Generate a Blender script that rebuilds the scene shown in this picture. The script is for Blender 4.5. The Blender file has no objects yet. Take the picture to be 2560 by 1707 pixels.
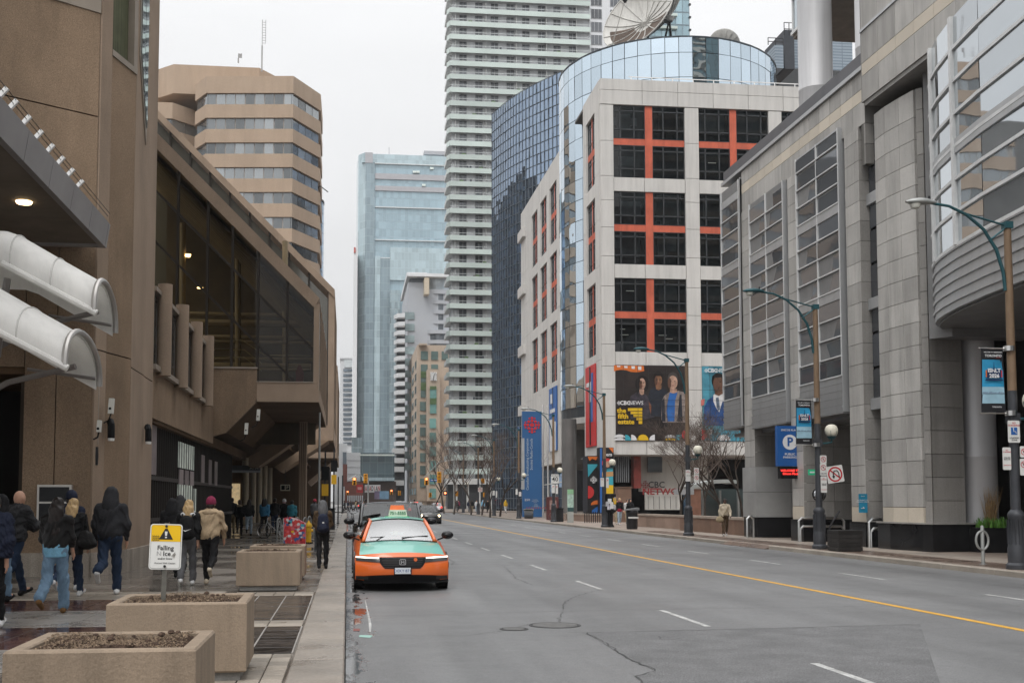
import bpy, bmesh, math, random
import numpy as np
from mathutils import Vector, Matrix
random.seed(7)
R = math.radians
SC = bpy.context.scene
COL = SC.collection
# ---------------------------------------------------------------- camera
EYE = 1.75
cam_d = bpy.data.cameras.new('camera'); CAM = bpy.data.objects.new('camera', cam_d); COL.objects.link(CAM)
CAM.location = (0, 0, EYE)
CAM.rotation_euler = (R(93.6), 0, R(-6.5))
cam_d.sensor_width = 36; cam_d.lens = 39.375
cam_d.shift_x = 0.0363; cam_d.shift_y = 0.0869
cam_d.clip_start = 0.1; cam_d.clip_end = 6000
SC.camera = CAM
# ---------------------------------------------------------------- overcast sky
W = bpy.data.worlds.new('World'); SC.world = W; W.use_nodes = True
nt = W.node_tree; nt.nodes.clear()
def wn(t, **k):
    n = nt.nodes.new(t)
    for a, b in k.items(): setattr(n, a, b)
    return n
SUN_EL, SUN_AZ = 52, 205      # degrees; azimuth clockwise from +Y: behind the camera, a little to the left
sky = wn('ShaderNodeTexSky', sky_type='NISHITA', sun_disc=False)
sky.sun_elevation = R(SUN_EL); sky.sun_rotation = R(SUN_AZ); sky.dust_density = 5.0; sky.air_density = 1.0
hs = wn('ShaderNodeHueSaturation'); hs.inputs['Saturation'].default_value = 0.12; hs.inputs['Value'].default_value = 0.03
nt.links.new(sky.outputs[0], hs.inputs['Color'])
tc = wn('ShaderNodeTexCoord'); sep = wn('ShaderNodeSeparateXYZ'); nt.links.new(tc.outputs['Generated'], sep.inputs[0])
zc = wn('ShaderNodeMath', operation='MAXIMUM'); nt.links.new(sep.outputs['Z'], zc.inputs[0]); zc.inputs[1].default_value = 0
z2 = wn('ShaderNodeMath', operation='POWER'); nt.links.new(zc.outputs[0], z2.inputs[0]); z2.inputs[1].default_value = 2.4
z3 = wn('ShaderNodeMath', operation='MULTIPLY_ADD'); nt.links.new(z2.outputs[0], z3.inputs[0]); z3.inputs[1].default_value = 2.0; z3.inputs[2].default_value = 0.66
cl = wn('ShaderNodeTexNoise'); cl.inputs['Scale'].default_value = 2.2; cl.inputs['Detail'].default_value = 5
mp = wn('ShaderNodeMapping'); mp.inputs['Scale'].default_value = (1, 1, 2.5); nt.links.new(tc.outputs['Generated'], mp.inputs[0]); nt.links.new(mp.outputs[0], cl.inputs['Vector'])
cr = wn('ShaderNodeMapRange'); nt.links.new(cl.outputs['Fac'], cr.inputs['Value'])
cr.inputs['From Min'].default_value = 0.3; cr.inputs['From Max'].default_value = 0.7; cr.inputs['To Min'].default_value = 0.90; cr.inputs['To Max'].default_value = 1.06
ml = wn('ShaderNodeMath', operation='MULTIPLY'); nt.links.new(z3.outputs[0], ml.inputs[0]); nt.links.new(cr.outputs[0], ml.inputs[1])
vm = wn('ShaderNodeVectorMath', operation='SCALE'); vm.inputs[0].default_value = (0.985, 0.99, 1.0); nt.links.new(ml.outputs[0], vm.inputs['Scale'])
ad = wn('ShaderNodeVectorMath', operation='ADD'); nt.links.new(vm.outputs[0], ad.inputs[0]); nt.links.new(hs.outputs[0], ad.inputs[1])
bg = wn('ShaderNodeBackground'); bg.inputs['Strength'].default_value = 1.0; nt.links.new(ad.outputs[0], bg.inputs['Color'])
wo = wn('ShaderNodeOutputWorld'); nt.links.new(bg.outputs[0], wo.inputs['Surface'])
sun_d = bpy.data.lights.new('sun', 'SUN'); SUN = bpy.data.objects.new('sun', sun_d); COL.objects.link(SUN)
sun_d.energy = 1.0; sun_d.angle = R(25); sun_d.color = (1.0, 0.97, 0.93)
SUN.rotation_euler = (R(90 - SUN_EL), 0, R(180 - SUN_AZ))
SUN.location = (-10, -20, 60)
# ---------------------------------------------------------------- view
vs = SC.view_settings
vs.view_transform = 'Standard'; vs.look = 'None'; vs.exposure = 0.04; vs.gamma = 1.0; vs.use_curve_mapping = False
SC.cycles.use_denoising = True
SC.cycles.max_bounces = 6; SC.cycles.transparent_max_bounces = 10
SC.cycles.diffuse_bounces = 2; SC.cycles.glossy_bounces = 3
SC.cycles.caustics_reflective = False; SC.cycles.caustics_refractive = False
# ---------------------------------------------------------------- survey: a point of the place from its bearing in the photograph (2560 x 1707) and one known coordinate
_th, _pi = R(6.5), R(3.6)
_f = np.array([math.sin(_th) * math.cos(_pi), math.cos(_th) * math.cos(_pi), math.sin(_pi)])
_u = np.array([-math.sin(_th) * math.sin(_pi), -math.cos(_th) * math.sin(_pi), math.cos(_pi)])
_r = np.array([math.cos(_th), -math.sin(_th), 0.0])
def at(px, py, X=None, Y=None, Z=None):
    d = _f + _r * (px - 1187) / 2800 + _u * (1076 - py) / 2800
    t = X / d[0] if X is not None else Y / d[1] if Y is not None else (Z - EYE) / d[2]
    return (float(d[0] * t), float(d[1] * t), float(EYE + d[2] * t))
def gz(px, py): return at(px, py, Z=0.12)[:2]
# ---------------------------------------------------------------- mesh helpers
def wl(o):
    v = Vector((0, 0, 0))
    while o is not None: v = v + o.location; o = o.parent
    return v
class MB:
    def __init__(s): s.v = []; s.f = []; s.mi = []; s.m = 0
    def add(s, vs, fs):
        b = len(s.v); s.v.extend([tuple(map(float, p)) for p in vs])
        for f in fs: s.f.append([b + i for i in f]); s.mi.append(s.m)
        return s
    def box(s, x0, x1, y0, y1, z0, z1):
        return s.add([(x0,y0,z0),(x1,y0,z0),(x1,y1,z0),(x0,y1,z0),(x0,y0,z1),(x1,y0,z1),(x1,y1,z1),(x0,y1,z1)],
                     [(3,2,1,0),(4,5,6,7),(0,1,5,4),(1,2,6,5),(2,3,7,6),(3,0,4,7)])
    def bbox(s, x0, x1, y0, y1, z0, z1, b=0.01):      # box with chamfered upright and top edges
        p = [(x0+b,y0),(x1-b,y0),(x1,y0+b),(x1,y1-b),(x1-b,y1),(x0+b,y1),(x0,y1-b),(x0,y0+b)]
        q = [(min(max(x,x0+b),x1-b), min(max(y,y0+b),y1-b)) for x, y in p]
        n = 8; vs = [(x,y,z0) for x,y in p] + [(x,y,z1-b) for x,y in p] + [(x,y,z1) for x,y in q]
        fs = [tuple(range(n-1,-1,-1)), tuple(range(2*n,3*n))]
        for k in (0, n):
            for i in range(n): fs.append((k+i, k+(i+1)%n, k+n+(i+1)%n, k+n+i))
        return s.add(vs, fs)
    def poly(s, pts): return s.add(pts, [tuple(range(len(pts)))])
    def prism(s, pts, ax, a, b):                        # polygon in the plane across axis ax, pushed from a to b
        def P(p, t): return (t,p[0],p[1]) if ax == 'x' else (p[0],t,p[1]) if ax == 'y' else (p[0],p[1],t)
        n = len(pts); vs = [P(p,a) for p in pts] + [P(p,b) for p in pts]
        fs = [tuple(range(n-1,-1,-1)), tuple(range(n,2*n))] + [(i,(i+1)%n,n+(i+1)%n,n+i) for i in range(n)]
        return s.add(vs, fs)
    def tube(s, pts, r, n=6, cap=True):
        pts = [Vector(p) for p in pts]; m = len(pts)
        rs = r if isinstance(r, (list, tuple)) else [r]*m
        b = len(s.v); up = None
        for i, p in enumerate(pts):
            d = (pts[min(i+1,m-1)] - pts[max(i-1,0)])
            if d.length < 1e-9: d = Vector((0,0,1))
            d.normalize()
            if up is None: up = Vector((0,0,1)) if abs(d.z) < .9 else Vector((1,0,0))
            a = d.cross(up)
            if a.length < 1e-4: a = d.cross(Vector((1,0.3,0)))
            a.normalize(); c = a.cross(d).normalized(); up = c
            for k in range(n):
                t = 2*math.pi*k/n
                s.v.append(tuple(p + (a*math.cos(t) + c*math.sin(t))*rs[i]))
        for i in range(m-1):
            for k in range(n):
                s.f.append([b+i*n+k, b+i*n+(k+1)%n, b+(i+1)*n+(k+1)%n, b+(i+1)*n+k]); s.mi.append(s.m)
        if cap:
            s.f.append([b+k for k in range(n-1,-1,-1)]); s.f.append([b+(m-1)*n+k for k in range(n)]); s.mi += [s.m]*2
        return s
    def bar(s, p, q, w, h=None):                        # rectangular bar from p to q
        p, q = Vector(p), Vector(q); d = (q-p).normalized(); h = h or w
        up = Vector((0,0,1)) if abs(d.z) < .95 else Vector((0,1,0))
        a = d.cross(up).normalized()*w/2; c = a.cross(d).normalized()*h/2
        vs = [p-a-c,p+a-c,p+a+c,p-a+c,q-a-c,q+a-c,q+a+c,q-a+c]
        return s.add(vs, [(0,1,2,3),(7,6,5,4),(1,0,4,5),(2,1,5,6),(3,2,6,7),(0,3,7,4)])
    def lathe(s, prof, c=(0,0,0), n=16, ax='z'):
        b = len(s.v); m = len(prof)
        for r, z in prof:
            for k in range(n):
                t = 2*math.pi*k/n; x, y = r*math.cos(t), r*math.sin(t)
                p = (x,y,z) if ax == 'z' else (z,x,y) if ax == 'x' else (x,z,y)
                s.v.append((c[0]+p[0], c[1]+p[1], c[2]+p[2]))
        for i in range(m-1):
            for k in range(n): s.f.append([b+i*n+k, b+i*n+(k+1)%n, b+(i+1)*n+(k+1)%n, b+(i+1)*n+k]); s.mi.append(s.m)
        s.f.append([b+k for k in range(n-1,-1,-1)]); s.f.append([b+(m-1)*n+k for k in range(n)]); s.mi += [s.m]*2
        return s
    def grid(s, P):                                      # P[i][j] points
        b = len(s.v); n = len(P[0])
        for row in P: s.v.extend([tuple(p) for p in row])
        for i in range(len(P)-1):
            for j in range(n-1): s.f.append([b+i*n+j, b+i*n+j+1, b+(i+1)*n+j+1, b+(i+1)*n+j]); s.mi.append(s.m)
        return s
    def disc(s, c, r, n=20, ax='y', rz=None):
        pts = []
        for k in range(n):
            t = 2*math.pi*k/n; a, b = r*math.cos(t), (rz or r)*math.sin(t)
            pts.append((c[0]+a,c[1],c[2]+b) if ax == 'y' else (c[0]+a,c[1]+b,c[2]) if ax == 'z' else (c[0],c[1]+a,c[2]+b))
        return s.poly(pts)
    def mesh(s, name='m', smooth=False, fix=True):
        me = bpy.data.meshes.new(name); me.from_pydata(s.v, [], s.f)
        if any(s.mi): me.polygons.foreach_set('material_index', s.mi)
        if fix:
            bm = bmesh.new(); bm.from_mesh(me); bmesh.ops.recalc_face_normals(bm, faces=bm.faces); bm.to_mesh(me); bm.free()
        if smooth:
            me.polygons.foreach_set('use_smooth', [True]*len(me.polygons))
            if smooth != 'all': me.set_sharp_from_angle(angle=R(38))
        return me
    def build(s, name, mat, parent=None, smooth=False, local=False, fix=True):
        return put(s.mesh(name, smooth, fix), name, mat, parent, local=local)
def put(me, name, mat, parent=None, loc=(0,0,0), rot=None, scale=None, local=False):
    o = bpy.data.objects.new(name, me); COL.objects.link(o)
    if mat is not None and hasattr(me, 'materials') and len(me.materials) == 0:
        for m in (mat if isinstance(mat, (list, tuple)) else [mat]): me.materials.append(m)
    loc = Vector(loc)
    if parent is not None:
        o.parent = parent
        if not local: loc = loc - wl(parent)
    o.location = loc
    if rot: o.rotation_euler = rot
    if scale: o.scale = scale
    return o
def tag(o, label, cat, group=None, kind=None):
    o['label'] = label; o['category'] = cat
    if group: o['group'] = group
    if kind: o['kind'] = kind
    return o
def thing(name, label, cat, loc=(0,0,0), rz=0, group=None):
    o = bpy.data.objects.new(name, None); COL.objects.link(o); o.empty_display_size = 0.3
    o.location = loc; o.rotation_euler = (0,0,rz)
    return tag(o, label, cat, group)
def struct(o): o['kind'] = 'structure'; return o
def stuff(o): o['kind'] = 'stuff'; return o
def copy_tree(o, parent=None):
    c = o.copy(); COL.objects.link(c); c.parent = parent
    for ch in o.children: copy_tree(ch, c)
    return c
def text(s, name, mat, parent, loc, size, rot=(R(90),0,0), align='CENTER', local=False, bold=0.0, ext=0.002, xs=1.0, shear=0):
    cu = bpy.data.curves.new(name, 'FONT'); cu.body = s; cu.size = size; cu.align_x = align; cu.align_y = 'CENTER'
    cu.extrude = ext; cu.offset = bold*size; cu.resolution_u = 2; cu.shear = shear
    tmp = bpy.data.objects.new(name, cu); me = bpy.data.meshes.new_from_object(tmp); bpy.data.objects.remove(tmp); bpy.data.curves.remove(cu)
    me.name = name; me.materials.clear()
    return put(me, name, mat, parent, loc, rot, (xs,1,1), local)
# ---------------------------------------------------------------- materials
_MC = {}
def M(name, col, rough=0.6, metal=0.0, var=0.12, scale=1.5, bump=0.0, bscale=30, grain=0.0, gscale=60, streak=0.0, rnd=0.0, spec=0.3, rvar=0.0, emit=None, es=1.0, coat=0.0, streak_s=(1.2,1.2,0.06)):
    if name in _MC: return _MC[name]
    m = bpy.data.materials.new(name); m.use_nodes = True; n = m.node_tree.nodes; l = m.node_tree.links
    b = n['Principled BSDF']; b.inputs['Roughness'].default_value = rough; b.inputs['Metallic'].default_value = metal
    b.inputs['Specular IOR Level'].default_value = spec
    if coat: b.inputs['Coat Weight'].default_value = coat; b.inputs['Coat Roughness'].default_value = 0.05
    g = n.new('ShaderNodeNewGeometry')
    def noise(sc, det=4, vec=None, ro=0.6):
        t = n.new('ShaderNodeTexNoise'); t.inputs['Scale'].default_value = sc; t.inputs['Detail'].default_value = det; t.inputs['Roughness'].default_value = ro
        l.new(vec or g.outputs['Position'], t.inputs['Vector']); return t.outputs['Fac']
    def mr(v, a, c, f0=0.3, f1=0.7):
        t = n.new('ShaderNodeMapRange'); l.new(v, t.inputs['Value'])
        t.inputs['From Min'].default_value = f0; t.inputs['From Max'].default_value = f1; t.inputs['To Min'].default_value = a; t.inputs['To Max'].default_value = c
        return t.outputs[0]
    def mul(a, c):
        t = n.new('ShaderNodeMath'); t.operation = 'MULTIPLY'; l.new(a, t.inputs[0]); l.new(c, t.inputs[1]); return t.outputs[0]
    fac = mr(noise(scale), 1-var, 1+var)
    if grain: fac = mul(fac, mr(noise(gscale, 2), 1-grain, 1+grain))
    if streak:
        mp = n.new('ShaderNodeMapping'); mp.inputs['Scale'].default_value = streak_s; l.new(g.outputs['Position'], mp.inputs[0])
        fac = mul(fac, mr(noise(2.2, 5, mp.outputs[0], 0.7), 1-streak, 1.0, 0.32, 0.56))
    if rnd:
        oi = n.new('ShaderNodeObjectInfo'); fac = mul(fac, mr(oi.outputs['Random'], 1-rnd, 1+rnd, 0, 1))
    v = n.new('ShaderNodeVectorMath'); v.operation = 'SCALE'; v.inputs[0].default_value = col[:3]; l.new(fac, v.inputs['Scale'])
    l.new(v.outputs[0], b.inputs['Base Color'])
    if rvar: l.new(mr(noise(scale*1.7, 5), max(0.02, rough-rvar), min(1, rough+rvar)), b.inputs['Roughness'])
    if bump:
        bp = n.new('ShaderNodeBump'); bp.inputs['Strength'].default_value = bump; bp.inputs['Distance'].default_value = 0.02
        l.new(noise(bscale, 5), bp.inputs['Height']); l.new(bp.outputs[0], b.inputs['Normal'])
    if emit:
        b.inputs['Emission Color'].default_value = (*emit, 1); b.inputs['Emission Strength'].default_value = es
    _MC[name] = m; return m
def S(c):                                                # sRGB 0-255 to linear
    return tuple(((x/255)/12.92 if x/255 < 0.04045 else (((x/255)+0.055)/1.055)**2.4) for x in c)
def glassy(name, tint, refl=1.0, rough=0.02, wave=0.0, wscale=0.5, tr=0.75):      # see-through pane: tinted transparency under a fresnel gloss
    if name in _MC: return _MC[name]
    m = bpy.data.materials.new(name); m.use_nodes = True; n = m.node_tree.nodes; l = m.node_tree.links; n.clear()
    o = n.new('ShaderNodeOutputMaterial'); t = n.new('ShaderNodeBsdfTransparent'); t.inputs[0].default_value = (*[c*tr for c in tint], 1)
    g = n.new('ShaderNodeBsdfGlossy'); g.inputs['Roughness'].default_value = rough; g.inputs[0].default_value = (refl,refl,refl,1)
    fr = n.new('ShaderNodeFresnel'); fr.inputs[0].default_value = 1.6
    mx = n.new('ShaderNodeMixShader'); l.new(fr.outputs[0], mx.inputs[0]); l.new(t.outputs[0], mx.inputs[1]); l.new(g.outputs[0], mx.inputs[2]); l.new(mx.outputs[0], o.inputs[0])
    _MC[name] = m; return m
def mirror(name, col, rough=0.03, wave=0.02, wscale=0.35, rnd=0.1, metal=1.0, tilt=0.0):        # reflective curtain-wall glass, slightly rippled
    if name in _MC: return _MC[name]
    m = bpy.data.materials.new(name); m.use_nodes = True; n = m.node_tree.nodes; l = m.node_tree.links
    b = n['Principled BSDF']; b.inputs['Metallic'].default_value = metal; b.inputs['Roughness'].default_value = rough; b.inputs['Specular IOR Level'].default_value = 0.9
    g = n.new('ShaderNodeNewGeometry'); t = n.new('ShaderNodeTexNoise'); t.inputs['Scale'].default_value = wscale; t.inputs['Detail'].default_value = 1.5; l.new(g.outputs['Position'], t.inputs['Vector'])
    bp = n.new('ShaderNodeBump'); bp.inputs['Strength'].default_value = 1.0; bp.inputs['Distance'].default_value = wave; l.new(t.outputs['Fac'], bp.inputs['Height']); l.new(bp.outputs[0], b.inputs['Normal'])
    oi = n.new('ShaderNodeObjectInfo'); r_ = n.new('ShaderNodeMapRange'); l.new(oi.outputs['Random'], r_.inputs['Value']); r_.inputs['To Min'].default_value = 1-rnd; r_.inputs['To Max'].default_value = 1+rnd*.5
    v = n.new('ShaderNodeVectorMath'); v.operation = 'SCALE'; v.inputs[0].default_value = col; l.new(r_.outputs[0], v.inputs['Scale']); l.new(v.outputs[0], b.inputs['Base Color'])
    _MC[name] = m; return m
def gridwall(name, glass, line, du, dz, tu=0.06, tz=0.08, var=0.35, rough=0.12, metal=0.5, ang=0.0):   # far curtain wall: panes too small to pick apart
    if name in _MC: return _MC[name]
    m = bpy.data.materials.new(name); m.use_nodes = True; n = m.node_tree.nodes; l = m.node_tree.links
    b = n['Principled BSDF']; b.inputs['Roughness'].default_value = rough
    g = n.new('ShaderNodeNewGeometry'); s = n.new('ShaderNodeSeparateXYZ'); l.new(g.outputs['Position'], s.inputs[0])
    def mt(op, a, c=None):
        t = n.new('ShaderNodeMath'); t.operation = op
        for i, q in enumerate((a, c)):
            if q is None: continue
            if isinstance(q, (int, float)): t.inputs[i].default_value = q
            else: l.new(q, t.inputs[i])
        return t.outputs[0]
    u = mt('ADD', mt('MULTIPLY', s.outputs['X'], math.cos(ang)), mt('MULTIPLY', s.outputs['Y'], math.sin(ang)))
    uu = mt('DIVIDE', u, du); zz = mt('DIVIDE', s.outputs['Z'], dz)
    ln = mt('MAXIMUM', mt('LESS_THAN', mt('FRACT', uu), tu), mt('LESS_THAN', mt('FRACT', zz), tz))
    cb = n.new('ShaderNodeCombineXYZ'); l.new(mt('FLOOR', uu), cb.inputs[0]); l.new(mt('FLOOR', zz), cb.inputs[1])
    wnn = n.new('ShaderNodeTexWhiteNoise'); wnn.noise_dimensions = '2D'; l.new(cb.outputs[0], wnn.inputs['Vector'])
    nz = n.new('ShaderNodeTexNoise'); nz.inputs['Scale'].default_value = 0.06; nz.inputs['Detail'].default_value = 3; l.new(g.outputs['Position'], nz.inputs['Vector'])
    f = mt('ADD', mt('MULTIPLY', wnn.outputs['Value'], var), mt('MULTIPLY', nz.outputs['Fac'], var))
    f = mt('ADD', f, 1 - var)
    v = n.new('ShaderNodeVectorMath'); v.operation = 'SCALE'; v.inputs[0].default_value = glass; l.new(f, v.inputs['Scale'])
    mx = n.new('ShaderNodeMix'); mx.data_type = 'RGBA'; l.new(ln, mx.inputs['Factor']); l.new(v.outputs[0], mx.inputs['A']); mx.inputs['B'].default_value = (*line, 1)
    l.new(mx.outputs['Result'], b.inputs['Base Color'])
    l.new(mt('MULTIPLY', mt('SUBTRACT', 1.0, ln), metal), b.inputs['Metallic'])
    _MC[name] = m; return m
CONC = M('aggregate_concrete', (0.255, 0.182, 0.124), 0.9, spec=.15, var=0.24, scale=0.28, grain=0.28, gscale=55, streak=0.2, bump=0.6, bscale=45, streak_s=(.45,.45,.1))
CONC2 = M('smooth_concrete', (0.32, 0.24, 0.178), 0.85, spec=.2, var=0.1, scale=0.6, grain=0.14, gscale=50, streak=0.16, bump=0.2, streak_s=(.5,.5,.08))
CONCD = M('shaded_soffit_concrete', (0.11, 0.07, 0.042), 0.9, spec=.1, var=0.2, scale=0.5, grain=0.2, gscale=40, streak=0.2)  # concrete under the overhang; its deep shade is put into the colour
PALE = M('pale_precast', (0.60, 0.585, 0.56), 0.8, var=0.05, scale=0.3, grain=0.05, gscale=20, streak=0.16, streak_s=(0.8,0.8,0.05))
DARKMETAL = M('dark_metal', (0.022, 0.022, 0.024), 0.5, 0.3, var=0.2)
BLACK = M('black_matte', (0.010, 0.010, 0.011), 0.7, spec=.12)
WHITE = M('white_paint', (0.78, 0.78, 0.77), 0.5, var=0.05)
STEEL = M('brushed_steel', (0.55, 0.55, 0.54), 0.3, 1.0, var=0.1)
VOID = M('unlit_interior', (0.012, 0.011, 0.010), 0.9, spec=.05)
# ================================================================ ground, road, pavements
def road_material():
    m = bpy.data.materials.new('wet_asphalt'); m.use_nodes = True; n = m.node_tree.nodes; l = m.node_tree.links; b = n['Principled BSDF']
    g = n.new('ShaderNodeNewGeometry'); s = n.new('ShaderNodeSeparateXYZ'); l.new(g.outputs['Position'], s.inputs[0])
    def noise(sc, det=4, vec=None, ro=.6):
        t = n.new('ShaderNodeTexNoise'); t.inputs['Scale'].default_value = sc; t.inputs['Detail'].default_value = det; t.inputs['Roughness'].default_value = ro
        l.new(vec or g.outputs['Position'], t.inputs['Vector']); return t.outputs['Fac']
    def mr(v, f0, f1, a, c):
        t = n.new('ShaderNodeMapRange'); l.new(v, t.inputs['Value'])
        for k, q in zip(('From Min','From Max','To Min','To Max'), (f0,f1,a,c)): t.inputs[k].default_value = q
        return t.outputs[0]
    def mt(op, a, c):
        t = n.new('ShaderNodeMath'); t.operation = op
        for i, q in enumerate((a, c)):
            if isinstance(q, (int, float)): t.inputs[i].default_value = q
            else: l.new(q, t.inputs[i])
        return t.outputs[0]
    mp = n.new('ShaderNodeMapping'); mp.inputs['Scale'].default_value = (1, 0.06, 1); l.new(g.outputs['Position'], mp.inputs[0])
    lane = mr(noise(0.55, 3, mp.outputs[0]), .3, .7, .68, 1.2)             # worn wheel tracks along the lanes
    big = mt('MULTIPLY', mr(noise(0.25, 5), .3, .7, .86, 1.1), mr(noise(0.9, 6, None, .75), .28, .45, .8, 1.0))
    gr = mt('MULTIPLY', mr(noise(60, 3), .3, .7, .6, 1.4), mr(noise(14, 4), .3, .7, .86, 1.14))
    fac = mt('MULTIPLY', mt('MULTIPLY', lane, big), gr)
    # gutter: puddles and grit by the kerb
    edge = mr(s.outputs['X'], 0.0, 0.75, 1.0, 0.0)
    mp2 = n.new('ShaderNodeMapping'); mp2.inputs['Scale'].default_value = (2.2, 0.7, 1); l.new(g.outputs['Position'], mp2.inputs[0])
    pud = mr(mt('ADD', mt('MULTIPLY', edge, .31), noise(1.1, 5, mp2.outputs[0], .65)), .72, .80, 0, 1)
    dark = mt('SUBTRACT', 1.0, mt('MULTIPLY', pud, .55))
    fac = mt('MULTIPLY', fac, dark)
    v = n.new('ShaderNodeVectorMath'); v.operation = 'SCALE'; v.inputs[0].default_value = (0.155, 0.155, 0.157); l.new(fac, v.inputs['Scale']); l.new(v.outputs[0], b.inputs['Base Color'])
    wet = mr(noise(0.33, 4), .35, .65, .40, .62)
    l.new(mt('MULTIPLY', wet, mt('SUBTRACT', 1.0, mt('MULTIPLY', pud, .88))), b.inputs['Roughness'])
    bp = n.new('ShaderNodeBump'); bp.inputs['Distance'].default_value = .006; l.new(mt('SUBTRACT', 0.8, mt('MULTIPLY', pud, .78)), bp.inputs['Strength'])
    l.new(noise(70, 3), bp.inputs['Height']); l.new(bp.outputs[0], b.inputs['Normal'])
    return m
def brick_material(name, c1, c2, mortar, w, h, rough, rvar=0.2, rot=0.0, ms=0.012):
    m = bpy.data.materials.new(name); m.use_nodes = True; n = m.node_tree.nodes; l = m.node_tree.links; b = n['Principled BSDF']
    g = n.new('ShaderNodeNewGeometry'); mp = n.new('ShaderNodeMapping'); mp.inputs['Rotation'].default_value = (0,0,rot); l.new(g.outputs['Position'], mp.inputs[0])
    t = n.new('ShaderNodeTexBrick'); l.new(mp.outputs[0], t.inputs['Vector']); t.inputs['Scale'].default_value = 1
    t.inputs['Color1'].default_value = (*c1,1); t.inputs['Color2'].default_value = (*c2,1); t.inputs['Mortar'].default_value = (*mortar,1)
    t.inputs['Brick Width'].default_value = w; t.inputs['Row Height'].default_value = h; t.inputs['Mortar Size'].default_value = ms
    z = n.new('ShaderNodeTexNoise'); z.inputs['Scale'].default_value = .5; z.inputs['Detail'].default_value = 5; l.new(g.outputs['Position'], z.inputs['Vector'])
    r1 = n.new('ShaderNodeMapRange'); l.new(z.outputs['Fac'], r1.inputs['Value']); r1.inputs['From Min'].default_value=.3; r1.inputs['From Max'].default_value=.7; r1.inputs['To Min'].default_value=.7; r1.inputs['To Max'].default_value=1.2
    v = n.new('ShaderNodeVectorMath'); v.operation='SCALE'; l.new(t.outputs['Color'], v.inputs[0]); l.new(r1.outputs[0], v.inputs['Scale']); l.new(v.outputs[0], b.inputs['Base Color'])
    r2 = n.new('ShaderNodeMapRange'); l.new(z.outputs['Fac'], r2.inputs['Value']); r2.inputs['From Min'].default_value=.35; r2.inputs['From Max'].default_value=.65; r2.inputs['To Min'].default_value=max(.05,rough-rvar); r2.inputs['To Max'].default_value=min(1,rough+rvar); l.new(r2.outputs[0], b.inputs['Roughness'])
    bp = n.new('ShaderNodeBump'); bp.inputs['Distance'].default_value=.006; bp.inputs['Strength'].default_value=.5; bp.invert = True; l.new(t.outputs['Fac'], bp.inputs['Height']); l.new(bp.outputs[0], b.inputs['Normal'])
    return m
KX = 15.3                                   # right kerb face
GROUND = M('dull_ground', (0.12,0.115,0.11), .8, scale=.2)
struct(MB().poly([(-3000,-200,-.03),(3000,-200,-.03),(3000,5000,-.03),(-3000,5000,-.03)]).build('ground', GROUND))
road = struct(MB().poly([(0,-12,0),(KX,-12,0),(KX,700,0),(0,700,0)]).build('road', road_material()))
cross = struct(MB().poly([(-120,158,.003),(0,158,.003),(0,172,.003),(-120,172,.003)]).poly([(KX,158,.003),(160,158,.003),(160,172,.003),(KX,172,.003)]).build('cross_street', GROUND))
# road paint
PAINTW = M('worn_white_paint', (0.40,0.40,0.39), .5, var=.45, scale=3, grain=.35, gscale=25)
PAINTY = M('worn_yellow_paint', (0.62,0.34,0.05), .5, var=.15, scale=2, grain=.2, gscale=25)
mk = MB()
for y0 in np.arange(8, 150, 4.0):
    for dx in (0.0,):
        mk.box(9.06, 9.19, y0, y0+4.0, .001, .005)
mk.build('centre_line', PAINTY, road)
dash = MB().box(-.045,.045,0,2.35,.001,.005).mesh('lane_dash')
for y in [9.4,15.35,22.0,28.2,34.0,39.6,45.3,51.3,57.3,63.3,69.3,75.3,81.3]: put(dash, 'lane_dash', PAINTW, road, (5.03,y,0))
for y in [11.5,17.6,23.95,30.1,36.2,42.3,48.4,54.5,60.6,66.7,72.8,79]: put(dash, 'lane_dash', PAINTW, road, (11.95,y,0))
# asphalt patch, seams and cracks
PATCH = M('asphalt_patch', (0.138,0.138,0.14), .6, var=.2, scale=2, grain=.5, gscale=60, bump=.8, bscale=60)
pa = [at(x,y,Z=0)[:2] for x,y in [(1466,1581),(2300,1560),(2350,1707),(1605,1707),(1590,1690),(1640,1676),(1560,1640)]]
MB().poly([(x,y,.004) for x,y in pa]).build('asphalt_patch', PATCH, road)
CRACK = M('crack_dark', (0.06,0.06,0.06), .8, var=.2)
def crack(pts, w=.018, wob=.05):
    P = [Vector(at(x,y,Z=0)) for x,y in pts]; Q = []
    for a, b in zip(P, P[1:]):
        k = max(2, int((b-a).length/.12))
        for i in range(k):
            p = a.lerp(b, i/k); Q.append(p + Vector((random.uniform(-wob,wob)*.6, random.uniform(-wob,wob), 0)))
    Q.append(P[-1]); mb = MB(); L = []; Rr = []
    for i, p in enumerate(Q):
        d = (Q[min(i+1,len(Q)-1)]-Q[max(i-1,0)]).normalized(); nn = Vector((-d.y,d.x,0))*w*random.uniform(.15,.5)
        L.append((p.x+nn.x,p.y+nn.y,.0055)); Rr.append((p.x-nn.x,p.y-nn.y,.0055))
    return mb.grid([L,Rr]).build('crack', CRACK, road)
crack([(1260,1414),(1290,1445),(1330,1462),(1370,1466)])
crack([(1500,1473),(1440,1490),(1412,1505),(1408,1522)]); crack([(1406,1530),(1395,1548),(1400,1560)])
crack([(950,1590),(1180,1588),(1275,1574),(1320,1560)], .014); crack([(930,1540),(1300,1530),(1700,1522),(2400,1512)], .012, .03)
crack([(1415,1580),(1466,1581),(1700,1576),(2300,1560)], .022, .03); crack([(1466,1581),(1520,1610),(1560,1640),(1640,1676),(1590,1690),(1605,1707)], .03, .04)
crack([(1120,1395),(1135,1405),(1128,1412)], .02); crack([(1410,1360),(1560,1358),(1640,1352)], .02); crack([(1085,1412),(1260,1414)], .012)
crack([(1640,1590),(1655,1600),(1700,1596)], .02)
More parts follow.
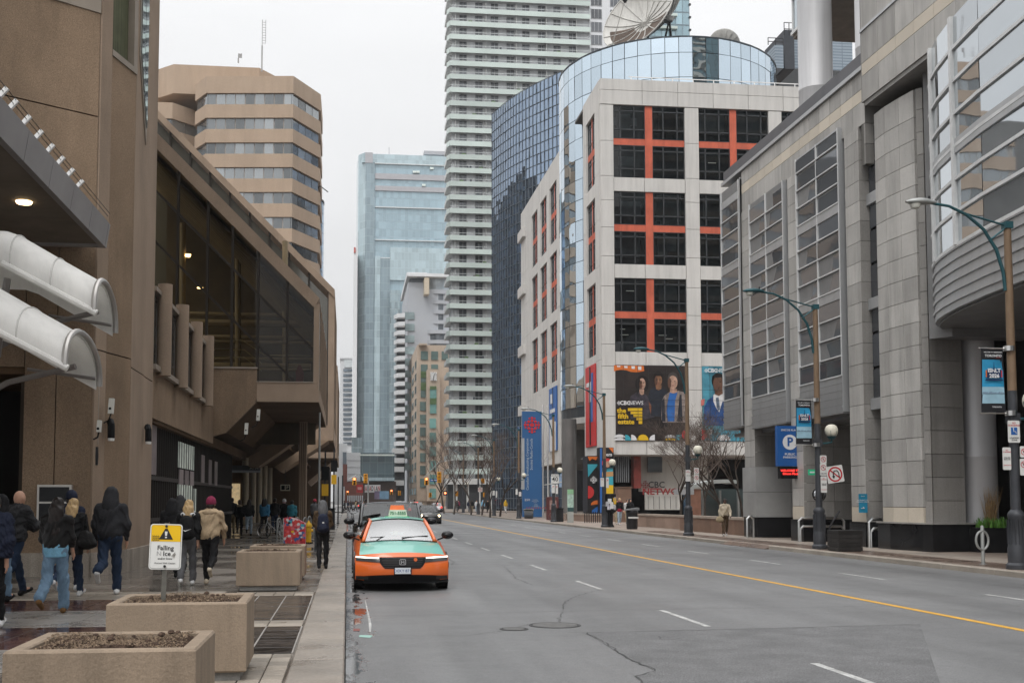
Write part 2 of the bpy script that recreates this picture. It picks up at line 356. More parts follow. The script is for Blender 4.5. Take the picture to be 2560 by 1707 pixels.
IRON = M('cast_iron', (0.12,0.117,0.114), .6, .1, var=.3, scale=6, bump=.5, bscale=25)
for px, py, r in ((1387,1562.5,.32),(1285,1572,.15)):
    x,y,_ = at(px,py,Z=0); t = thing('manhole_cover', 'large round iron manhole cover in the near lane' if r > .3 else 'small round iron valve cover beside the larger manhole', 'manhole', (x,y,0))
    mb = MB().lathe([(r,.002),(r,.008),(r-.02,.009),(.01,.009)], n=24); mb.build('lid', IRON, t, local=True)
    rg = MB().lathe([(r+.05,.001),(r+.05,.007),(r+.012,.007),(r+.012,.001)], n=24); rg.build('frame', CRACK, t, local=True)
for nm,m_,pts in (('paint_streak',PAINTW,[(912,1500),(914,1500),(929,1562),(927,1580),(923,1580),(921,1552)]),('paint_spot',M('spot_red',(.20,.04,.03),.4),[(884,1571),(900,1571),(899,1577),(883,1577)]),('paint_spot',M('spot_mint',(.28,.48,.42),.4),[(899,1587),(932,1588),(925,1594),(897,1592)])):
    MB().poly([(at(x,y,Z=0)[0],at(x,y,Z=0)[1],.0045) for x,y in pts]).build(nm, m_, road, fix=False)
# ---- left pavement
PAVE = brick_material('plaza_pavers', (.16,.14,.12), (.20,.175,.15), (.09,.08,.07), .4, .2, .22)
pl = struct(MB().box(-60,-.15,-12,156,-.02,.105).build('pavement_left', PAVE))
pl2 = struct(MB().box(-60,-.02,174,600,-.02,.12).build('pavement_left_far', PAVE))
KERBC = M('kerb_concrete', (.235,.205,.175), .42, var=.2, scale=.9, grain=.15, gscale=40, streak=0, rvar=.22, rnd=.07, bump=.25)
y = 3.0; i = 0
while y < 150:
    ln = 1.75 if y < 60 else 6.0
    mb = MB().bbox(-.55,-.015,0.006,ln-.006,0,.13,.015); put(mb.mesh('kerb_slab'), 'kerb_slab', KERBC, pl, (0,y,0)); y += ln
PAVER_D = M('wet_dark_paver', (.042,.036,.033), .13, var=.3, scale=3, grain=.2, rnd=.5, rvar=.15)
PAVER_L = M('light_paver', (.27,.235,.195), .42, var=.15, scale=2, grain=.2, rnd=.25, rvar=.2)
PAVER_M = M('maroon_granite', (.07,.036,.032), .17, var=.25, scale=2, grain=.3, rnd=.3, rvar=.16)
PAVER_G = M('grey_granite', (.22,.205,.19), .3, var=.18, scale=1.2, grain=.2, rnd=.12, rvar=.22)
SALT = M('pale_mortar', (.27,.25,.23), .6, var=.2)
def pav(x0,x1,y0,y1,mat,nx,ny,g=.012,zt=.12,name='paver'):
    w,d = (x1-x0)/nx, (y1-y0)/ny; me = MB().bbox(g/2,w-g/2,g/2,d-g/2,-.01,0,.004).mesh(name)
    for i in range(nx):
        for j in range(ny):
            put(me, name, mat, pl, (x0+i*w, y0+j*d, zt + random.uniform(-.002,.002)))
pav(-1.95,-.57,15.75,19.75,PAVER_D,3,16); pav(-1.95,-.57,12.35,14.95,PAVER_D,3,11)
pav(-1.95,-.57,14.98,15.72,PAVER_L,3,2); pav(-1.4,-.57,8.2,12.3,PAVER_L,4,14); pav(-1.95,-.57,19.8,20.6,PAVER_L,4,2)
mb = MB()
for x in (-1.95,-1.49,-1.03,-.575):
    mb.box(x-.009,x+.009,12.35,14.95,.1,.1235).box(x-.009,x+.009,15.75,19.75,.1,.1235)
stuff(mb.build('mortar_line', SALT, pl))
pav(-9.4,-2.15,17.45,19.3,PAVER_M,8,2,zt=.119); pav(-9.4,-2.15,15.2,17.42,PAVER_G,5,1,zt=.119); pav(-9.4,-2.15,13.0,15.17,PAVER_M,8,2,zt=.119); pav(-9.4,-2.15,11.3,12.97,PAVER_G,6,1,zt=.119)
pav(-9.4,-2.15,19.33,20.9,PAVER_L,10,4,zt=.118)
# ---- right pavement
SIDE = M('right_walk_concrete', (.265,.215,.18), .5, var=.18, scale=.5, grain=.2, gscale=40, rvar=.2)
RP = [(KX+.18,-12),(60,-12),(60,156),(KX+.18,156)]
pr = struct(MB().prism(RP,'z',-.02,.115).build('pavement_right', SIDE))
pr2 = struct(MB().box(KX,160,174,600,-.02,.12).build('pavement_right_far', SIDE))
WETB = M('wet_brick_band', (.135,.095,.075), .35, var=.3, scale=.6, grain=.25, rvar=.2)
MB().poly([(15.9,8,.119),(17.1,8,.119),(17.1,60,.119),(15.9,60,.119)]).build('brick_band', WETB, pr)
KERBR = M('right_kerb', (.30,.265,.225), .6, var=.2, scale=.8, grain=.2, rnd=.08)
y = 6.0
while y < 152:
    ln = 2.4 if y < 80 else 8
    if not (38.6 < y+ln*.5 < 44.0):
        put(MB().bbox(KX,KX+.2,.006,ln-.006,0,.14,.02).mesh('kerb_stone'), 'kerb_stone', KERBR, pr, (0,y,0))
    else:
        put(MB().prism([(KX-.15,.002),(KX+.2,.002),(KX+.2,.12),(KX-.15,.012)],'y',.006,ln-.006).mesh('ramp_stone'), 'ramp_stone', WETB, pr, (0,y,0))
    y += ln
SLABR = M('right_slab', (.31,.265,.225), .5, var=.15, scale=.7, grain=.18, rnd=.1, rvar=.2)
me = MB().bbox(.006,1.38,.006,1.794,-.01,0,.004).mesh('slab')
for j in range(24): put(me, 'slab', SLABR, pr, (17.12,14+j*1.8,.125))
GRATE = M('tree_grate', (.03,.03,.03), .6, .4)
# ================================================================ left side: hotel block, canopy, awnings, atrium
def seg(P, Q, z0, z1, t=.3, g=0.0, out=0.0, mb=None):
    P, Q = Vector(P), Vector(Q); d = (Q-P).normalized(); n = Vector((d.y,-d.x))
    a, b = P + d*g + n*out, Q - d*g + n*out; c, e = b - n*t, a - n*t
    return (mb or MB()).prism([a,b,c,e], 'z', z0, z1)
A0, A1, A2, A3 = (-7.08,25.5), (-5.61,25.5), (-5.12,27.2), (-5.13,30.5)
dv = Vector((-.82,-.57)); A1u = (-5.61+dv.x*14, 25.5+dv.y*14)
hotel = thing('hotel_block', 'brown aggregate concrete hotel block with chamfered corner at the left edge', 'building', (-8,27,0))
PLINTH = M('plinth_concrete', (.33,.29,.245), .8, var=.2, scale=1, grain=.25, gscale=40, streak=.3, bump=.3)
GROOVE = M('groove_dark', (.05,.038,.028), .9)
MB().prism([(-20,25.8),(-5.7,25.8),(-5.4,27.3),(-5.4,30.4),(-20,31)], 'z', 4.7, 7.6).build('core', GROOVE, hotel)
MB().prism([(-7.2,25.7),(-5.72,25.7),(-5.3,27.3),(-5.3,30.4),(-7.2,31)], 'z', .1, 4.7).build('core', GROOVE, hotel)
MB().prism([(A1u[0],A1u[1]+.3),(-5.75,25.72),(-5.3,27.3),(-5.3,30.4),(-20,31)], 'z', 7.6, 60).build('core', GROOVE, hotel)
for P,Q in ((A0,A1),(A1,A2),(A2,A3)):
    seg(P,Q,.1,.62,.4,0.0,.05).build('plinth', PLINTH, hotel)
mid = (-6.4,25.5)
for (P,Q,z0,z1) in [(A0,mid,.62,5.3),(mid,A1,.62,5.3),(A0,mid,5.33,7.9),(mid,A1,5.33,7.9),((-14,25.5),A0,4.7,7.9)]:
    seg(P,Q,z0,z1,.35,.012).build('concrete_panel', CONC, hotel)
def lerp2(P,Q,t): return (P[0]+(Q[0]-P[0])*t, P[1]+(Q[1]-P[1])*t)
B1 = lerp2(A1,A2,.30)
for z0,z1 in ((.62,5.1),(5.13,12.0)):
    seg(A1,B1,z0,z1+(8 if z1 > 6 else 0),.35,.02,.03).build('concrete_panel', CONC2, hotel)
    seg(B1,A2,z0,z1,.35,.012).build('concrete_panel', CONC, hotel)
for z0,z1 in ((.62,4.9),(4.93,20)):
    seg(A2,lerp2(A2,A3,.55),z0,z1,.35,.012).build('concrete_panel', CONC2, hotel)
    seg(lerp2(A2,A3,.55),A3,z0,z1,.35,.012,-.03).build('concrete_panel', CONC2, hotel)
# upper oblique wall with windows
U = [lerp2(A1,A1u,t) for t in (0,.055,.45,1)]
seg(U[3],U[2],7.7,20,.4,.012).build('concrete_panel', CONC, hotel)
seg(U[2],U[0],7.7,10.35,.4,.012).build('concrete_panel', CONC, hotel)
seg(U[2],U[0],10.38,12.75,.4,.012).build('concrete_panel', CONC, hotel)
FR = M('window_frame_taupe', (.30,.255,.21), .5, .3)
CURT = M('curtain_green', (.10,.105,.06), .8, var=.3, scale=1, streak=.5, streak_s=(9,9,.05))
DGL = mirror('dark_window_glass', (.10,.105,.10), .05, .004, .5, .3, .0)
w = seg(U[2],U[1],12.75,12.95,.3,0,.03).build('window', FR, hotel); seg(U[2],U[1],12.95,18,.1,0,-.15).build('pane', CURT, w); seg(U[1],U[0],12.75,18,.3,0,.02).build('frame', FR, w)
w = seg(B1,A2,12.0,12.14,.3,0,.03).build('window', FR, hotel); seg(B1,A2,12.14,18,.1,.06,-.15).build('pane', CURT, w); seg(lerp2(B1,A2,.86),A2,12.14,18,.3,0,.02).build('frame', FR, w)
SKYGL = mirror('sky_window_glass', (.45,.52,.55), .03, .01, .6, .15, .9)
w = MB().prism([(27.5,18),(27.5,12.6),(28.5,10.7),(28.5,16.5),(27.7,18)], 'x', -5.12, -5.09).build('window', FR, hotel)
MB().prism([(27.56,17.9),(27.56,12.7),(27.98,11.9),(27.98,17.9)], 'x', -5.13, -5.06).build('pane', SKYGL, w); MB().prism([(28.02,17.2),(28.02,11.82),(28.42,11.1),(28.42,16.5)], 'x', -5.13, -5.06).build('pane', SKYGL, w)
# recessed entrance at far left, ticket window
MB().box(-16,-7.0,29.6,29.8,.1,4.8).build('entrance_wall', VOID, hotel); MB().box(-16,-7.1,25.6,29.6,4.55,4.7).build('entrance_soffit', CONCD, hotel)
x0,_,z1 = at(101,1217,Y=25.45); x1,_,z0 = at(173,1306,Y=25.45)
w = MB().box(x0-.05,x1+.05,25.38,25.52,z0-.05,z1+.05).build('service_window', M('alu_frame',(.5,.48,.45),.4,.6), hotel)
MB().box(x0,x1,25.36,25.40,z0,z1).build('pane', M('black_glass',(.012,.013,.015),.25,spec=.2), w)
MB().box(x0,x1,25.345,25.362,z0+.42,z0+.46).build('transom', _MC['alu_frame'], w)
# cameras and pipes on the concrete
def cctv(px,py,Y,label,s=1.0,side=1):
    x,y,z = at(px,py,Y=Y); t = thing('security_camera', label, 'camera', (x,y,z))
    MB().prism([(-.05*s,-.16*s),(.05*s,-.16*s),(.07*s,.18*s),(-.03*s,.18*s)],'y',-.08,.08).build('housing', M('camera_white',(.66,.65,.6),.4), t, local=True)
    MB().tube([(0,.02,-.16*s),(-.06*s,.12,-.3*s),(-.2*s,.2,-.36*s)], .018, 6).build('bracket', DARKMETAL, t, local=True)
    MB().lathe([(.03,-.09),(.03,-.082)],(0,0,-.05),10,'y').build('lens', BLACK, t, local=True)
cctv(277,1016,25.75,'upper white security camera on the concrete corner above the hooded walker',1.0)
cctv(247,1066,25.3,'lower white security camera on a bracket of the concrete corner',.75)
cctv(645,1038,44.6,'white box camera under the atrium beside the sloping soffit, upper one',1.3)
cctv(615,1072,44.6,'white box camera under the atrium soffit, lower one',1.3)
def downpipe(px,py,Y,label):
    x,y,z = at(px,py,Y=Y); t = thing('wall_scupper', label, 'pipe', (x,y,z))
    MB().tube([(-.05,.25,.16),(-.02,.1,.18),(.02,-.02,.1),(.03,-.05,-.1),(.03,-.05,-.2)], .08, 8).build('elbow', BLACK, t, True, True)
    MB().lathe([(.07,-.26),(.075,-.2)],(.03,-.05,0),8).build('nozzle', WHITE, t, local=True)
downpipe(276,1073,25.85,'black elbow pipe on the concrete corner under the cameras'); downpipe(369,1084,29.0,'black elbow pipe near the edge of the brown concrete pier')
t = thing('wall_conduit', 'thin grey conduit running down the brown concrete corner', 'conduit', (-5.5,25.6,1))
MB().tube([(*at(244,1095,Y=25.75)[:1],25.7,z) for z in (3.0,4.2,5.0)], .03, 6).build('pipe', FR, t)
MB().lathe([(.05,-.2),(.06,0),(.05,.2)], (at(240,1150,Y=25.7)[0],25.66,2.75), 8).build('wall_lamp', DARKMETAL, t)
# ---- canopy
can = thing('entrance_canopy', 'grey metal edged entrance canopy high on the hotel block', 'canopy', (-9,18,7.3))
MB().box(-16,-5.42,8,25.1,7.42,7.75).build('roof_slab', DARKMETAL, can)
MB().box(-16,-5.36,8,25.1,7.36,7.42).build('soffit', M('canopy_soffit',(.16,.135,.11),.7,var=.2), can)
FASC = M('fascia_grey', (.30,.29,.29), .45, .35, var=.12, scale=.8, rnd=.06)
for k in range(9):
    y0 = 24.95-1.55*(k+1); MB().prism([(-5.30,7.30),(-5.22,7.82),(-5.42,7.82),(-5.42,7.30)],'y',y0+.01,y0+1.54).build('fascia_panel', FASC, can)
MB().prism([(-5.30,7.30),(-5.22,7.82),(-8,7.82),(-8,7.30)],'y',24.96,25.1).build('end_panel', FASC, can)
LAMP = M('warm_lamp', (1,.9,.7), .5, emit=(1,.72,.38), es=9)
xx,yy,_ = at(60,504,Z=7.36); dl = MB().lathe([(.13,7.32),(.15,7.355)],(xx,yy,0),14).build('downlight', LAMP, can)
bw = thing('bird_wire', 'bird wire on white posts along the canopy edge', 'wire', (-5.3,20,7.8))
for k,(px,py) in enumerate([(2,222),(27,270),(60,309),(91,343),(120,377),(146,408),(171,437),(195,463)]):
    x,y,z = at(px,py+8,X=-5.28); z = 7.9
    MB().bar((x-.08,y,7.82),(x+.1,y-.02,8.02),.05,.07).build('post', WHITE, bw)
for dz in (.14,.2):
    MB().tube([(-5.32+dz*.6,13,7.82+dz),(-5.32+dz*.6,24.9,7.82+dz)], .008, 4).build('strand', DARKMETAL, bw)
# ---- white barrel awnings
AWN = M('white_awning', (.82,.81,.79), .45, var=.06, scale=.8, streak=.2, streak_s=(2,2,.4))
_n = AWN.node_tree; _t = _n.nodes.new('ShaderNodeBsdfTranslucent'); _t.inputs[0].default_value = (.85,.84,.8,1); _m = _n.nodes.new('ShaderNodeMixShader'); _m.inputs[0].default_value = .45      # thin membrane lets daylight through
_n.links.new(_n.nodes['Principled BSDF'].outputs[0],_m.inputs[1]); _n.links.new(_t.outputs[0],_m.inputs[2]); _n.links.new(_m.outputs[0],_n.nodes['Material Output'].inputs[0])
PIPE = M('awning_pipe', (.20,.185,.175), .4, .5)
def awning(y0,z0,yt,zt,y1,z1,label,xl):
    k_ = .72; y0,yt,y1 = y0*k_,yt*k_,y1*k_; z0,zt,z1 = [EYE+(q-EYE)*k_ for q in (z0,zt,z1)]; xr_ = -4.8*k_; t = thing('barrel_awning', label, 'awning', (xr_,(y0+y1)/2,z0), group='white barrel awnings under the canopy')
    n = 16; prof = []
    for i in range(n+1):
        a = math.pi*i/n; c = math.cos(a)
        y = yt - (yt-y0)*c if c > 0 else yt - (y1-yt)*c
        z = (z0 if c > 0 else z1) + (zt-(z0 if c > 0 else z1))*math.sin(a)**.8
        prof.append((y,z))
    xs = [(xr_-.04,0),(xr_-.58,.30),(xr_-1.12,.61),(xr_-1.3,.67),(xl,.70)]
    P = [[(x,y,z+dz) for y,z in prof] for x,dz in xs]; I = [[(x,y+(yt-y)*.03,z+dz-.05) for y,z in prof] for x,dz in xs]
    mb = MB().grid(P).grid(I).grid([P[0],I[0]]); mb.build('shell', AWN, t, True)
    for x,dz in ((xr_-.58,.30),(xr_-1.12,.61)): MB().tube([(x,y,z+dz+.004) for y,z in prof], .012, 5).build('seam', M('awning_seam',(.5,.49,.47),.5), t)
    MB().tube([(xr_,y,z) for y,z in prof], .04, 8).build('rim', M('awning_rim',(.42,.40,.38),.35,.6), t, True)
    MB().tube([(xr_+.04,y0,z0-.04),(xr_-1.22,y0,z0+.62)], .045, 8).build('roller', AWN, t, True)
    MB().tube([(xr_-.1,(y0+y1)/2,z0+.1),(xr_-1,(y0+y1)/2+.2,z0-.1),(xr_-2.4,(y0+y1)/2+.6,z0-.8)], .04, 6).build('strut', PIPE, t, True)
    MB().tube([(xr_-1.2,y0+.2,z0+.45),(xr_-1.4,y0+.5,z0-.6)], .05, 6).build('strut', PIPE, t, True)
    MB().tube([(xr_-.04,y1-.1,z1+.1),(xr_-.9,y1-.3,z1+.2)], .025, 6).build('brace', PIPE, t)
awning(21.74,5.36,22.6,6.07,23.79,5.23,'upper white barrel awning, the farther of the pair under the canopy',-8)
awning(19.64,4.06,20.86,4.79,22.39,3.97,'lower white barrel awning, the nearer of the pair beside the concrete corner',-8)
# ---- atrium with sloping glass roof
atr = thing('glass_atrium', 'brown framed glass atrium with sloping roof overhanging the left pavement', 'building', (-6,45,0))
AGL = glassy('atrium_glass', (.62,.55,.40), .42, .03, tr=.8)
MULL = M('bronze_mullion', (.028,.022,.017), .5, .4)
GY = 45.0
def ztop(x, e=9.48): return e + (-1.35 - x)
xs = [-1.35,-2.42,-3.58,-4.6,-5.58,-6.75,-7.85,-8.9]
for a,b in zip(xs,xs[1:]):
    zb = 6.48 if a > -3.5 else 7.0
    cuts = [0,1.72,3.75,99]
    for k in range(3):
        p = [(b,max(zb,ztop(b)-cuts[k+1])),(a,max(zb,ztop(a)-cuts[k+1])),(a,max(zb,ztop(a)-cuts[k])),(b,max(zb,ztop(b)-cuts[k]))]
        q = []
        for v in p:
            if not q or (abs(v[0]-q[-1][0])+abs(v[1]-q[-1][1])) > .01: q.append(v)
        if len(q) >= 3 and (q[0] != q[-1]): MB().poly([(x,GY,z) for x,z in q]).build('pane', AGL, atr)
for x in xs[1:]:
    MB().box(x-.05,x+.05,GY-.09,GY+.05,6.48 if x > -3.6 else 7.0,ztop(x)).build('mullion', MULL, atr)
for off in (1.72,3.75):
    x1 = -1.35 if off < 3 else -1.35-(ztop(-1.35)<0)
    xe = -1.4; zb = ztop(xe)-off
    if zb < 6.5: xe = -1.35+(9.48-off-6.5) ; zb = 6.5
    MB().bar((xe,GY-.03,zb),(-8.9,GY-.03,ztop(-8.9)-off),.1,.09).build('transom', MULL, atr)
MB().prism([(-1.15,9.86),(-1.35,9.46),(-9.2,17.31),(-9.2,17.95)],'y',GY-.15,GY+15).build('roof_beam', CONC2, atr)
MB().box(-1.37,-1.15,GY-.12,GY+.3,5.68,9.62).build('corner_post', CONC2, atr)
MB().box(-3.58,-1.37,GY-.12,GY+.2,5.68,6.45).build('spandrel', CONC2, atr)
MB().box(-3.60,-1.36,GY-.15,GY-.1,6.45,6.49).build('sill', FR, atr)
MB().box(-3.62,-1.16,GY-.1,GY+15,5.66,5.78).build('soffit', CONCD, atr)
# street side of the box
for k in range(5):
    y0 = GY+.3+k*2.95; MB().poly([(-1.17,y0,6.2),(-1.17,y0+2.75,6.2),(-1.17,y0+2.75,9.5),(-1.17,y0,9.5)]).build('pane', mirror('street_glass',(.35,.42,.43),.04,.01,.5,.25,.85), atr)
    MB().box(-1.25,-1.12,y0+2.75,y0+2.95,5.7,9.8).build('mullion', CONC2, atr)
MB().box(-1.3,-1.13,GY+.3,GY+15,5.68,6.2).build('spandrel', CONC2, atr)
# step down: concrete panel under the railing
MB().prism([(-5.6,7.0),(-3.58,7.0),(-3.58,5.67),(-4.75,4.45),(-5.6,4.2)],'y',GY-.1,GY+.25).build('concrete_panel', CONC, atr)
MB().box(-5.62,-3.56,GY-.14,GY-.08,6.98,7.05).build('sill', FR, atr)
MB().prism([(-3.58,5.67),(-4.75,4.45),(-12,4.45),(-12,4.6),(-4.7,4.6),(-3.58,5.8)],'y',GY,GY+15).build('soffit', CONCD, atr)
# bay wall with fins along the street
MB().box(-9,-5.25,30.6,44.9,4.0,5.4).build('bay_base', CONC, atr)
MB().box(-5.45,-5.3,30.6,42.4,5.4,7.45).build('bay_glass', mirror('bay_glass',(.06,.06,.06),.05,.003,.5,.2,0), atr)
MB().box(-5.5,-5.1,30.6,42.4,5.28,5.42).build('bay_sill', FR, atr); MB().box(-5.5,-5.12,30.6,42.4,7.4,7.52).build('bay_head', FR, atr)
for y in (31.6,34.9,38.2,41.4):
    MB().lathe([(.2,5.2),(.2,7.75)],(-5.06,y,0),12).build('fin', CONC2, atr, True); MB().box(-5.3,-5.16,y+.9,y+1.05,5.42,7.4).build('mullion', FR, atr)
    MB().box(-5.3,-5.2,y+1.5,y+1.56,5.42,7.4).build('mullion', FR, atr)
MB().box(-12,-5.5,30.6,45,7.4,7.5).build('bay_roof', CONCD, atr)
# interior of the atrium
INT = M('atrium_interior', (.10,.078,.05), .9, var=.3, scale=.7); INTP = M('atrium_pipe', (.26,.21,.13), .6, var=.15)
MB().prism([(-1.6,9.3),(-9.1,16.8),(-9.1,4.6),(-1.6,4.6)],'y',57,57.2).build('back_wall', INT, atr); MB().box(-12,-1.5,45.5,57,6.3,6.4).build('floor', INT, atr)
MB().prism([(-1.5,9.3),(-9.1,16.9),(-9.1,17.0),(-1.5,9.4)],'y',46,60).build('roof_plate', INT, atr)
for k in range(12):
    y = 46.2+k*.95; MB().bar((-1.5,y,9.25),(-10,y,17.75),.12,.22).build('rafter', INTP, atr)
for z,y,r in ((9.9,52,.16),(9.4,53,.1),(8.9,51,.07),(8.5,54,.1),(7.9,52,.18),(7.55,50,.06),(10.8,55,.1)):
    MB().tube([(-12,y,z),(-1.7,y,z)], r, 8).build('service_pipe', INTP, atr, True)
for x,y in ((-7.2,50),(-4.9,51),(-2.9,53)): MB().tube([(x,y,6.4),(x-.1,y,14)], .13, 8).build('post', INTP, atr, True)
RAIL = M('brass_rail', (.45,.42,.30), .35, .7)
for z in (7.5,7.8,8.05): MB().tube([(-5.6,46.2,z+.25),(-4.3,46.2,z+.25),(-3.4,46.2,z-.35),(-1.5,46.2,z-.35)] if z > 8 else [(-5.6,46.2,z+.1),(-4.2,46.2,z+.1),(-3.5,46.2,z-.45)], .025, 6).build('handrail', RAIL, atr)
for px,py in ((470,637),(469,641),(500,720)):
    x,y,z = at(px,py,Y=50); MB().lathe([(.12,z-.02),(.14,z+.02)],(x,y,0),10).build('ceiling_lamp', LAMP, atr)
wk = thing('atrium_visitor_jacket', 'small red hanging coat seen through the atrium glass', 'coat', (-2.0,47,6.4)); MB().prism([(-.14,0),(.14,0),(.18,.7),(.05,1.0),(-.05,1.0),(-.16,.7)],'y',-.08,.08).build('cloth', M('red_cloth',(.25,.03,.03),.8), wk, local=True)
# rising second and third gables
def gable(y0,y1,xr,ez,name,label,deep):
    t = thing(name, label, 'building', (-6,y0,0)); top = lambda x: ez+(xr-x)
    MB().prism([(xr,ez),(xr,ez-.55),(-15,top(-15)-.55),(-15,top(-15))],'y',y0-.3,y1).build('roof_beam', CONC2, t)
    MB().prism([(xr-.4,ez-.6),(-15,top(-15)-.6),(-15,5.9),(xr-.4,5.9)],'y',y0+.1,y0+.2).build('gable_glass', mirror('gable_glass',(.10,.095,.08),.05,.004,.3,.2,.25), t)
    for k in range(10):
        x = xr-.4-1.3*k; MB().box(x-.06,x+.06,y0,y0+.12,5.9,top(x)-.5).build('mullion', MULL, t)
    MB().box(xr-.4,xr,y0-.2,y0+.4,5.7,ez).build('corner_post', CONC2, t)
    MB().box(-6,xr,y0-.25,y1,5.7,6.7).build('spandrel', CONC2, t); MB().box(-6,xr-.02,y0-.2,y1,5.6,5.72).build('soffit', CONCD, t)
    n = 5; d = (y1-y0)/n
    for k in range(n):
        MB().poly([(xr-.02,y0+k*d+.3,6.7),(xr-.02,y0+(k+1)*d,6.7),(xr-.02,y0+(k+1)*d,ez-.6),(xr-.02,y0+k*d+.3,ez-.6)]).build('pane', _MC['street_glass'], t)
        MB().box(xr-.2,xr+.03,y0+k*d,y0+k*d+.3,6.7,ez-.5).build('mullion', CONC2, t)
    MB().prism([(xr-.5,ez-.6),(-15,top(-15)-.6),(-15,5.75),(xr-.5,5.75)],'y',y1-.4,y1-.2).build('rear_wall', CONCD, t)
gable(74,89,-.9,15.66,'tall_glass_gable','taller brown framed glass gable rising behind the atrium',15)
gable(104,130,-.95,14.2,'far_glass_gable','farthest brown framed glass gable along the left pavement',20)
# arcade below
arc = thing('ground_arcade', 'dark covered arcade with barred shopfront and round columns under the atrium', 'arcade', (-7,60,0))
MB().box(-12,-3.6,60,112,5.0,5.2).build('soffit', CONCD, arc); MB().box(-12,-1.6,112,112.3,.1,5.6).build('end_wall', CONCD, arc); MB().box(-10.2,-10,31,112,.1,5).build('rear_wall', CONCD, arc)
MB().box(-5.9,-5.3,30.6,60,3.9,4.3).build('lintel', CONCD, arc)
MB().prism([(-1.5,5.65),(-2.0,5.65),(-5.0,4.0),(-5.0,3.5),(-4.5,3.5)],'y',58,60).build('haunch', CONC, arc); MB().prism([(-1.2,5.6),(-2.0,5.65),(-4.6,3.9),(-4.2,3.6)],'y',72,76).build('haunch', CONC, arc)
MB().prism([(-1.0,4.6),(-1.3,4.9),(-3.2,3.3),(-3.0,3.0)],'y',92,96).build('haunch', CONC2, arc)
COLC = M('column_concrete', (.36,.31,.225), .8, var=.1, scale=.6, streak=.2, grain=.1)
for y in (80,86.5,92.5,98.5,105): MB().lathe([(.24,.1),(.24,4.8)],(-7.1,y,0),14).build('column', COLC, arc, True)
MB().box(-2.37,-1.98,55.7,56.1,.1,5.7).build('pier', CONC2, arc)
for x in (-2.36,-2.26,-2.17,-2.08): MB().box(x,x+.03,55.68,55.72,.1,5.6).build('rib', CONCD, arc)
# barred shopfront
SHOPG = mirror('shop_glass',(.05,.048,.045),.08,.004,.4,.3,0); BAR = M('shop_bar',(.035,.03,.026),.6,.3)
MB().box(-5.7,-5.62,31,55,.1,4.0).build('shop_glass', SHOPG, arc)
for k in range(60):
    y = 31.2+k*.4; MB().box(-5.56,-5.5,y,y+.05,.1,3.95).build('bar', BAR, arc)
for z in (2.35,1.15): MB().box(-5.6,-5.48,31,55,z,z+.12).build('rail', BAR, arc)
NOTE = M('notice_paper', (.24,.20,.20), .6, var=.2, rnd=.2)
for y,z0,z1 in ((32.2,2.5,3.9),(43.2,2.45,3.5),(45.5,2.4,3.4),(47.5,2.4,3.4),(37.6,2.3,2.8),(38.9,2.3,2.8),(40.2,2.3,2.8)): MB().box(-5.49,-5.46,y,y+.9,z0,z1).build('notice', NOTE, arc)
SHOPL = M('lit_shop', (.5,.4,.25), .6, emit=(1,.75,.42), es=.35, var=.6, scale=2.5); SHOPL2 = M('lit_shop_pale', (.4,.42,.38), .6, emit=(.75,.85,.75), es=.13, var=.6, scale=2)
for y0,y1,z0,z1,m in ((37.4,41.2,2.85,3.7,SHOPL2),(37.4,41.0,.5,2.3,SHOPL2),(41.3,41.9,.5,2.2,SHOPL2)): MB().box(-5.49,-5.478,y0,y1,z0,z1).build('lit_pane', m, arc); [MB().box(-5.477,-5.462,y0+.1+q*.55,y0+.16+q*.55,z0,z1).build('bar', BAR, arc) for q in range(int((y1-y0)/.55)+1)]
x0 = at(557,1250,Y=88)[0]; x1 = at(600,1250,Y=88)[0]; MB().box(x0,x1,87.9,88,.9,3.1).build('lit_pane', SHOPL, arc)
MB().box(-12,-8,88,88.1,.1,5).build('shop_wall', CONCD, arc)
sg = thing('bank_sign', 'dark hanging bank machine sign under the arcade soffit', 'sign', at(615,1172,Y=60)); MB().box(-.75,.75,0,.08,-.19,.19).build('board', M('sign_char',(.09,.095,.10),.5), sg, local=True)
MB().box(-.74,.74,-.01,0,-.19,-.07).build('stripe', M('sign_greywhite',(.42,.44,.46),.5), sg, local=True); text('ATM','lettering',M('sign_white',(.75,.75,.74),.5),sg,(.42,-.012,.06),.22,local=True,bold=.02)
sg = thing('restroom_parking_sign', 'small cream sign with two black symbols hanging beside the concrete pier', 'sign', at(713,1218.5,Y=58)); MB().box(-.24,.24,0,.04,-.16,.16).build('board', M('sign_cream',(.6,.55,.42),.5), sg, local=True)
MB().box(-.2,-.02,-.01,0,-.11,.11).box(.02,.2,-.01,0,-.11,.11).build('symbol_field', BLACK, sg, local=True); text('P','lettering',_MC['sign_cream'],sg,(.11,-.014,0),.2,local=True,bold=.02)
MB().tube([(0,.02,.16),(0,.02,.9)],.012,5).build('hanger', DARKMETAL, sg, local=True)
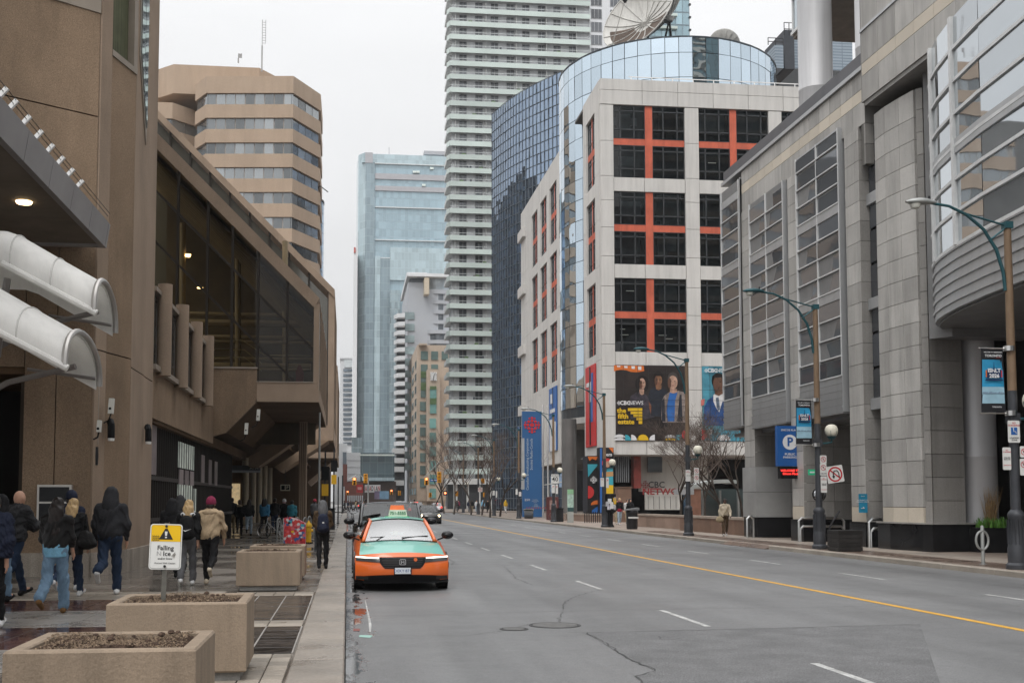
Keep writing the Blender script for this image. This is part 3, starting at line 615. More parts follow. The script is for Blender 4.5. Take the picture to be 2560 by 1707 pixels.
# ---- tan octagonal tower
TAN = M('tan_stone', (.43,.325,.24), .85, var=.05, scale=.15, grain=.06, gscale=8, streak=.12, streak_s=(.25,.25,.03))
tan = thing('tan_office_tower', 'tan stone octagonal office tower with ribbon windows', 'office tower', (-15,168,0))
TP = [(-22.6,165),(-20.6,161.5),(-8.1,160),(-4.35,167),(-4.3,178),(-22.6,178)]
LP = [(-34,166),(-26.0,166),(-22.6,169.5),(-22.5,178),(-34,178)]
TGL = mirror('tan_tower_glass', (.30,.32,.33), .06, .003, .2, .6, .7); TFR = M('tan_window_frame', (.33,.30,.27), .5)
def ribbon(PL, faces, ztop, rows, pitch, wh, top, npan):
    cur = ztop
    def ring(z0,z1,nm='spandrel_band',ins=0.0,mat=TAN):
        c = Vector((sum(p[0] for p in PL)/len(PL), sum(p[1] for p in PL)/len(PL)))
        MB().prism([tuple(Vector(p)+(c-Vector(p)).normalized()*ins) for p in PL],'z',z0,z1).build(nm, mat, tan)
    ring(ztop-top,ztop); z = ztop-top
    for r in range(rows):
        ring(z-wh,z,'window_band',.45,TFR); 
        for fi,(i,j) in enumerate(faces):
            n = npan[fi]; P,Q = Vector(PL[i]),Vector(PL[j]); d = (Q-P)/n; ln = d.length; nn = Vector((d.y,-d.x)).normalized(); a = math.atan2(d.y,d.x)
            key = ('tp',round(ln,2),wh)
            if key not in _MC: _MC[key] = MB().box(.07,ln-.07,-.03,.02,.06,wh-.06).mesh('window')
            for k in range(n):
                p = P + d*k - nn*.34; put(_MC[key],'window',TGL,tan,(p.x,p.y,z-wh),(0,0,a))
        z -= wh; ring(z-(pitch-wh),z); z -= pitch-wh
    ring(0,z)
ribbon(TP,[(0,1),(1,2),(2,3)],62.9,9,3.62,1.66,2.5,[2,9,4])
ribbon(LP,[(0,1),(1,2)],60.4,7,3.62,1.66,2.4,[3,2])
MB().prism([(-30,170),(-26,166.5),(-13.5,166.5),(-11,170),(-11,177),(-30,177)],'z',62,66.4).build('penthouse', TAN, tan)
def mast(px,ptop,pbot,Y,label):
    x,y,zt = at(px,ptop,Y=Y); zb = at(px,pbot,Y=Y)[2]; t = thing('roof_antenna', label, 'antenna', (x,y,zb))
    h = zt-zb; MB().tube([(0,0,0),(0,0,h*.5)],.12,6).tube([(0,0,h*.5),(0,0,h)],.05,5).build('mast', M('antenna_grey',(.35,.35,.35),.5), t, local=True)
    for k in range(9): MB().bar((0,0,h*.5+h*.05*(k+1)),(.55,0,h*.5+h*.05*(k+1)),.05).build('rung', _MC['antenna_grey'], t, local=True)
    MB().tube([(.5,0,h*.55),(.5,0,h)],.04,4).build('side_tube', _MC['antenna_grey'], t, local=True)
mast(656,50,180,165,'tall ladder antenna on the tan tower roof'); mast(596,134,158,172,'short pale antenna on the tan tower penthouse')
# ---- blue glass cylinder sliver and far-left slabs
bt = thing('blue_glass_tower', 'thin blue glass cylinder tower peeking past the tan tower', 'tower', (-11,205,0))
c = at(810,506,Y=205); MB().lathe([(6,0),(6,c[2])],(c[0]-6,205,0),40).build('shaft', gridwall('blue_grid',(.32,.45,.62),(.10,.14,.2),1.1,1.8,.12,.12,.3,.08,.6), bt, True)
MB().lathe([(6.08,c[2]-.4),(6.08,c[2])],(c[0]-6,205,0),40).build('rim', DARKMETAL, bt, True)
dv_ = at(800,470,Y=168); t = thing('roof_davit', 'small crane arm on the edge of the tan tower', 'davit', dv_); MB().tube([(-.6,0,-.2),(0,0,.3),(1.2,0,-.6)],.08,5).build('arm', DARKMETAL, t, local=True)
# ================================================================ far end of the street
def pbox(px0,px1,py0,py1,Y,depth=12,mb=None,pyb=None):       # box whose front spans a surveyed rectangle at distance Y
    x0,_,z1 = at(px0,py0,Y=Y); x1,_,_ = at(px1,py0,Y=Y); z0 = at(px0,py1,Y=Y)[2]
    return (mb or MB()).box(x0,x1,Y,Y+depth,max(z0,0),z1)
FARG = gridwall('far_tower_grid', (.34,.46,.52), (.29,.38,.43), 1.6, 3.4, .10, .10, .25, .18, .35)
FARG2 = gridwall('far_tower_dark', (.26,.34,.38), (.24,.31,.34), 1.5, 3.4, .1, .08, .3, .15, .3)
FARG3 = gridwall('far_tower_pale', (.43,.54,.58), (.36,.45,.48), 1.5, 3.4, .1, .08, .3, .15, .3)
FARL = M('far_light_line', (.62,.66,.67), .5); FARB = M('far_grey_band', (.40,.40,.42), .5, var=.05)
ft = thing('glass_skyscraper', 'tall pale blue glass skyscraper at the end of the street', 'skyscraper', (20,480,0))
pbox(913,1125,386,1252,480,40).build('shaft', FARG, ft)
x0,_,zt = at(893,381,Y=480); x1 = at(914,381,Y=480)[0]
MB().prism([(x0,500),(x0+.6,484),(x1,479.5),(x1,505)],'z',0,zt).build('corner_bay', FARG3, ft)
pbox(914,937,407,1252,479,3).build('slot', FARG2, ft); pbox(951,975,646,1252,479,3).build('slot', FARG2, ft)
pbox(937,951,640,1252,478.5,3).build('slot_light', FARG3, ft); pbox(905,1125,384,406,479.2,3).build('crown', FARG3, ft)
pbox(913,932,381,407,478.8,2).build('crown_louver', FARB, ft); pbox(975,1120,618,700,479,3).build('sky_lobby', FARG3, ft)
for y0,y1 in ((433,447),(464,476)): pbox(938,1125,y0,y1,479.3,2).build('grey_band', FARB, ft)
for y0 in (407,516,598,643): pbox(938,1125,y0,y0+2.2,479.1,2).build('light_line', FARL, ft)
for px,py in ((1032,427),(1040,427),(1075,418),(1055,460)): pbox(px,px+9,py,py+5,478.9,1).build('lit_window', M('far_lit',(.7,.78,.74),.4), ft)
pbox(1060,1120,377,386,490,8).build('roof_plant', FARB, ft); pbox(972,973.5,368,386,485,1).build('mast', FARB, ft)
MIRR = mirror('far_street_glass', (.42,.50,.52), .06, .03, .05, .2, .8)
pbox(975,1000,725,1190,474,8).build('street_bay', gridwall('far_street_grid',(.30,.38,.41),(.25,.31,.33),1.3,3.2,.12,.1,.5,.12,.5), ft)
sl = thing('white_sliver_tower', 'thin white tower edge left of the glass skyscraper', 'tower', (0,470,0)); pbox(885,894,620,1200,470,20).build('shaft', M('far_white',(.66,.67,.68),.7,var=.04,scale=.05), sl); pbox(884.5,889,618,632,469.5,1).build('red_mark', M('far_red',(.45,.12,.1),.6), sl)
wb = thing('white_slab_block', 'small far white apartment slab with dark window bands', 'apartment block', (-2,400,0)); pbox(851,880,895,1252,400,14).build('shaft', _MC['far_white'], wb)
FWIN = M('far_window', (.16,.19,.22), .25, var=.4, scale=.3)
for k in range(16):
    y0 = 922+k*12.2; pbox(858,880.5,y0,y0+6.6,399.7,1).build('window_band', FWIN, wb)
pbox(850,881,893,897,399.5,14).build('roof_slab', _MC['far_white'], wb); pbox(861,880.5,899,918,399.6,1).build('roof_screen', FARL, wb)
lw = thing('white_corner_block', 'white street corner block far down the left pavement', 'building', (-5,330,0)); pbox(838,868,1108,1262,330,20).build('wall', _MC['far_white'], lw); pbox(857,866,1130,1168,329.7,1).build('window', FWIN, lw); pbox(857,866,1175,1215,329.7,1).build('window', FWIN, lw)
pd = thing('arts_podium', 'white and dark glass podium below the glass skyscraper', 'building', (4,300,0))
pbox(868,901,1131,1262,300,30).build('white_wall', _MC['far_white'], pd)
for k in range(4): pbox(868,901,1150+k*17,1151+k*17,299.9,.5).build('panel_line', FARB, pd)
pbox(901,986,1131,1205,301,30).build('glass_box', gridwall('podium_grid',(.10,.14,.155),(.16,.21,.22),2.0,3.0,.05,.05,.4,.1,.2), pd); pbox(900,986,1135,1138.5,299.5,1).build('light_strip', M('podium_light',(.7,.75,.7),.5), pd)
pbox(879,905,1093,1132,303,20).build('upper_box', gridwall('podium_grid2',(.24,.30,.32),(.3,.36,.38),1.4,3.2,.1,.08,.4,.12,.3), pd)
pbox(905,986,1193,1201,296,4).build('balcony_rail', FARG3, pd); pbox(868,990,1203,1262,298,4).build('base', M('far_brown',(.085,.06,.05),.7), pd)
bb = thing('brick_corner_building', 'red brown low building behind the far traffic lights', 'building', (0,262,0)); pbox(862,907,1205,1256,262,10).build('wall', M('far_brick',(.22,.09,.07),.8), bb); pbox(857,868,1160,1215,300,4).build('brick_tower', _MC['far_brick'], bb)
for k in range(8): pbox(868+k*5.2,871+k*5.2,1238,1254,261.5,.6).build('column', FARL, bb)
bs = thing('red_billboard', 'small red billboard left of the white lettered board', 'billboard', at(899,1221,Y=258)); b0 = at(891,1211,Y=258); b1 = at(907.5,1231,Y=258)
pbox(891,907.5,1211,1231,258,.4).build('panel', M('billboard_red',(.55,.05,.05),.5), bs); pbox(894,904,1217,1224,257.8,.1).build('print', M('billboard_pink',(.7,.35,.33),.5), bs)
ws = thing('white_billboard', 'white billboard with red and black capital letters far down the street', 'billboard', at(932,1221,Y=257)); pbox(912,951,1211.5,1230.5,257,.4).build('panel', WHITE, ws)
LR = M('letter_red',(.5,.05,.05),.5); LK = M('letter_black',(.03,.03,.035),.5)
for i,ch in enumerate('ANADIAN'):
    p = at(914.8+i*5.4,1221,Y=256.7); text(ch,'lettering',(LR,LK)[i%2],ws,p,1.55,xs=.42,bold=.02)
bl = thing('blue_billboard', 'pale blue billboard panel low behind the parked cars', 'billboard', at(962,1237,Y=254)); pbox(949,972,1227,1247,254,.4).build('panel', M('billboard_blue',(.25,.42,.58),.5,var=.3,scale=.4), bl); pbox(936,949,1227,1247,254.2,.4).build('panel', M('billboard_violet',(.25,.2,.3),.5,var=.4,scale=.5), bl)
# ---- grey condo with rounded balconies
CG = M('condo_grey', (.42,.44,.47), .6, var=.05, scale=.1); CGL = mirror('condo_glass',(.16,.18,.2),.08,.002,.2,.4,.3); CW = M('condo_white',(.66,.67,.68),.6,var=.05,scale=.1)
co = thing('grey_condo', 'grey condominium with rounded balcony bay and white roof slab', 'condominium', (30,350,0))
pbox(1020,1125,722,1200,350,25).build('body', CG, co); pbox(1018,1125,682,690,348,28).build('roof_slab', CW, co); pbox(1024,1062,690,708,352,16).build('penthouse', CGL, co)
x0,_,zt = at(997,748,Y=385); x1,_,z1 = at(1020,690,Y=350)
MB().prism([(x1,350.3),(x0+1.5,392),(x1+6,392),(x1+6,350.3)],'z',0,z1-2).build('street_wing', CG, co); MB().prism([(x1-.4,349),(x0+1,393),(x1+6,393),(x1+6,349)],'z',z1-.4,z1+1).build('roof_edge', CW, co)
for k in range(14): pbox(1011,1036,780+k*29,798+k*29,349.7,1).build('window', M('condo_pale_glass',(.36,.45,.46),.2,.2,var=.3,scale=.3,rnd=.3), co)
pbox(1061,1073,694,735,346,10).build('stair_core', M('condo_cream',(.55,.47,.36),.7), co)
cx,cy = at(1098,800,Y=356)[0],356; rr = at(1098,0,Y=356)[0]-at(1048,0,Y=356)[0]
for k in range(7):
    zz = at(1098,735+k*25,Y=350)[2]; r_ = rr*(1 if k < 4 else 1.13)
    MB().lathe([(r_,zz-.0),(r_,zz+1.15)],(cx,cy,0),28).build('balcony', CG, co, True); MB().lathe([(r_*.93,zz-1.9),(r_*.93,zz)],(cx,cy,0),28).build('window_band', CGL, co, True)
MB().lathe([(rr*.8,at(1098,735,Y=350)[2]),(rr*.8,at(1098,694,Y=350)[2])],(cx,cy,0),28).build('crown', gridwall('condo_crown',(.48,.54,.58),(.36,.4,.43),1.4,1.4,.1,.1,.2,.2,.2), co, True)
MB().lathe([(rr*1.1,0),(rr*1.1,at(1098,905,Y=350)[2])],(cx,cy,0),28).build('base', CG, co, True)
# stack of pointed balconies on the street corner
for k in range(19):
    py = 786+k*21.3; x0,_,zz = at(986,py,Y=338); x1 = at(1012,py,Y=338)[0]
    MB().prism([(x0,342),(x0+1.0,338),(x1,337),(x1,344)],'z',zz-.9,zz+.35).build('balcony', CW if k%1 == 0 else CG, co)
pbox(992,1013,790,1205,341,8).build('balcony_back', M('condo_dark',(.07,.075,.08),.5), co)
for py in (1120,1144,1166,1200): pbox(982-(py>1130)*3,1010,py,py+13,334,8).build('terrace', CW, co)
pbox(983,1012,1160,1252,336,6).build('terrace_back', _MC['condo_dark'], co)
# ---- tan clock building
TK = M('clock_tan', (.52,.42,.33), .85, var=.06, scale=.15, streak=.1); TKG = mirror('clock_glass',(.14,.22,.2),.08,.002,.2,.4,.35); TKB = M('clock_green',(.09,.15,.06),.5)
ck = thing('tan_clock_building', 'tan building with green windows and a clock face below its cornice', 'building', (33,312,0))
pbox(1043,1125,862,1252,312,20).build('body', TK, ck)
x1 = at(1043,862,Y=312)[0]; z1 = at(1043,862,Y=312)[2]; x0 = at(1024,862,Y=350)[0]
MB().prism([(x1,312.3),(x0,350),(x1+8,350),(x1+8,312.3)],'z',0,z1).build('street_wing', TK, ck)
for k in range(11):
    for j in range(3):
        t = (j+.25)/3; P = lerp2((x1,312),(x0,350),t); Q = lerp2((x1,312),(x0,350),t+.16); zz = z1-4-k*3.6
        seg(Q,P,zz-1.9,zz,.3,0,.12).build('window', TKG, ck)
def win(px0,px1,py0,py1,Y,mat,par): return pbox(px0,px1,py0,py1,Y,.5).build('window', mat, par)
for c0,c1 in ((1052,1070),(1078,1095),(1104,1120)): win(c0,c1,878,899,311.7,TKG,ck)
win(1052,1069,911,993,311.7,TKG,ck); pbox(1052,1069,928,944,311.5,.3).build('green_panel', TKB, ck); pbox(1052,1069,955,975,311.5,.3).build('green_panel', TKB, ck)
for k in range(7): win(1050,1068,1004+k*32,1026+k*32,311.7,TKG,ck)
win(1078,1095,911,922,311.7,TKG,ck)
pbox(1068,1100,923,1252,307,5).build('clock_bay', TK, ck); pbox(1076,1092,930,951,306.6,.5).build('clock_face', WHITE, ck)
c = at(1084,940.5,Y=306.4); mb = MB().bar(c,(c[0]+.45,c[1],c[2]+.9),.16,.1).bar(c,(c[0]-.1,c[1],c[2]-1.0),.14,.1)
for k in range(12):
    a = math.pi*k/6; mb.bar((c[0]+.75*math.cos(a),c[1],c[2]+.95*math.sin(a)),(c[0]+.95*math.cos(a),c[1],c[2]+1.2*math.sin(a)),.1,.1)
mb.build('clock_hands', BLACK, ck)
win(1075,1091,965,1033,306.6,M('clock_teal',(.18,.36,.33),.2,.3,rnd=.3),ck); pbox(1075,1091,965,973,306.4,.3).build('green_panel', TKB, ck); pbox(1075,1091,995,1010,306.4,.3).build('green_panel', TKB, ck)
for k in range(6): win(1074,1090,1046+k*35,1070+k*35,306.6,_MC['clock_teal'],ck)
pbox(1048,1068,858,862,310,4).build('cornice', TK, ck)
# ---- white balcony tower
BW = M('tower_white', (.72,.735,.755), .6, var=.05, scale=.12, streak=.12, streak_s=(.4,.4,.04)); MINT = M('mint_balcony_glass', (.55,.63,.595), .25, var=.1, scale=.12, rnd=.1); BSL = M('balcony_slab',(.62,.63,.62),.6)
BWIN = mirror('tower_window',(.12,.13,.145),.08,.002,.2,.5,.2); RAILM = M('balcony_rail',(.60,.64,.63),.4,.4)
tw = thing('balcony_tower', 'white residential tower banded by pale green glass balconies', 'apartment tower', (30,232,0))
TY = 233.0; X0 = at(1131,500,Y=TY)[0]; XB = at(1124,500,Y=TY)[0]; X2 = at(1476,100,Y=TY)[0]; X3 = at(1546,100,Y=TY)[0]; X4 = at(1738,60,Y=TY)[0]
MB().box(X0,X3,TY+1.2,TY+8,0,126).build('shaft', BW, tw)
pit = 2.905; base = at(1200,31,Y=TY)[2]
zs = [base - k*pit for k in range(-6,40)]
adj = lambda z: z
bal_side = MB().box(XB-.45,X0+.3,TY+1.4,TY+8,-.3,.6).mesh('side_slab'); bal_long = MB().box(XB,X2,TY-.05,TY+1.25,-.12,.1).mesh('slab'); bal_short = MB().box(XB,X0+12.5,TY-.05,TY+1.25,-.12,.1).mesh('slab')
sm = MB().prism([(-.0,0),(1.35,-2.15),(1.35,0)],'z',0,.01)
wmesh = MB().box(0,1.6,0,.14,0,2.3); wm2 = MB().box(.05,.76,-.02,.12,.08,2.22).box(.84,1.55,-.02,.12,.08,2.22).mesh('pane'); wfr = M('tower_window_frame',(.5,.51,.52),.5)
wmm = wmesh.mesh('window')
for z in zs:
    if z < 4: continue
    long_ = z > 76
    xe = X2 if long_ else X0+12.5
    b = put(bal_long if long_ else bal_short, 'balcony', BSL, tw, (0,0,z))
    mk = ('bg',long_)
    if mk not in _MC:
        _MC[mk] = MB().box(XB,xe,TY-.1,TY-.04,-.35,.72).prism([(XB,TY-.1),(XB+.06,TY-.1),(XB-.45,TY+1.5),(XB-.55,TY+1.5)],'z',-.35,.72).mesh('glass_rail')
        _MC[mk+(1,)] = MB().box(XB-.02,xe,TY-.11,TY-.05,1.16,1.24).mesh('handrail'); 
        mp = MB()
        for k in range(int((xe-XB)/6.6)+1): mp.box(XB+1.2+k*6.6,XB+1.26+k*6.6,TY+.2,TY+1.25,.1,2.6)
        _MC[mk+(2,)] = mp.mesh('divider')
    put(_MC[mk],'glass_rail',MINT,b,(0,0,z)); put(bal_side,'side_slab',BSL,b,(0,0,z)); put(_MC[mk+(1,)],'handrail',RAILM,b,(0,0,z)); put(_MC[mk+(2,)],'divider',BSL,b,(0,0,z))
    k = 0; x = X0+1.55
    while x < xe-1.5:
        w_ = put(wmm,'window',wfr,tw,(x,TY+1.08,z+.25)); put(wm2,'pane',BWIN,w_,(x,TY+1.06,z+.25)); x += 3.42
    if long_ and z < 118:
        for x in (X2+.3,X2+4.6):
            w_ = put(MB().box(0,2.5,-.05,.1,0,2.2).mesh('window') if 'w3' not in _MC else _MC['w3'],'window',wfr,tw,(x,TY+.9,z+.2)); _MC['w3'] = w_.data
            if 'w3p' not in _MC: _MC['w3p'] = MB().box(.1,.75,-.1,-.04,.1,2.1).box(.85,1.6,-.1,-.04,.1,2.1).box(1.7,2.4,-.1,-.04,.1,2.1).mesh('pane')
            put(_MC['w3p'],'pane',BWIN,w_,(x,TY+.9,z+.2))
_it = [MB().box(0,w_,0,.4,.1,h_).mesh('balcony_item') for w_,h_ in ((.5,1.0),(1.1,.9),(.35,1.4),(.8,1.15))]; _im = [M('item_%d'%q,c,.7) for q,c in enumerate(((.1,.08,.06),(.5,.48,.44),(.06,.07,.09),(.12,.2,.08)))]; rg = random.Random(8)
for me_,m_ in zip(_it,_im): me_.materials.append(m_)
for k in range(90):
    z = rg.choice(zs); x = rg.uniform(X0+.5,X0+10 if z < 76 else X2-2)
    if z > 6: put(rg.choice(_it),'balcony_item',None,tw,(x,TY+.5,z))
MB().box(X2,X3,TY+.95,TY+1.3,60,126).build('white_wing', BW, tw)
MB().box(X3,X4,TY+4,TY+24,40,126).build('glass_wing', gridwall('tower_side_glass',(.34,.48,.54),(.15,.2,.23),1.6,pit,.1,.12,.45,.1,.5), tw)
for z in zs[:18]: MB().box(X3+6,X4-3,TY+3.2,TY+4,z-.1,z+.5).build('glass_balcony', MINT, tw); MB().box(X4-.2,X4+.25,TY+3.6,TY+4.2,z-.15,z+.2).build('slab_edge', DARKMETAL, tw)
MB().box(XB-.5,X0+26,TY-2,TY+2,0,5.2).build('shopfront', M('tower_shopfront',(.05,.055,.06),.3), tw); MB().box(XB-1,X0+26,TY-3,TY+1,5.2,6.4).build('shop_canopy', BSL, tw)
for k in range(5): MB().box(XB+1+k*2.4,XB+1.5+k*2.4,TY-2.3,TY-1.9,0,5.2).build('shop_pillar', BSL, tw)
# ---- dark curved glass building
dk = thing('dark_glass_building', 'dark navy mirror glass office building beside the balcony tower', 'office building', (29,185,0))
DA, DB = Vector((33.9,174.5)), Vector((25.4,195.5)); DZ = 71.0
DKG = mirror('navy_mirror', (.33,.42,.55), .02, .14, .10, .1, .96); DKL = M('navy_mullion',(.16,.19,.22),.4,.5)
def arcp(t):
    p = DB.lerp(DA,t); nn = Vector((-1,-.4)).normalized(); return p + nn*2.2*math.sin(math.pi*t)*.5
NC, pz = 22, 1.72; mb = MB(); ml_ = MB(); rnd_ = random.Random(3)
rows = int(DZ/pz)
for i in range(NC):
    a, b = arcp(i/NC), arcp((i+1)/NC)
    for j in range(rows):
        z0, z1 = DZ-(j+1)*pz, DZ-j*pz; w0, w1 = rnd_.uniform(-.03,.03), rnd_.uniform(-.03,.03)
        d = Vector((-1,-.4)).normalized()
        mb.poly([(a.x+d.x*w0,a.y+d.y*w0,z0+.03),(b.x+d.x*w1,b.y+d.y*w1,z0+.03),(b.x-d.x*w0,b.y-d.y*w0,z1-.03),(a.x-d.x*w1,a.y-d.y*w1,z1-.03)])
    ml_.tube([(a.x-.08,a.y-.04,0),(a.x-.08,a.y-.04,DZ)],.055,4)
for j in range(rows+1):
    z = DZ-j*pz; ml_.tube([(arcp(i/8).x-.08,arcp(i/8).y-.04,z) for i in range(9)],.05,4)
stuff(mb.build('glass_panes', DKG, dk, fix=False)); stuff(ml_.build('mullions', DKL, dk))
MB().prism([(DA.x,DA.y),(DB.x,DB.y),(DB.x+30,DB.y+4),(DA.x+30,DA.y+6)],'z',0,DZ-.3).build('core', BLACK, dk)
# blocks across the road whose reflection darkens the navy glass
hb = thing('reflected_block', 'dark office block seen only as reflection in the navy glass', 'office building', (-40,240,0)); MB().box(-70,-15,205,300,0,72).build('wall', M('reflected_brown',(.10,.095,.09),.6,var=.3,scale=.1), hb)
for k in range(16): MB().box(-15.1,-14.9,206,299,6+k*4.1,8+k*4.1).build('window_band', FWIN, hb)
rt = thing('reflected_tower', 'teal glass tower seen only as reflection in the mirror drum', 'tower', (100,-80,0)); MB().box(78,150,-110,-75,0,190).build('shaft', gridwall('reflected_grid',(.10,.17,.18),(.03,.05,.05),3.2,3.4,.1,.1,.6,.2,.2), rt)
for k in range(50): MB().box(77,112,-75.2,-73.5,6+k*3.6,7.2+k*3.6).build('balcony', M('reflected_slab',(.42,.38,.32),.7), rt)
# ================================================================ broadcasting building with orange framed windows
cb = thing('broadcast_building', 'pale precast office building with orange window bars and posters', 'office building', (32,108,0))
FY = 100.0
ORG = M('orange_bar', (.56,.125,.07), .55, var=.14, scale=.7, streak=.2, streak_s=(1,1,.2)); CFR = M('cbc_frame',(.06,.065,.07),.4,.4)
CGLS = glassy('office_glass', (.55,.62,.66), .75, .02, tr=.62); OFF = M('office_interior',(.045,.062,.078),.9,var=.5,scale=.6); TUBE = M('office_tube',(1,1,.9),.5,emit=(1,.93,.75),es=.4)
DKBACK = M('joint_dark',(.16,.155,.15),.9)
zf = lambda py: at(1533,py,Y=FY)[2]
rowsz = [(zf(343.7),zf(261)),(zf(442),zf(360)),(zf(559),zf(477)),(zf(659),zf(576)),(zf(777),zf(694)),(zf(878),zf(794))]
pz0, pz1 = zf(1101), zf(912); RZ = zf(197); GZ = zf(1136)
bays = [(24.36,27.41,28.1,31.17),(32.53,35.58,36.23,39.32),(40.62,43.67,44.3,47.4)]
piers = [(23.12,24.36),(31.17,32.53),(39.32,40.62),(47.4,48.8)]
def panel(x0,x1,z0,z1,y=FY,t=.5,name='precast_panel',g=.02): return MB().box(x0+g,x1-g,y,y+t,z0+g,z1-g).build(name, PALE, cb)
MB().box(23.2,48.8,FY+.35,FY+.6,rowsz[0][1],RZ-.1).build('backing', DKBACK, cb)
for a,b in piers:
    ys = [GZ,pz0,pz0+(pz1-pz0)*.5,pz1] + [r[0] for r in rowsz[::-1]][0:1] + [0]
    zz = sorted(set([round(v,2) for v in [GZ,zf(1040),zf(972),zf(915),zf(860),zf(785),zf(715),zf(640),zf(568),zf(500),zf(440),zf(352),zf(262)]]))
    for z0,z1 in zip(zz,zz[1:]): panel(a,b,z0,z1)
    MB().box(a+.05,b-.05,FY+.3,FY+.6,GZ,RZ-1).build('backing', DKBACK, cb)
for (a,b,c,d) in bays:
    for z0,z1 in [(rowsz[1][0]-(rowsz[1][0]-rowsz[2][1]),rowsz[1][0]),(rowsz[4][1],rowsz[3][0]),(pz1,rowsz[5][0]),(GZ,pz0)]:
        m_ = (a+d)/2
        for u,v in ((a,m_-.5),(m_-.5,d)): panel(u,v,z0,z1,FY+.06,.5)
        MB().box(a,d,FY+.3,FY+.62,z0+.05,z1-.05).build('backing', DKBACK, cb)
    for z0,z1 in rowsz: pass
    for lo,hi in ((rowsz[1],rowsz[0]),(rowsz[3],rowsz[2]),(rowsz[5],rowsz[4])):
        MB().box(b,c,FY+.18,FY+.6,lo[0],hi[1]).build('orange_post', ORG, cb); 
        for u,v in ((a,b),(c,d)): MB().box(u,v,FY+.22,FY+.6,lo[1],hi[0]).build('orange_bar', ORG, cb)
x = 23.12; n = 0
while x < 48.5:
    w_ = 3.42 if n else 4.0
    z_m = (RZ+rowsz[0][1])/2+.15
    panel(x,x+w_,z_m,RZ); panel(x,x+w_,rowsz[0][1],z_m); x += w_; n += 1
_PM = {}
def window(par, u0,u1,z0,z1, plane, off, cols, rws, glass=CGLS, deep=1.6, frame=CFR, back=True, tubes=0):
    # u runs along X for plane 'y' (facing the camera) or along Y for plane 'x' (facing the road)
    fr = MB(); uc = [u0+(u1-u0)*c for c in cols]; zc_ = [z0+(z1-z0)*r for r in rws]; t = .055
    def bx(mb,a,b,c,d,e,f): (mb.box(a,b,off+e,off+f,c,d) if plane == 'y' else mb.box(off+e,off+f,a,b,c,d))
    for u in uc: bx(fr,max(u-t,u0),min(u+t,u1),z0,z1,.2,.34)
    for z in zc_: bx(fr,u0,u1,max(z-t,z0),min(z+t,z1),.2,.34)
    w_ = fr.build('window', frame, par)
    for i in range(len(uc)-1):
        for j in range(len(zc_)-1):
            du, dz = uc[i+1]-uc[i]-2*t, zc_[j+1]-zc_[j]-2*t; key = (plane,round(du,2),round(dz,2),glass.name)
            if key not in _PM:
                _PM[key] = (MB().poly([(0,0,0),(du,0,0),(du,0,dz),(0,0,dz)]) if plane == 'y' else MB().poly([(0,0,0),(0,du,0),(0,du,dz),(0,0,dz)])).mesh('pane')
            loc = (uc[i]+t,off+.26,zc_[j]+t) if plane == 'y' else (off+.26,uc[i]+t,zc_[j]+t)
            put(_PM[key],'pane',glass,w_,loc)
    for k in range(tubes):
        u = random.uniform(u0+.4,u1-1.2); z = random.uniform(z0+1.3,z1-.6); y_ = random.uniform(.6,1.3)
        mb = MB(); bx(mb,u,u+.75,z,z+.05,y_,y_+.1); mb.build('ceiling_lamp', TUBE, w_)
    return w_
C3, R3 = (0,.22,.66,1), (0,.28,.84,1)
for (a,b,c,d) in bays:
    for z0,z1 in rowsz:
        if a > 40 and z1 < 30: continue
        window(cb,a,b,z0,z1,'y',FY,C3,R3,tubes=random.choice([0,0,1,2,3])); window(cb,c,d,z0,z1,'y',FY,C3 if False else (0,.34,.78,1),R3,tubes=random.choice([0,0,1,2,3]))
BL = M('office_blind',(.30,.33,.34),.8,var=.2)
for k in range(26):
    a,b,c,d = random.choice(bays[:2]); z0,z1 = random.choice(rowsz); u,v = random.choice([(a,b),(c,d)]); MB().box(u+random.uniform(0,.9),u+random.uniform(1.3,2.9),FY+.5,FY+.55,z0+random.uniform(.1,1.6),z0+random.uniform(2.0,3.0)).build('blind', BL, cb)
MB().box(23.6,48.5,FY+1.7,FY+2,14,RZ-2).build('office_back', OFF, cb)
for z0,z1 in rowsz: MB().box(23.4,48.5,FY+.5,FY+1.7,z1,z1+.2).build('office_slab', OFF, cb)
MB().box(23.2,48.8,FY+.62,112,RZ-.3,RZ-.05).build('roof', DKBACK, cb)
MB().box(26,48,FY+.6,FY+.66,RZ+.45,RZ+.52).build('roof_rail', WHITE, cb)
for k in range(11): MB().box(26.2+k*2,26.28+k*2,FY+.6,FY+.66,RZ-.1,RZ+.45).build('rail_post', WHITE, cb)
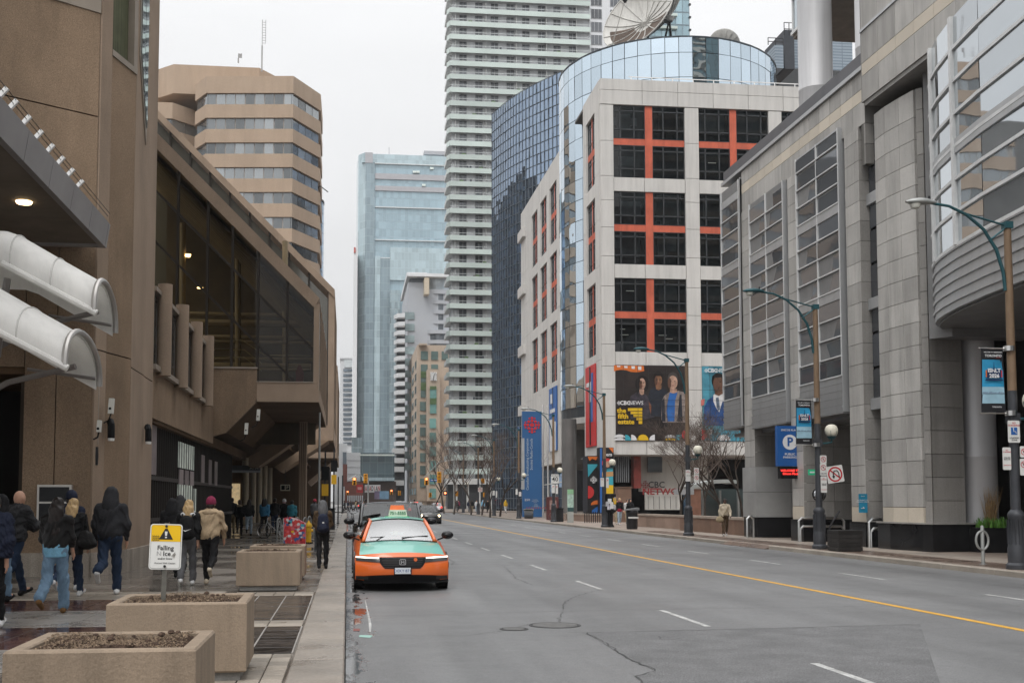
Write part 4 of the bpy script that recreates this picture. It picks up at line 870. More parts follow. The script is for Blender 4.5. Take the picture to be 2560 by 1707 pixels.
# road side of the front block
SX = 23.1
def sidewall(y0,y1,wins,rws,par=cb,x=SX,zb=GZ,zt=RZ):
    # wins: list of (ya,yb); solid precast between
    edges = [y0] + [v for w in wins for v in w] + [y1]
    for k in range(0,len(edges),2):
        a,b = edges[k],edges[k+1]
        if b-a < .05: continue
        n_ = 8
        for j in range(n_): MB().box(x,x+.5,a+.015,b-.015,zb+(zt-zb)*j/n_+.015,zb+(zt-zb)*(j+1)/n_-.015).build('precast_panel', PALE, par)
    for (a,b) in wins:
        last = zt
        for lo,hi in ((rws[1],rws[0]),(rws[3],rws[2]),(rws[5],rws[4])):
            MB().box(x-.0,x+.5,a,b,hi[1],last).build('spandrel', PALE, par); last = lo[0]
            MB().box(x+.2,x+.5,a,b,lo[1],hi[0]).build('orange_bar', ORG, par)
            m_ = (a+b)/2; MB().box(x+.18,x+.5,m_-.16,m_+.16,lo[0],hi[1]).build('orange_post', ORG, par)
            for r in (lo,hi):
                for u,v in ((a,m_-.16),(m_+.16,b)): window(par,u,v,r[0],r[1],'x',x,(0,.5,1),(0,.28,.84,1),glass=SIDEG,frame=CFR)
        MB().box(x,x+.5,a,b,zb,last).build('spandrel', PALE, par)
SIDEG = mirror('side_office_glass',(.05,.055,.065),.05,.003,.4,.3,0)
sidewall(FY+.5,107.6,[(102.4,106.2)],rowsz)
MB().box(SX+.5,25,FY+.7,107.6,GZ,RZ-.5).build('core', DKBACK, cb)
sidewall(122.5,151,[(124.5,128.9),(131.0,135.4),(137.5,141.9)],[(a,b) for a,b in rowsz],x=23.6,zt=RZ+.3)
for z in (rowsz[0][1]-1.3,rowsz[2][1]-.9,rowsz[4][1]-.9,pz1-.9): MB().box(23.2,23.7,147,151.5,z,z+1.3).build('loggia_slab', PALE, cb)
MB().box(24.1,46,123,151,GZ,RZ).build('core', DKBACK, cb); MB().box(23.8,24.4,143.5,146.5,GZ,RZ-2).build('loggia_void', BLACK, cb)
# ---- mirror drum
DC, DR = Vector((34.4,117.0)), 11.7; DT = at(1690,92,Y=105.5)[2]; DBt = at(1440,1040,Y=111)[2]
MIR = mirror('drum_mirror',(.62,.73,.82),.015,.05,.25,.12,.97); DFR = M('drum_mullion',(.05,.06,.07),.4,.5)
NP = 54; hz = [1.6,2.5]+[2.15]*18; zlev = [DT]
for h in hz:
    if zlev[-1]-h < DBt: break
    zlev.append(zlev[-1]-h)
cw = 2*math.pi*DR/NP
for i in range(NP):
    a = 2*math.pi*(i+.5)/NP; dx,dy = math.cos(a),math.sin(a)
    if dy > .35: continue
    for j in range(len(zlev)-1):
        if j > 4 and not (dx < -.80): continue
        h = zlev[j]-zlev[j+1]; key = ('drum',round(h,2))
        if key not in _PM: _PM[key] = MB().poly([(-cw/2+.03,0,.03),(cw/2-.03,0,.03),(cw/2-.03,0,h-.03),(-cw/2+.03,0,h-.03)]).mesh('mirror_pane')
        p = DC + Vector((dx,dy))*DR*math.cos(math.pi/NP)
        put(_PM[key],'mirror_pane',MIR,cb,(p.x,p.y,zlev[j+1]),(random.uniform(-.012,.012),0,a+math.pi/2+random.uniform(-.025,.025)))
MB().lathe([(DR-.12,DBt),(DR-.12,DT-.05)],(DC.x,DC.y,0),NP).build('drum_core', DFR, cb)
MB().lathe([(DR+.06,DT-.05),(DR+.06,DT+.08),(DR-.5,DT+.08)],(DC.x,DC.y,0),NP).build('drum_coping', DFR, cb)
MB().lathe([(DR-.2,DBt-.6),(DR-.1,DBt)],(DC.x,DC.y,0),NP).build('drum_soffit', PALE, cb)
GRC = M('dark_granite_column',(.16,.155,.15),.3,var=.15,scale=.6,streak=.25)
cx_ = at(1423,1150,Y=110)[0]; MB().lathe([(.75,.1),(.75,DBt-.4)],(cx_,110,0),24).build('drum_column', GRC, cb, True)
# roof plant right of the drum
MB().box(46,62,112,114,RZ-.2,RZ+3.3).build('plant_screen', M('corrugated',(.5,.49,.47),.6,.2,var=.05,streak=.15,streak_s=(6,6,.02)), cb)
LOUV = gridwall('plant_louver',(.30,.36,.42),(.16,.2,.24),3,.35,.03,.3,.1,.5,.1)
pbox(1937,1958,112,170,120,6).build('plant_box', LOUV, cb); pbox(1960,1985,75,172,121,6).build('plant_box', M('plant_dark',(.06,.065,.075),.6), cb); pbox(1985,2130,85,172,122,6).build('plant_box', LOUV, cb)
mb = MB()
for px0,px1,py0,py1,Y in ((1920,1958,95,115,119),(1960,1985,57,90,120)):
    a = at(px0,py0,Y=Y); b = at(px1,py1,Y=Y)
    for t in (0,.5,1): mb.tube([(a[0]+(b[0]-a[0])*t,Y,b[2]),(a[0]+(b[0]-a[0])*t,Y,a[2])],.05,4)
    for t in (0,.5): mb.tube([(a[0],Y,a[2]+(b[2]-a[2])*t),(b[0],Y,a[2]+(b[2]-a[2])*t)],.05,4)
mb.build('plant_railing', DARKMETAL, cb)
# ---- satellite dishes
DISH = M('dish_white',(.55,.54,.51),.6,var=.15,scale=.4,streak=.2); RUST = M('dish_weathered',(.10,.075,.06),.9,var=.35,scale=.9)
def dish(px,py,Y,rad,axis,label,stain,deep=.32,back=False):
    c = at(px,py,Y=Y); t = thing('satellite_dish', label, 'satellite dish', c, group='satellite dishes on the broadcast roof')
    ax = Vector(axis).normalized(); q = ax.to_track_quat('Z','Y').to_matrix()
    n, m_ = 32, 7; rows_ = []
    for i in range(m_+1):
        r = rad*max(i,.15)/m_; z = deep*rad*(r/rad)**2
        rows_.append([tuple(q @ Vector((r*math.cos(2*math.pi*k/n),r*math.sin(2*math.pi*k/n),z))) for k in range(n+1)])
    front = MB(); bk = [[tuple(Vector(p)-ax*.08) for p in row] for row in rows_]
    front.grid(rows_).grid(bk).grid([rows_[-1],bk[-1]]); front.build('reflector', DISH, t, True, True)
    if stain:
        lo = [k for k in range(n+1)]; st = MB()
        for k in range(n):
            if (Vector(rows_[-1][k]).z + Vector(rows_[-1][k+1]).z) < -rad*.12:
                st.grid([[tuple(Vector(rows_[i][kk])+ax*.03) for kk in (k,k+1)] for i in range(2,m_)])
        if st.v: st.build('weathered_panel', RUST, t, False, True, fix=False)
    for k in range(0,n,2): MB().tube([Vector(rows_[i][k])+ax*(.06 if not back else -.14) for i in range(m_+1)],.05,4).build('rib', DISH, t, local=True)
    MB().tube([Vector(p) for p in rows_[-1]],.07,5).build('rim', DISH, t, local=True)
    f = ax*rad*.85
    for k in (0,11,21): MB().tube([Vector(rows_[-1][k]),f],.05,4).build('feed_strut', DISH, t, local=True)
    MB().lathe([(.12,-.3),(.3,0),(.3,.25)],(0,0,0),10).build('feed_horn', DARKMETAL, t, local=True).location = f
    MB().lathe([(.5,-.5),(.7,-.1)],(0,0,0),12).build('hub', DISH, t, local=True).location = -ax*.1
    zb = DT - c[2]
    g = MB()
    for a in range(4): g.tube([-ax*.3,(1.1*math.cos(a*1.57+.7),1.1*math.sin(a*1.57+.7)+.8,zb)],.09,5)
    g.box(-.5,.5,.2,1.2,zb*.55-.3,zb*.55+.3); g.build('mount', DARKMETAL, t, local=True)
dish(1612,58,111.5,4.3,(-.72,-.58,.38),'largest ribbed satellite dish with stained lower half on the drum roof',True)
dish(1668,42,113,3.0,(-.74,.10,.66),'smaller white satellite dish tilted edge on beside the largest one',False,.2,True)
dish(1808,116,120,1.75,(.35,.5,.5),'smallest satellite dish showing above the right part of the drum',False,.3,True)
# ---- ground storey
PG = at(1464,1272,Y=100)
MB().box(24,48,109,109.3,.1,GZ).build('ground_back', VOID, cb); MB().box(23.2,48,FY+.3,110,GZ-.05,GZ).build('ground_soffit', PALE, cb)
WALLW = M('lobby_white',(.50,.49,.46),.7,var=.08,scale=.5,streak=.12); BRN = M('brown_granite',(.20,.125,.09),.5,var=.2,scale=.8,grain=.2,rnd=.1)
pbox(1602,1770,1140,1228,103,1).build('lobby_wall', WALLW, cb); pbox(1616,1704,1230,1274,96.5,.6).build('lobby_wall', WALLW, cb)
for k in range(6): pbox(1620+k*14,1620.7+k*14,1240,1272,96.3,.1).build('panel_joint', DKBACK, cb)
pbox(1620,1655,1141,1180,102.5,.3).build('lobby_window', SIDEG, cb); pbox(1584,1602,1140,1220,101.5,1).build('red_door_frame', M('red_brown',(.22,.05,.04),.6,var=.4,scale=1.5), cb)
LT = M('letter_dark',(.05,.05,.055),.5); LRD = M('letter_dark_red',(.22,.03,.03),.5)
text('CBC','lettering',LT,cb,at(1641,1212,Y=102.5),.82,bold=.02); text('NETWORK','lettering',LRD,cb,at(1666,1229,Y=96.2),.78,bold=.03,xs=1.12)
def gem(mb, c, r, y=None):
    mb.disc(c,r*.24,14)
    for k in range(8):
        a = k*math.pi/4; q = .5 if k%2 == 0 else .56; mb.disc((c[0]+r*q*math.cos(a),c[1]-.003*k,c[2]+r*q*math.sin(a)),r*.17,10)
    for k in range(4):
        a = k*math.pi/2; mb.disc((c[0]+r*.84*math.cos(a),c[1]-.002,c[2]+r*.84*math.sin(a)),r*.15,10)
        for s in (-.38,.38): mb.disc((c[0]+r*.84*math.cos(a+s),c[1]-.004,c[2]+r*.84*math.sin(a+s)),r*.11,8)
    return mb
REDG = M('emblem_red',(.60,.03,.035),.5,var=.05)
gem(MB(),at(1613,1212,Y=102.4),.42).build('emblem', LRD, cb, fix=False)
# metal lattice screen
t = thing('lattice_screen', 'pale grey slatted metal screen hanging under the building edge', 'screen', at(1556,1172,Y=101)); a = at(1537,1141,Y=101); b = at(1573,1205,Y=101)
MB().prism([(a[0],a[2]),(b[0],a[2]),(b[0],b[2]),(a[0],b[2])],'y',101,101.1).build('panel', M('lattice_grey',(.42,.44,.46),.5,.2), t)
for k in range(8): MB().box(a[0]+k*(b[0]-a[0])/7-.04,a[0]+k*(b[0]-a[0])/7+.04,100.85,101,b[2],a[2]).build('slat', DARKMETAL, t)
# poster pillars
def flat(mb, pts, Y): return mb.poly([at(x,y,Y=Y) for x,y in pts])
PK = M('print_black',(.018,.018,.02),.45,var=.1); PT = M('print_teal',(.05,.36,.45),.45,var=.05); PR = M('print_red',(.55,.04,.04),.45,var=.05); PO = M('print_orange',(.65,.16,.03),.45,var=.05); PB = M('print_blue',(.03,.13,.40),.45,var=.1); PW = M('print_white',(.70,.70,.71),.45,var=.04); PY = M('print_yellow',(.72,.46,.02),.45,var=.08)
def arcpts(cx,cy,rx,ry,a0,a1,n=14): return [(cx+rx*math.cos(R(a0+(a1-a0)*i/n)), cy-ry*math.sin(R(a0+(a1-a0)*i/n))) for i in range(n+1)]
pp = thing('poster_pillar', 'wide pillar wrapped in a black teal and red geometric poster', 'pillar', at(1485,1272,Y=100.5))
pbox(1468,1499,1139,1285,100.5,2).build('pillar', PK, pp)
for m_,pts in ((PT,[(1469,1160),(1496,1160),(1470,1192)]),(PR,arcpts(1470,1230,15,16,-90,90)),(PO,arcpts(1494,1262,17,12,20,180)),(PB,[(1480,1275),(1498,1262),(1498,1284),(1480,1284)]),(PO,[(1469,1141),(1495,1141),(1490,1150),(1480,1146),(1474,1152)])):
    flat(MB(),pts,100.45).build('print', m_, pp, fix=False)
gem(MB(),at(1484,1199,Y=100.4),.33).build('emblem', PW, pp, fix=False)
pq = thing('corner_poster_pillar', 'narrow corner pillar wrapped in a bright portrait poster', 'pillar', at(1517,1272,Y=99.5))
pbox(1499,1534,1118,1285,99.5,1.2).build('pillar', PK, pq)
for k,(m_,pts) in enumerate(((PO,[(1522,1119),(1533,1119),(1533,1132)]),(PR,arcpts(1518,1162,15,17,0,180)),(M('print_skin',(.45,.25,.17),.5),arcpts(1519,1160,6,8,0,360)),(PT,[(1506,1172),(1532,1170),(1533,1212),(1506,1212)]),(M('print_tan',(.5,.28,.12),.5),[(1503,1180),(1533,1178),(1533,1190),(1506,1192)]),(PY,[(1512,1212),(1533,1212),(1533,1234),(1510,1236)]),(PB,[(1500,1120),(1505,1120),(1505,1284),(1500,1284)]))):
    flat(MB(),pts,99.45-.01*k).build('print', m_, pq, fix=False)
text('gem','lettering',PW,pq,at(1520,1136,Y=99.3),.45,bold=.02)
# window prints on the road side
def sideprint(y0,y1,z0,z1,label,base,spots,x):
    t = thing('window_print', label, 'poster', (x-.2,(y0+y1)/2,z0)); MB().box(x-.15,x-.05,y0,y1,z0,z1).build('sheet', base, t)
    for k,(m_,u0,u1,v0,v1) in enumerate(spots): MB().box(x-.17-.01*k,x-.15,y0+(y1-y0)*u0,y0+(y1-y0)*u1,z0+(z1-z0)*v0,z0+(z1-z0)*v1).build('print', m_, t)
sideprint(102.2,106.5,6.9,14.6,'tall red window print with blue and white figure on the road side',PR,[(PB,.25,.5,.3,.7),(PW,.4,.6,.55,.8),(PW,.55,.85,.75,.8),(PK,.45,.55,.02,.98),(PB,.2,.35,.6,.9)],SX)
sideprint(124.3,129,7.5,14.8,'tall blue and white window print farther along the road side',PB,[(PW,.1,.45,0,.45),(PW,.5,.9,0,.5),(PK,.46,.5,0,1),(PW,.2,.8,.6,.66),(PW,.55,.75,.75,.9)],23.6)
# ---- posters in the lower front windows, surveyed in the frame of the close view
def cv(cx,cy,Y): return at(1500+cx/6.532,880+cy/6.532,Y=Y)
def cflat(pts,k,mat,par,nm='print'): MB().poly([cv(x,y,99.98-.012*k) for x,y in pts]).build(nm, mat, par, fix=False)
def cell(cx,cy,rx,ry,k,mat,par,a0=0,a1=360): cflat(arcpts(cx,cy,rx,ry,a0,a1,20),k,mat,par)
P1 = thing('news_poster', 'black window poster of three people with yellow show title', 'poster', at(1625,1100,Y=99.9))
SK1 = M('print_skin_pale',(.48,.30,.22),.5,var=.35,scale=3); SK2 = M('print_skin_brown',(.24,.12,.065),.5,var=.4,scale=3); SK3 = M('print_skin_light',(.50,.31,.23),.5,var=.35,scale=3)
HR = M('print_hair',(.012,.009,.008),.5); BK2 = M('print_warm_black',(.03,.022,.02),.45,var=.5,scale=.5); JK = M('print_taupe',(.25,.205,.185),.5,var=.4,scale=2.5); NV = M('print_navy',(.02,.024,.035),.5,var=.3,scale=2); LE = M('print_leather',(.05,.043,.055),.4,var=.5,scale=3)
MB().box(bays[0][0]+.02,bays[0][3]-.02,99.99,100.2,pz0+.02,pz1-.02).build('sheet', BK2, P1)
cflat([(228,215),(712,225),(722,310),(600,330),(500,322),(430,296),(340,288),(270,300),(228,315)],1,PO,P1)
for x,y0,y1 in ((275,222,246),(392,226,262),(512,228,276),(618,232,292)): cflat([(x,y0),(x+58,y0+2),(x+55,y1),(x+4,y1-4)],2,PW,P1)
cell(955,430,80,120,1,HR,P1); cflat([(780,1050),(775,720),(830,600),(900,560),(1010,570),(1090,620),(1130,720),(1120,1050)],2,NV,P1); cflat([(905,540),(1005,540),(1000,600),(955,625),(915,600)],3,SK2,P1); cell(952,462,62,92,4,SK2,P1); cell(950,390,64,40,5,HR,P1,0,180)
cell(690,520,115,140,3,HR,P1); cflat([(480,820),(500,720),(600,650),(690,640),(770,720),(840,860),(890,1060),(700,1110),(500,1080)],4,LE,P1); cflat([(635,600),(720,600),(715,690),(680,700),(650,680)],5,SK1,P1); cell(685,518,58,92,6,SK1,P1); cflat([(600,560),(640,400),(660,470),(640,640),(600,690)],7,HR,P1); cflat([(790,800),(840,880),(850,1010),(830,1010),(800,900)],5,M('print_rust',(.25,.10,.05),.5),P1)
cell(1190,440,88,115,6,M('print_greyhair',(.07,.06,.055),.5),P1); cflat([(1000,1100),(1010,800),(1050,710),(1150,640),(1280,630),(1380,660),(1428,700),(1428,1080),(1390,1150),(1030,1150)],7,JK,P1); cflat([(1140,660),(1265,655),(1225,800),(1215,1130),(1110,1130),(1085,960),(1110,780)],8,PB,P1); cflat([(1140,600),(1255,600),(1260,655),(1200,675),(1145,660)],9,SK3,P1); cell(1188,495,78,112,10,SK3,P1)
for (ex,ey,mw) in ((688,505,22),(953,455,24),(1190,480,30)):
    for s in (-1,1): cell(ex+s*mw,ey,11,5,12,HR,P1); cflat([(ex+s*mw-15,ey-15),(ex+s*mw+15,ey-17),(ex+s*mw+15,ey-12),(ex+s*mw-15,ey-10)],12,HR,P1)
    cell(ex,ey+58,20,5,12,M('print_lip',(.30,.10,.09),.5),P1); cflat([(ex-5,ey+4),(ex+4,ey+4),(ex+9,ey+32),(ex-8,ey+34)],12,M('print_nose',(.36,.2,.14),.5),P1)
SHD = M('print_face_shadow',(.12,.06,.04),.5)
for ex,ey,rx,ry in ((668,530,26,70),(915,470,24,72),(1135,505,30,88),(1895,530,40,105)): cell(ex,ey,rx,ry,11,SHD,P1 if ex < 1500 else P1)
for pts in ([(850,640),(880,640),(890,1040),(830,1040)],[(1010,800),(1050,740),(1070,1130),(1010,1130)],[(1300,700),(1330,690),(1350,1130),(1260,1130)]): cflat(pts,9,NV,P1)
gem(MB(),cv(308,830,99.8),.19).build('emblem', PW, P1, fix=False)
text('CBC','lettering',PW,P1,cv(412,832,99.8),.50,bold=.035); text('NEWS','lettering',PW,P1,cv(588,832,99.8),.50,bold=.004)
for s,cx,cy in (('the',352,955),('fifth',378,1050),('estate',425,1138)): text(s,'lettering',PY,P1,cv(cx,cy,99.8),.62,bold=.03,xs=1.02)
for x0,y0,y1 in ((455,912,960),(500,972,1010),(545,1021,1060),(595,1072,1110),(630,1122,1172)): cflat([(x0,y0),(690,y0),(690,y1),(x0,y1)],8,PY,P1)
for m_,a in ((PW,arcpts(320,1392,92,50,0,180)),(PW,arcpts(320,1438,92,40,0,180)),(PT,[(412,1345)]+arcpts(412,1438,92,92,90,0)+[(412,1438)]),(PW,[(508,1345)]+arcpts(508,1438,92,92,90,0)+[(508,1438)]),(PY,arcpts(700,1438,92,95,0,180)),(PW,[(895,1345),(895,1438)]+arcpts(895,1438,92,92,180,90)),(PW,arcpts(1148,1398,92,48,0,180)),(PY,arcpts(1148,1438,92,36,0,180)),(PT,[(1240,1350),(1330,1345),(1330,1385),(1300,1438),(1240,1438)]),(PR,[(1424,1255),(1424,1440)]+arcpts(1424,1345,88,92,250,110))): cflat(a,9,m_,P1)
P2 = thing('anchor_poster', 'teal window poster of a man in a blue suit', 'poster', at(1780,1100,Y=99.9))
TL = M('print_sky_teal',(.07,.27,.36),.45,var=.5,scale=.6); SK4 = M('print_skin_deep',(.13,.065,.04),.5,var=.35,scale=4); SU = M('print_suit',(.02,.07,.22),.5,var=.4,scale=1.5)
MB().box(bays[1][0]+.02,bays[1][3]-.02,99.99,100.2,pz0+.02,pz1-.02).build('sheet', TL, P2)
cell(1930,470,108,130,1,HR,P2); cflat([(1690,1200),(1700,900),(1760,780),(1850,720),(1960,690),(2060,690),(2160,760),(2230,900),(2240,1200)],2,SU,P2); cflat([(1852,700),(1900,660),(2020,650),(2030,720),(1985,850),(1945,980),(1890,900),(1850,800)],3,PW,P2); cflat([(1890,745),(1935,735),(1945,790),(1960,930),(1935,965),(1905,900)],4,M('print_tie',(.12,.16,.22),.5,var=.5,scale=6),P2); cflat([(1870,610),(2010,600),(2015,670),(1940,715),(1880,690)],5,SK4,P2); cell(1928,520,84,140,6,SK4,P2); cell(1930,415,100,62,7,HR,P2,0,180)
for s in (-1,1): cell(1925+s*38,490,14,6,8,HR,P2)
cell(1925,590,26,6,8,HR,P2); gem(MB(),cv(1733,302,99.8),.19).build('emblem', PW, P2, fix=False); text('CBC','lettering',PW,P2,cv(1838,302,99.8),.50,bold=.035); text('NEWS','lettering',PW,P2,cv(2015,302,99.8),.50,bold=.004)
for m_,a in ((PR,arcpts(1660,1345,92,92,-90,90)),(PW,arcpts(1790,1300,46,50,0,360)),(PW,arcpts(2020,1440,110,95,0,180)),(M('print_pink',(.55,.16,.14),.5),[(1650,780),(1710,760),(1700,860),(1650,880)])): cflat(a,3,m_,P2)
# mullion grid over the posters
GRM = M('poster_mullion',(.03,.03,.03),.5)
for par,b in ((P1,bays[0]),(P2,bays[1])):
    mb = MB()
    for t in (.1,.3,.45,.7,.88): x = b[0]+(b[3]-b[0])*t; mb.box(x-.015,x+.015,99.80,99.81,pz0,pz1)
    for t in (.1,.32,.46,.54,.68,.9): z = pz1+(pz0-pz1)*t; mb.box(b[0],b[3],99.80,99.81,z-.015,z+.015)
    mb.build('mullion_grid', GRM, par)
# ---- blue sign slab
SY = 110.0; bsn = thing('blue_sign_slab', 'tall blue slab sign with red emblem and vertical white lettering', 'sign', at(1330,1300,Y=SY))
BLU = M('sign_blue',(.035,.125,.30),.45,var=.06,scale=.4)
pbox(1306,1354,1028,1292,SY,.5).build('slab', BLU, bsn); pbox(1304.5,1311,1095,1223,SY-.02,.45).build('side_strip', M('sign_silver',(.5,.52,.53),.4,.4), bsn)
gem(MB(),at(1330,1062,Y=SY-.06),.84).build('emblem', REDG, bsn, fix=False)
VT = M('sign_pale_letter',(.52,.60,.66),.5)
text('Canadian Broadcasting Corporation','lettering',VT,bsn,at(1318.5,1160,Y=SY-.05),.36,rot=(R(90),R(-90),0),xs=.98); text('Société Radio-Canada','lettering',VT,bsn,at(1328.5,1135,Y=SY-.05),.36,rot=(R(90),R(-90),0),xs=.98)
text('250','lettering',PW,bsn,at(1318,1249,Y=SY-.05),.3,xs=1.25); text('Canadian\nBroadcasting\nCentre','lettering',VT,bsn,at(1338,1252,Y=SY-.05),.13); text('Centre\nCanadien\nde radiodiffusion','lettering',VT,bsn,at(1340,1263,Y=SY-.05),.11)
for px in (1358,1370):
    x,y,_ = at(px,1290,Y=112); t = thing('flag_pole', 'white flag pole just right of the blue slab sign' if px == 1358 else 'white flag pole farther right of the blue slab sign', 'pole', (x,y,.12)); zt = at(px,1015,Y=112)[2]
    MB().lathe([(.09,0),(.07,zt-.2),(.1,zt-.1),(.1,zt)],(0,0,0),10).build('mast', WHITE, t, True, True)
# ================================================================ right side: grey stone and metal office building
rb = thing('stone_office_building', 'grey stone and metal office building filling the right side of the street', 'office building', (22,42,0))
STN = M('grey_granite_tile', (.425,.412,.39), .55, var=.1, scale=.5, grain=.14, gscale=45, rnd=.17, streak=.28, streak_s=(.8,.8,.08)); BEI = M('beige_granite_tile', (.58,.52,.43), .55, var=.08, scale=.5, grain=.12, gscale=45, rnd=.08)
DST = M('shaded_granite_tile', (.26,.25,.235), .5, var=.12, scale=.5, grain=.15, gscale=45, rnd=.15, streak=.2); BLG = M('black_granite', (.016,.016,.017), .12, var=.3, scale=1.2)  # DST: darker copy of the grey tile, shade of returns and soffits in its colour
MET = M('bay_metal', (.47,.48,.49), .38, .55, var=.05, scale=.4, streak=.12); METD = M('bay_metal_dark', (.22,.22,.22), .5, .4); CWH = M('sash_white', (.66,.67,.67), .4, .2)
RGL = mirror('bay_window_glass', (.155,.168,.185), .03, .008, .5, .45, .38); JNT = M('stone_joint', (.12,.115,.105), .9)
def tiles2(P,Q,z0,z1,nx,h=.74,mat=None,out=0.0,course=3.75,c0=.9):
    P, Q = Vector(P), Vector(Q); d = (Q-P)/nx; ln = d.length; a = math.atan2(d.y,d.x); n = Vector((d.y,-d.x)).normalized()
    seg(P,Q,z0,z1,.25,.01,out-.05).build('backing', JNT, rb)
    z = z0
    while z < z1-.05:
        k = (z-c0) % course; bei = mat is None and k < .35
        hh = .55 if bei else h; hh = min(hh, z1-z)
        if z1-z-hh < .25: hh = z1-z
        m_ = BEI if bei else (mat or STN); key = ('tile',round(ln,2),round(hh,2),m_.name)
        if key not in _PM: _PM[key] = MB().box(.009,ln-.009,0,.12,.009,hh-.009).mesh('stone_tile')
        for i in range(nx):
            p = P + d*i + n*out; put(_PM[key],'stone_tile',m_,rb,(p.x,p.y,z),(0,0,a))
        z += hh
FX = 18.5
# piers between the bays (far to near), with their camera-facing returns
for yf,yn,ret in ((50.25,48.95,3.0),(44.72,43.55,2.6),(39.25,38.1,1.6)):
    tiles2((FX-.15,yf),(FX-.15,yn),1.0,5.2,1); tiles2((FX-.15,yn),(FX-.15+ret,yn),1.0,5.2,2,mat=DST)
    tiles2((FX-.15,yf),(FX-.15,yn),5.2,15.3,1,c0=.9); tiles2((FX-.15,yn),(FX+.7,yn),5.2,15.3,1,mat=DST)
    MB().box(FX-.22,FX+ret,yn-.06,yf+.05,.1,1.0).build('granite_base', BLG, rb)
    MB().box(FX+.1,FX+ret-.3,yn+.15,yf,.1,15).build('pier_core', JNT, rb)
# low granite block by the far pier
GBK = M('grey_block',(.31,.31,.305),.5,var=.15,scale=.6,grain=.2,rnd=.08); tiles2((FX-.22,50.4),(FX-.22,48.7),1.02,3.3,1,h=1.14,mat=GBK); tiles2((FX-.22,48.7),(FX+3.1,48.7),1.02,3.3,2,h=1.14,mat=GBK); MB().box(FX-.1,FX+3.0,48.9,50.3,1.0,3.28).build('block_core', GBK, rb); MB().box(FX-.18,FX+3.05,48.75,50.35,.1,1.02).build('granite_base', BLG, rb)
# metal bays
def bay(yf,yn,zb,zt,cols,x=FX-.25,end=True):
    MB().box(x+.02,FX+1.0,yn,yf,zb,zt).build('bay_core', METD, rb)
    z = zb
    for k in range(5): MB().prism([(x-.0,z+k*.27),(x+.06,z+k*.27+.02),(x+.02,z+k*.27+.25),(x-.06+.012*k,z+k*.27+.25)],'y',yn-.02,yf+.02).build('louver', MET, rb)
    MB().box(x-.04,FX+.9,yn-.015,yf+.01,zb-.06,zb).build('bay_soffit', METD, rb)
    z = zb+1.38; n = 0; rr = []
    while z < zt-.5:
        h = .62; sp = .12 if (n+1)%4 else .42
        rr.append((z,min(z+h,zt-.1))); z += h+sp; n += 1
    w = (yf-yn)/cols
    for c in range(cols):
        y0,y1 = yn+c*w, yn+(c+1)*w
        MB().box(x-.04,x+.06,y0-.028,y0+.028,zb+1.35,zt).build('bay_post', CWH, rb)
        for r0,r1 in rr:
            key = ('bp',round(w,2),round(r1-r0,2))
            if key not in _PM:
                _PM[key] = MB().poly([(0,.05,.02),(0,w-.05,.02),(0,w-.05,r1-r0-.02),(0,.05,r1-r0-.02)]).mesh('pane'); _PM[key+(1,)] = MB().box(-.05,.05,.035,w-.035,-.045,.0).mesh('sash')
            put(_PM[key],'pane',RGL,rb,(x+.0,y0,r0),(0,random.uniform(-.02,.02),random.uniform(-.03,.03))); put(_PM[key+(1,)],'sash',CWH,rb,(x,y0,r0))
    for i,(r0,r1) in enumerate(rr):
        if (i+1)%4 == 0: MB().box(x-.02,x+.04,yn,yf,r1+.02,min(r1+.38,zt)).build('spandrel', MET, rb)
    MB().box(x-.05,x+.05,yf-.06,yf+.02,zb+1.35,zt).build('bay_post', CWH, rb)
    if end: MB().box(x-.03,FX+.9,yn-.05,yn,zb,zt).build('bay_return', MET, rb)
bay(52.75,50.3,5.25,16.9,1); bay(48.9,44.95,5.05,15.3,2); bay(43.5,39.55,5.05,15.75,2)
MB().box(FX-.2,FX+.5,50.25,50.32,5.3,17).build('bay_return', MET, rb)
# frieze and coping
tiles2((FX-.12,50.25),(FX-.12,37.6),15.3,16.15,13,h=.85,c0=99); 
tiles2((FX-.12,50.25),(FX-.12,37.6),16.15,16.6,13,h=.45,mat=BEI); tiles2((FX-.12,50.25),(FX-.12,37.6),16.6,17.25,13,h=.65,mat=STN)
tiles2((FX-.12,37.6),(FX+.6,37.6),13.8,17.25,1,mat=DST)
MB().box(FX-.22,FX+.8,37.5,52.85,17.25,17.4).build('coping', MET, rb); MB().box(FX-.1,FX+.9,37.4,52.8,17.4,17.95).build('parapet_cap', M('dark_cap',(.10,.10,.11),.4,.3), rb)
MB().box(FX+.4,40,38.2,52.7,15,17.3).build('roof', METD, rb)
MB().box(FX+.5,40,40,52.6,5.05,15).build('core', METD, rb)
# dark window strip beside the big pier
MB().box(FX+.25,FX+.5,36.9,38.15,5.2,15.3).build('strip_back', BLACK, rb)
for k in range(8): MB().poly([(FX+.2,36.95,5.3+k*1.25),(FX+.2,38.05,5.3+k*1.25),(FX+.2,38.05,6.45+k*1.25),(FX+.2,36.95,6.45+k*1.25)]).build('strip_pane', SIDEG, rb)
for z in (5.0,8.6,12.4): MB().box(FX+.1,FX+.3,36.9,38.1,z,z+.4).build('strip_band', MET, rb)
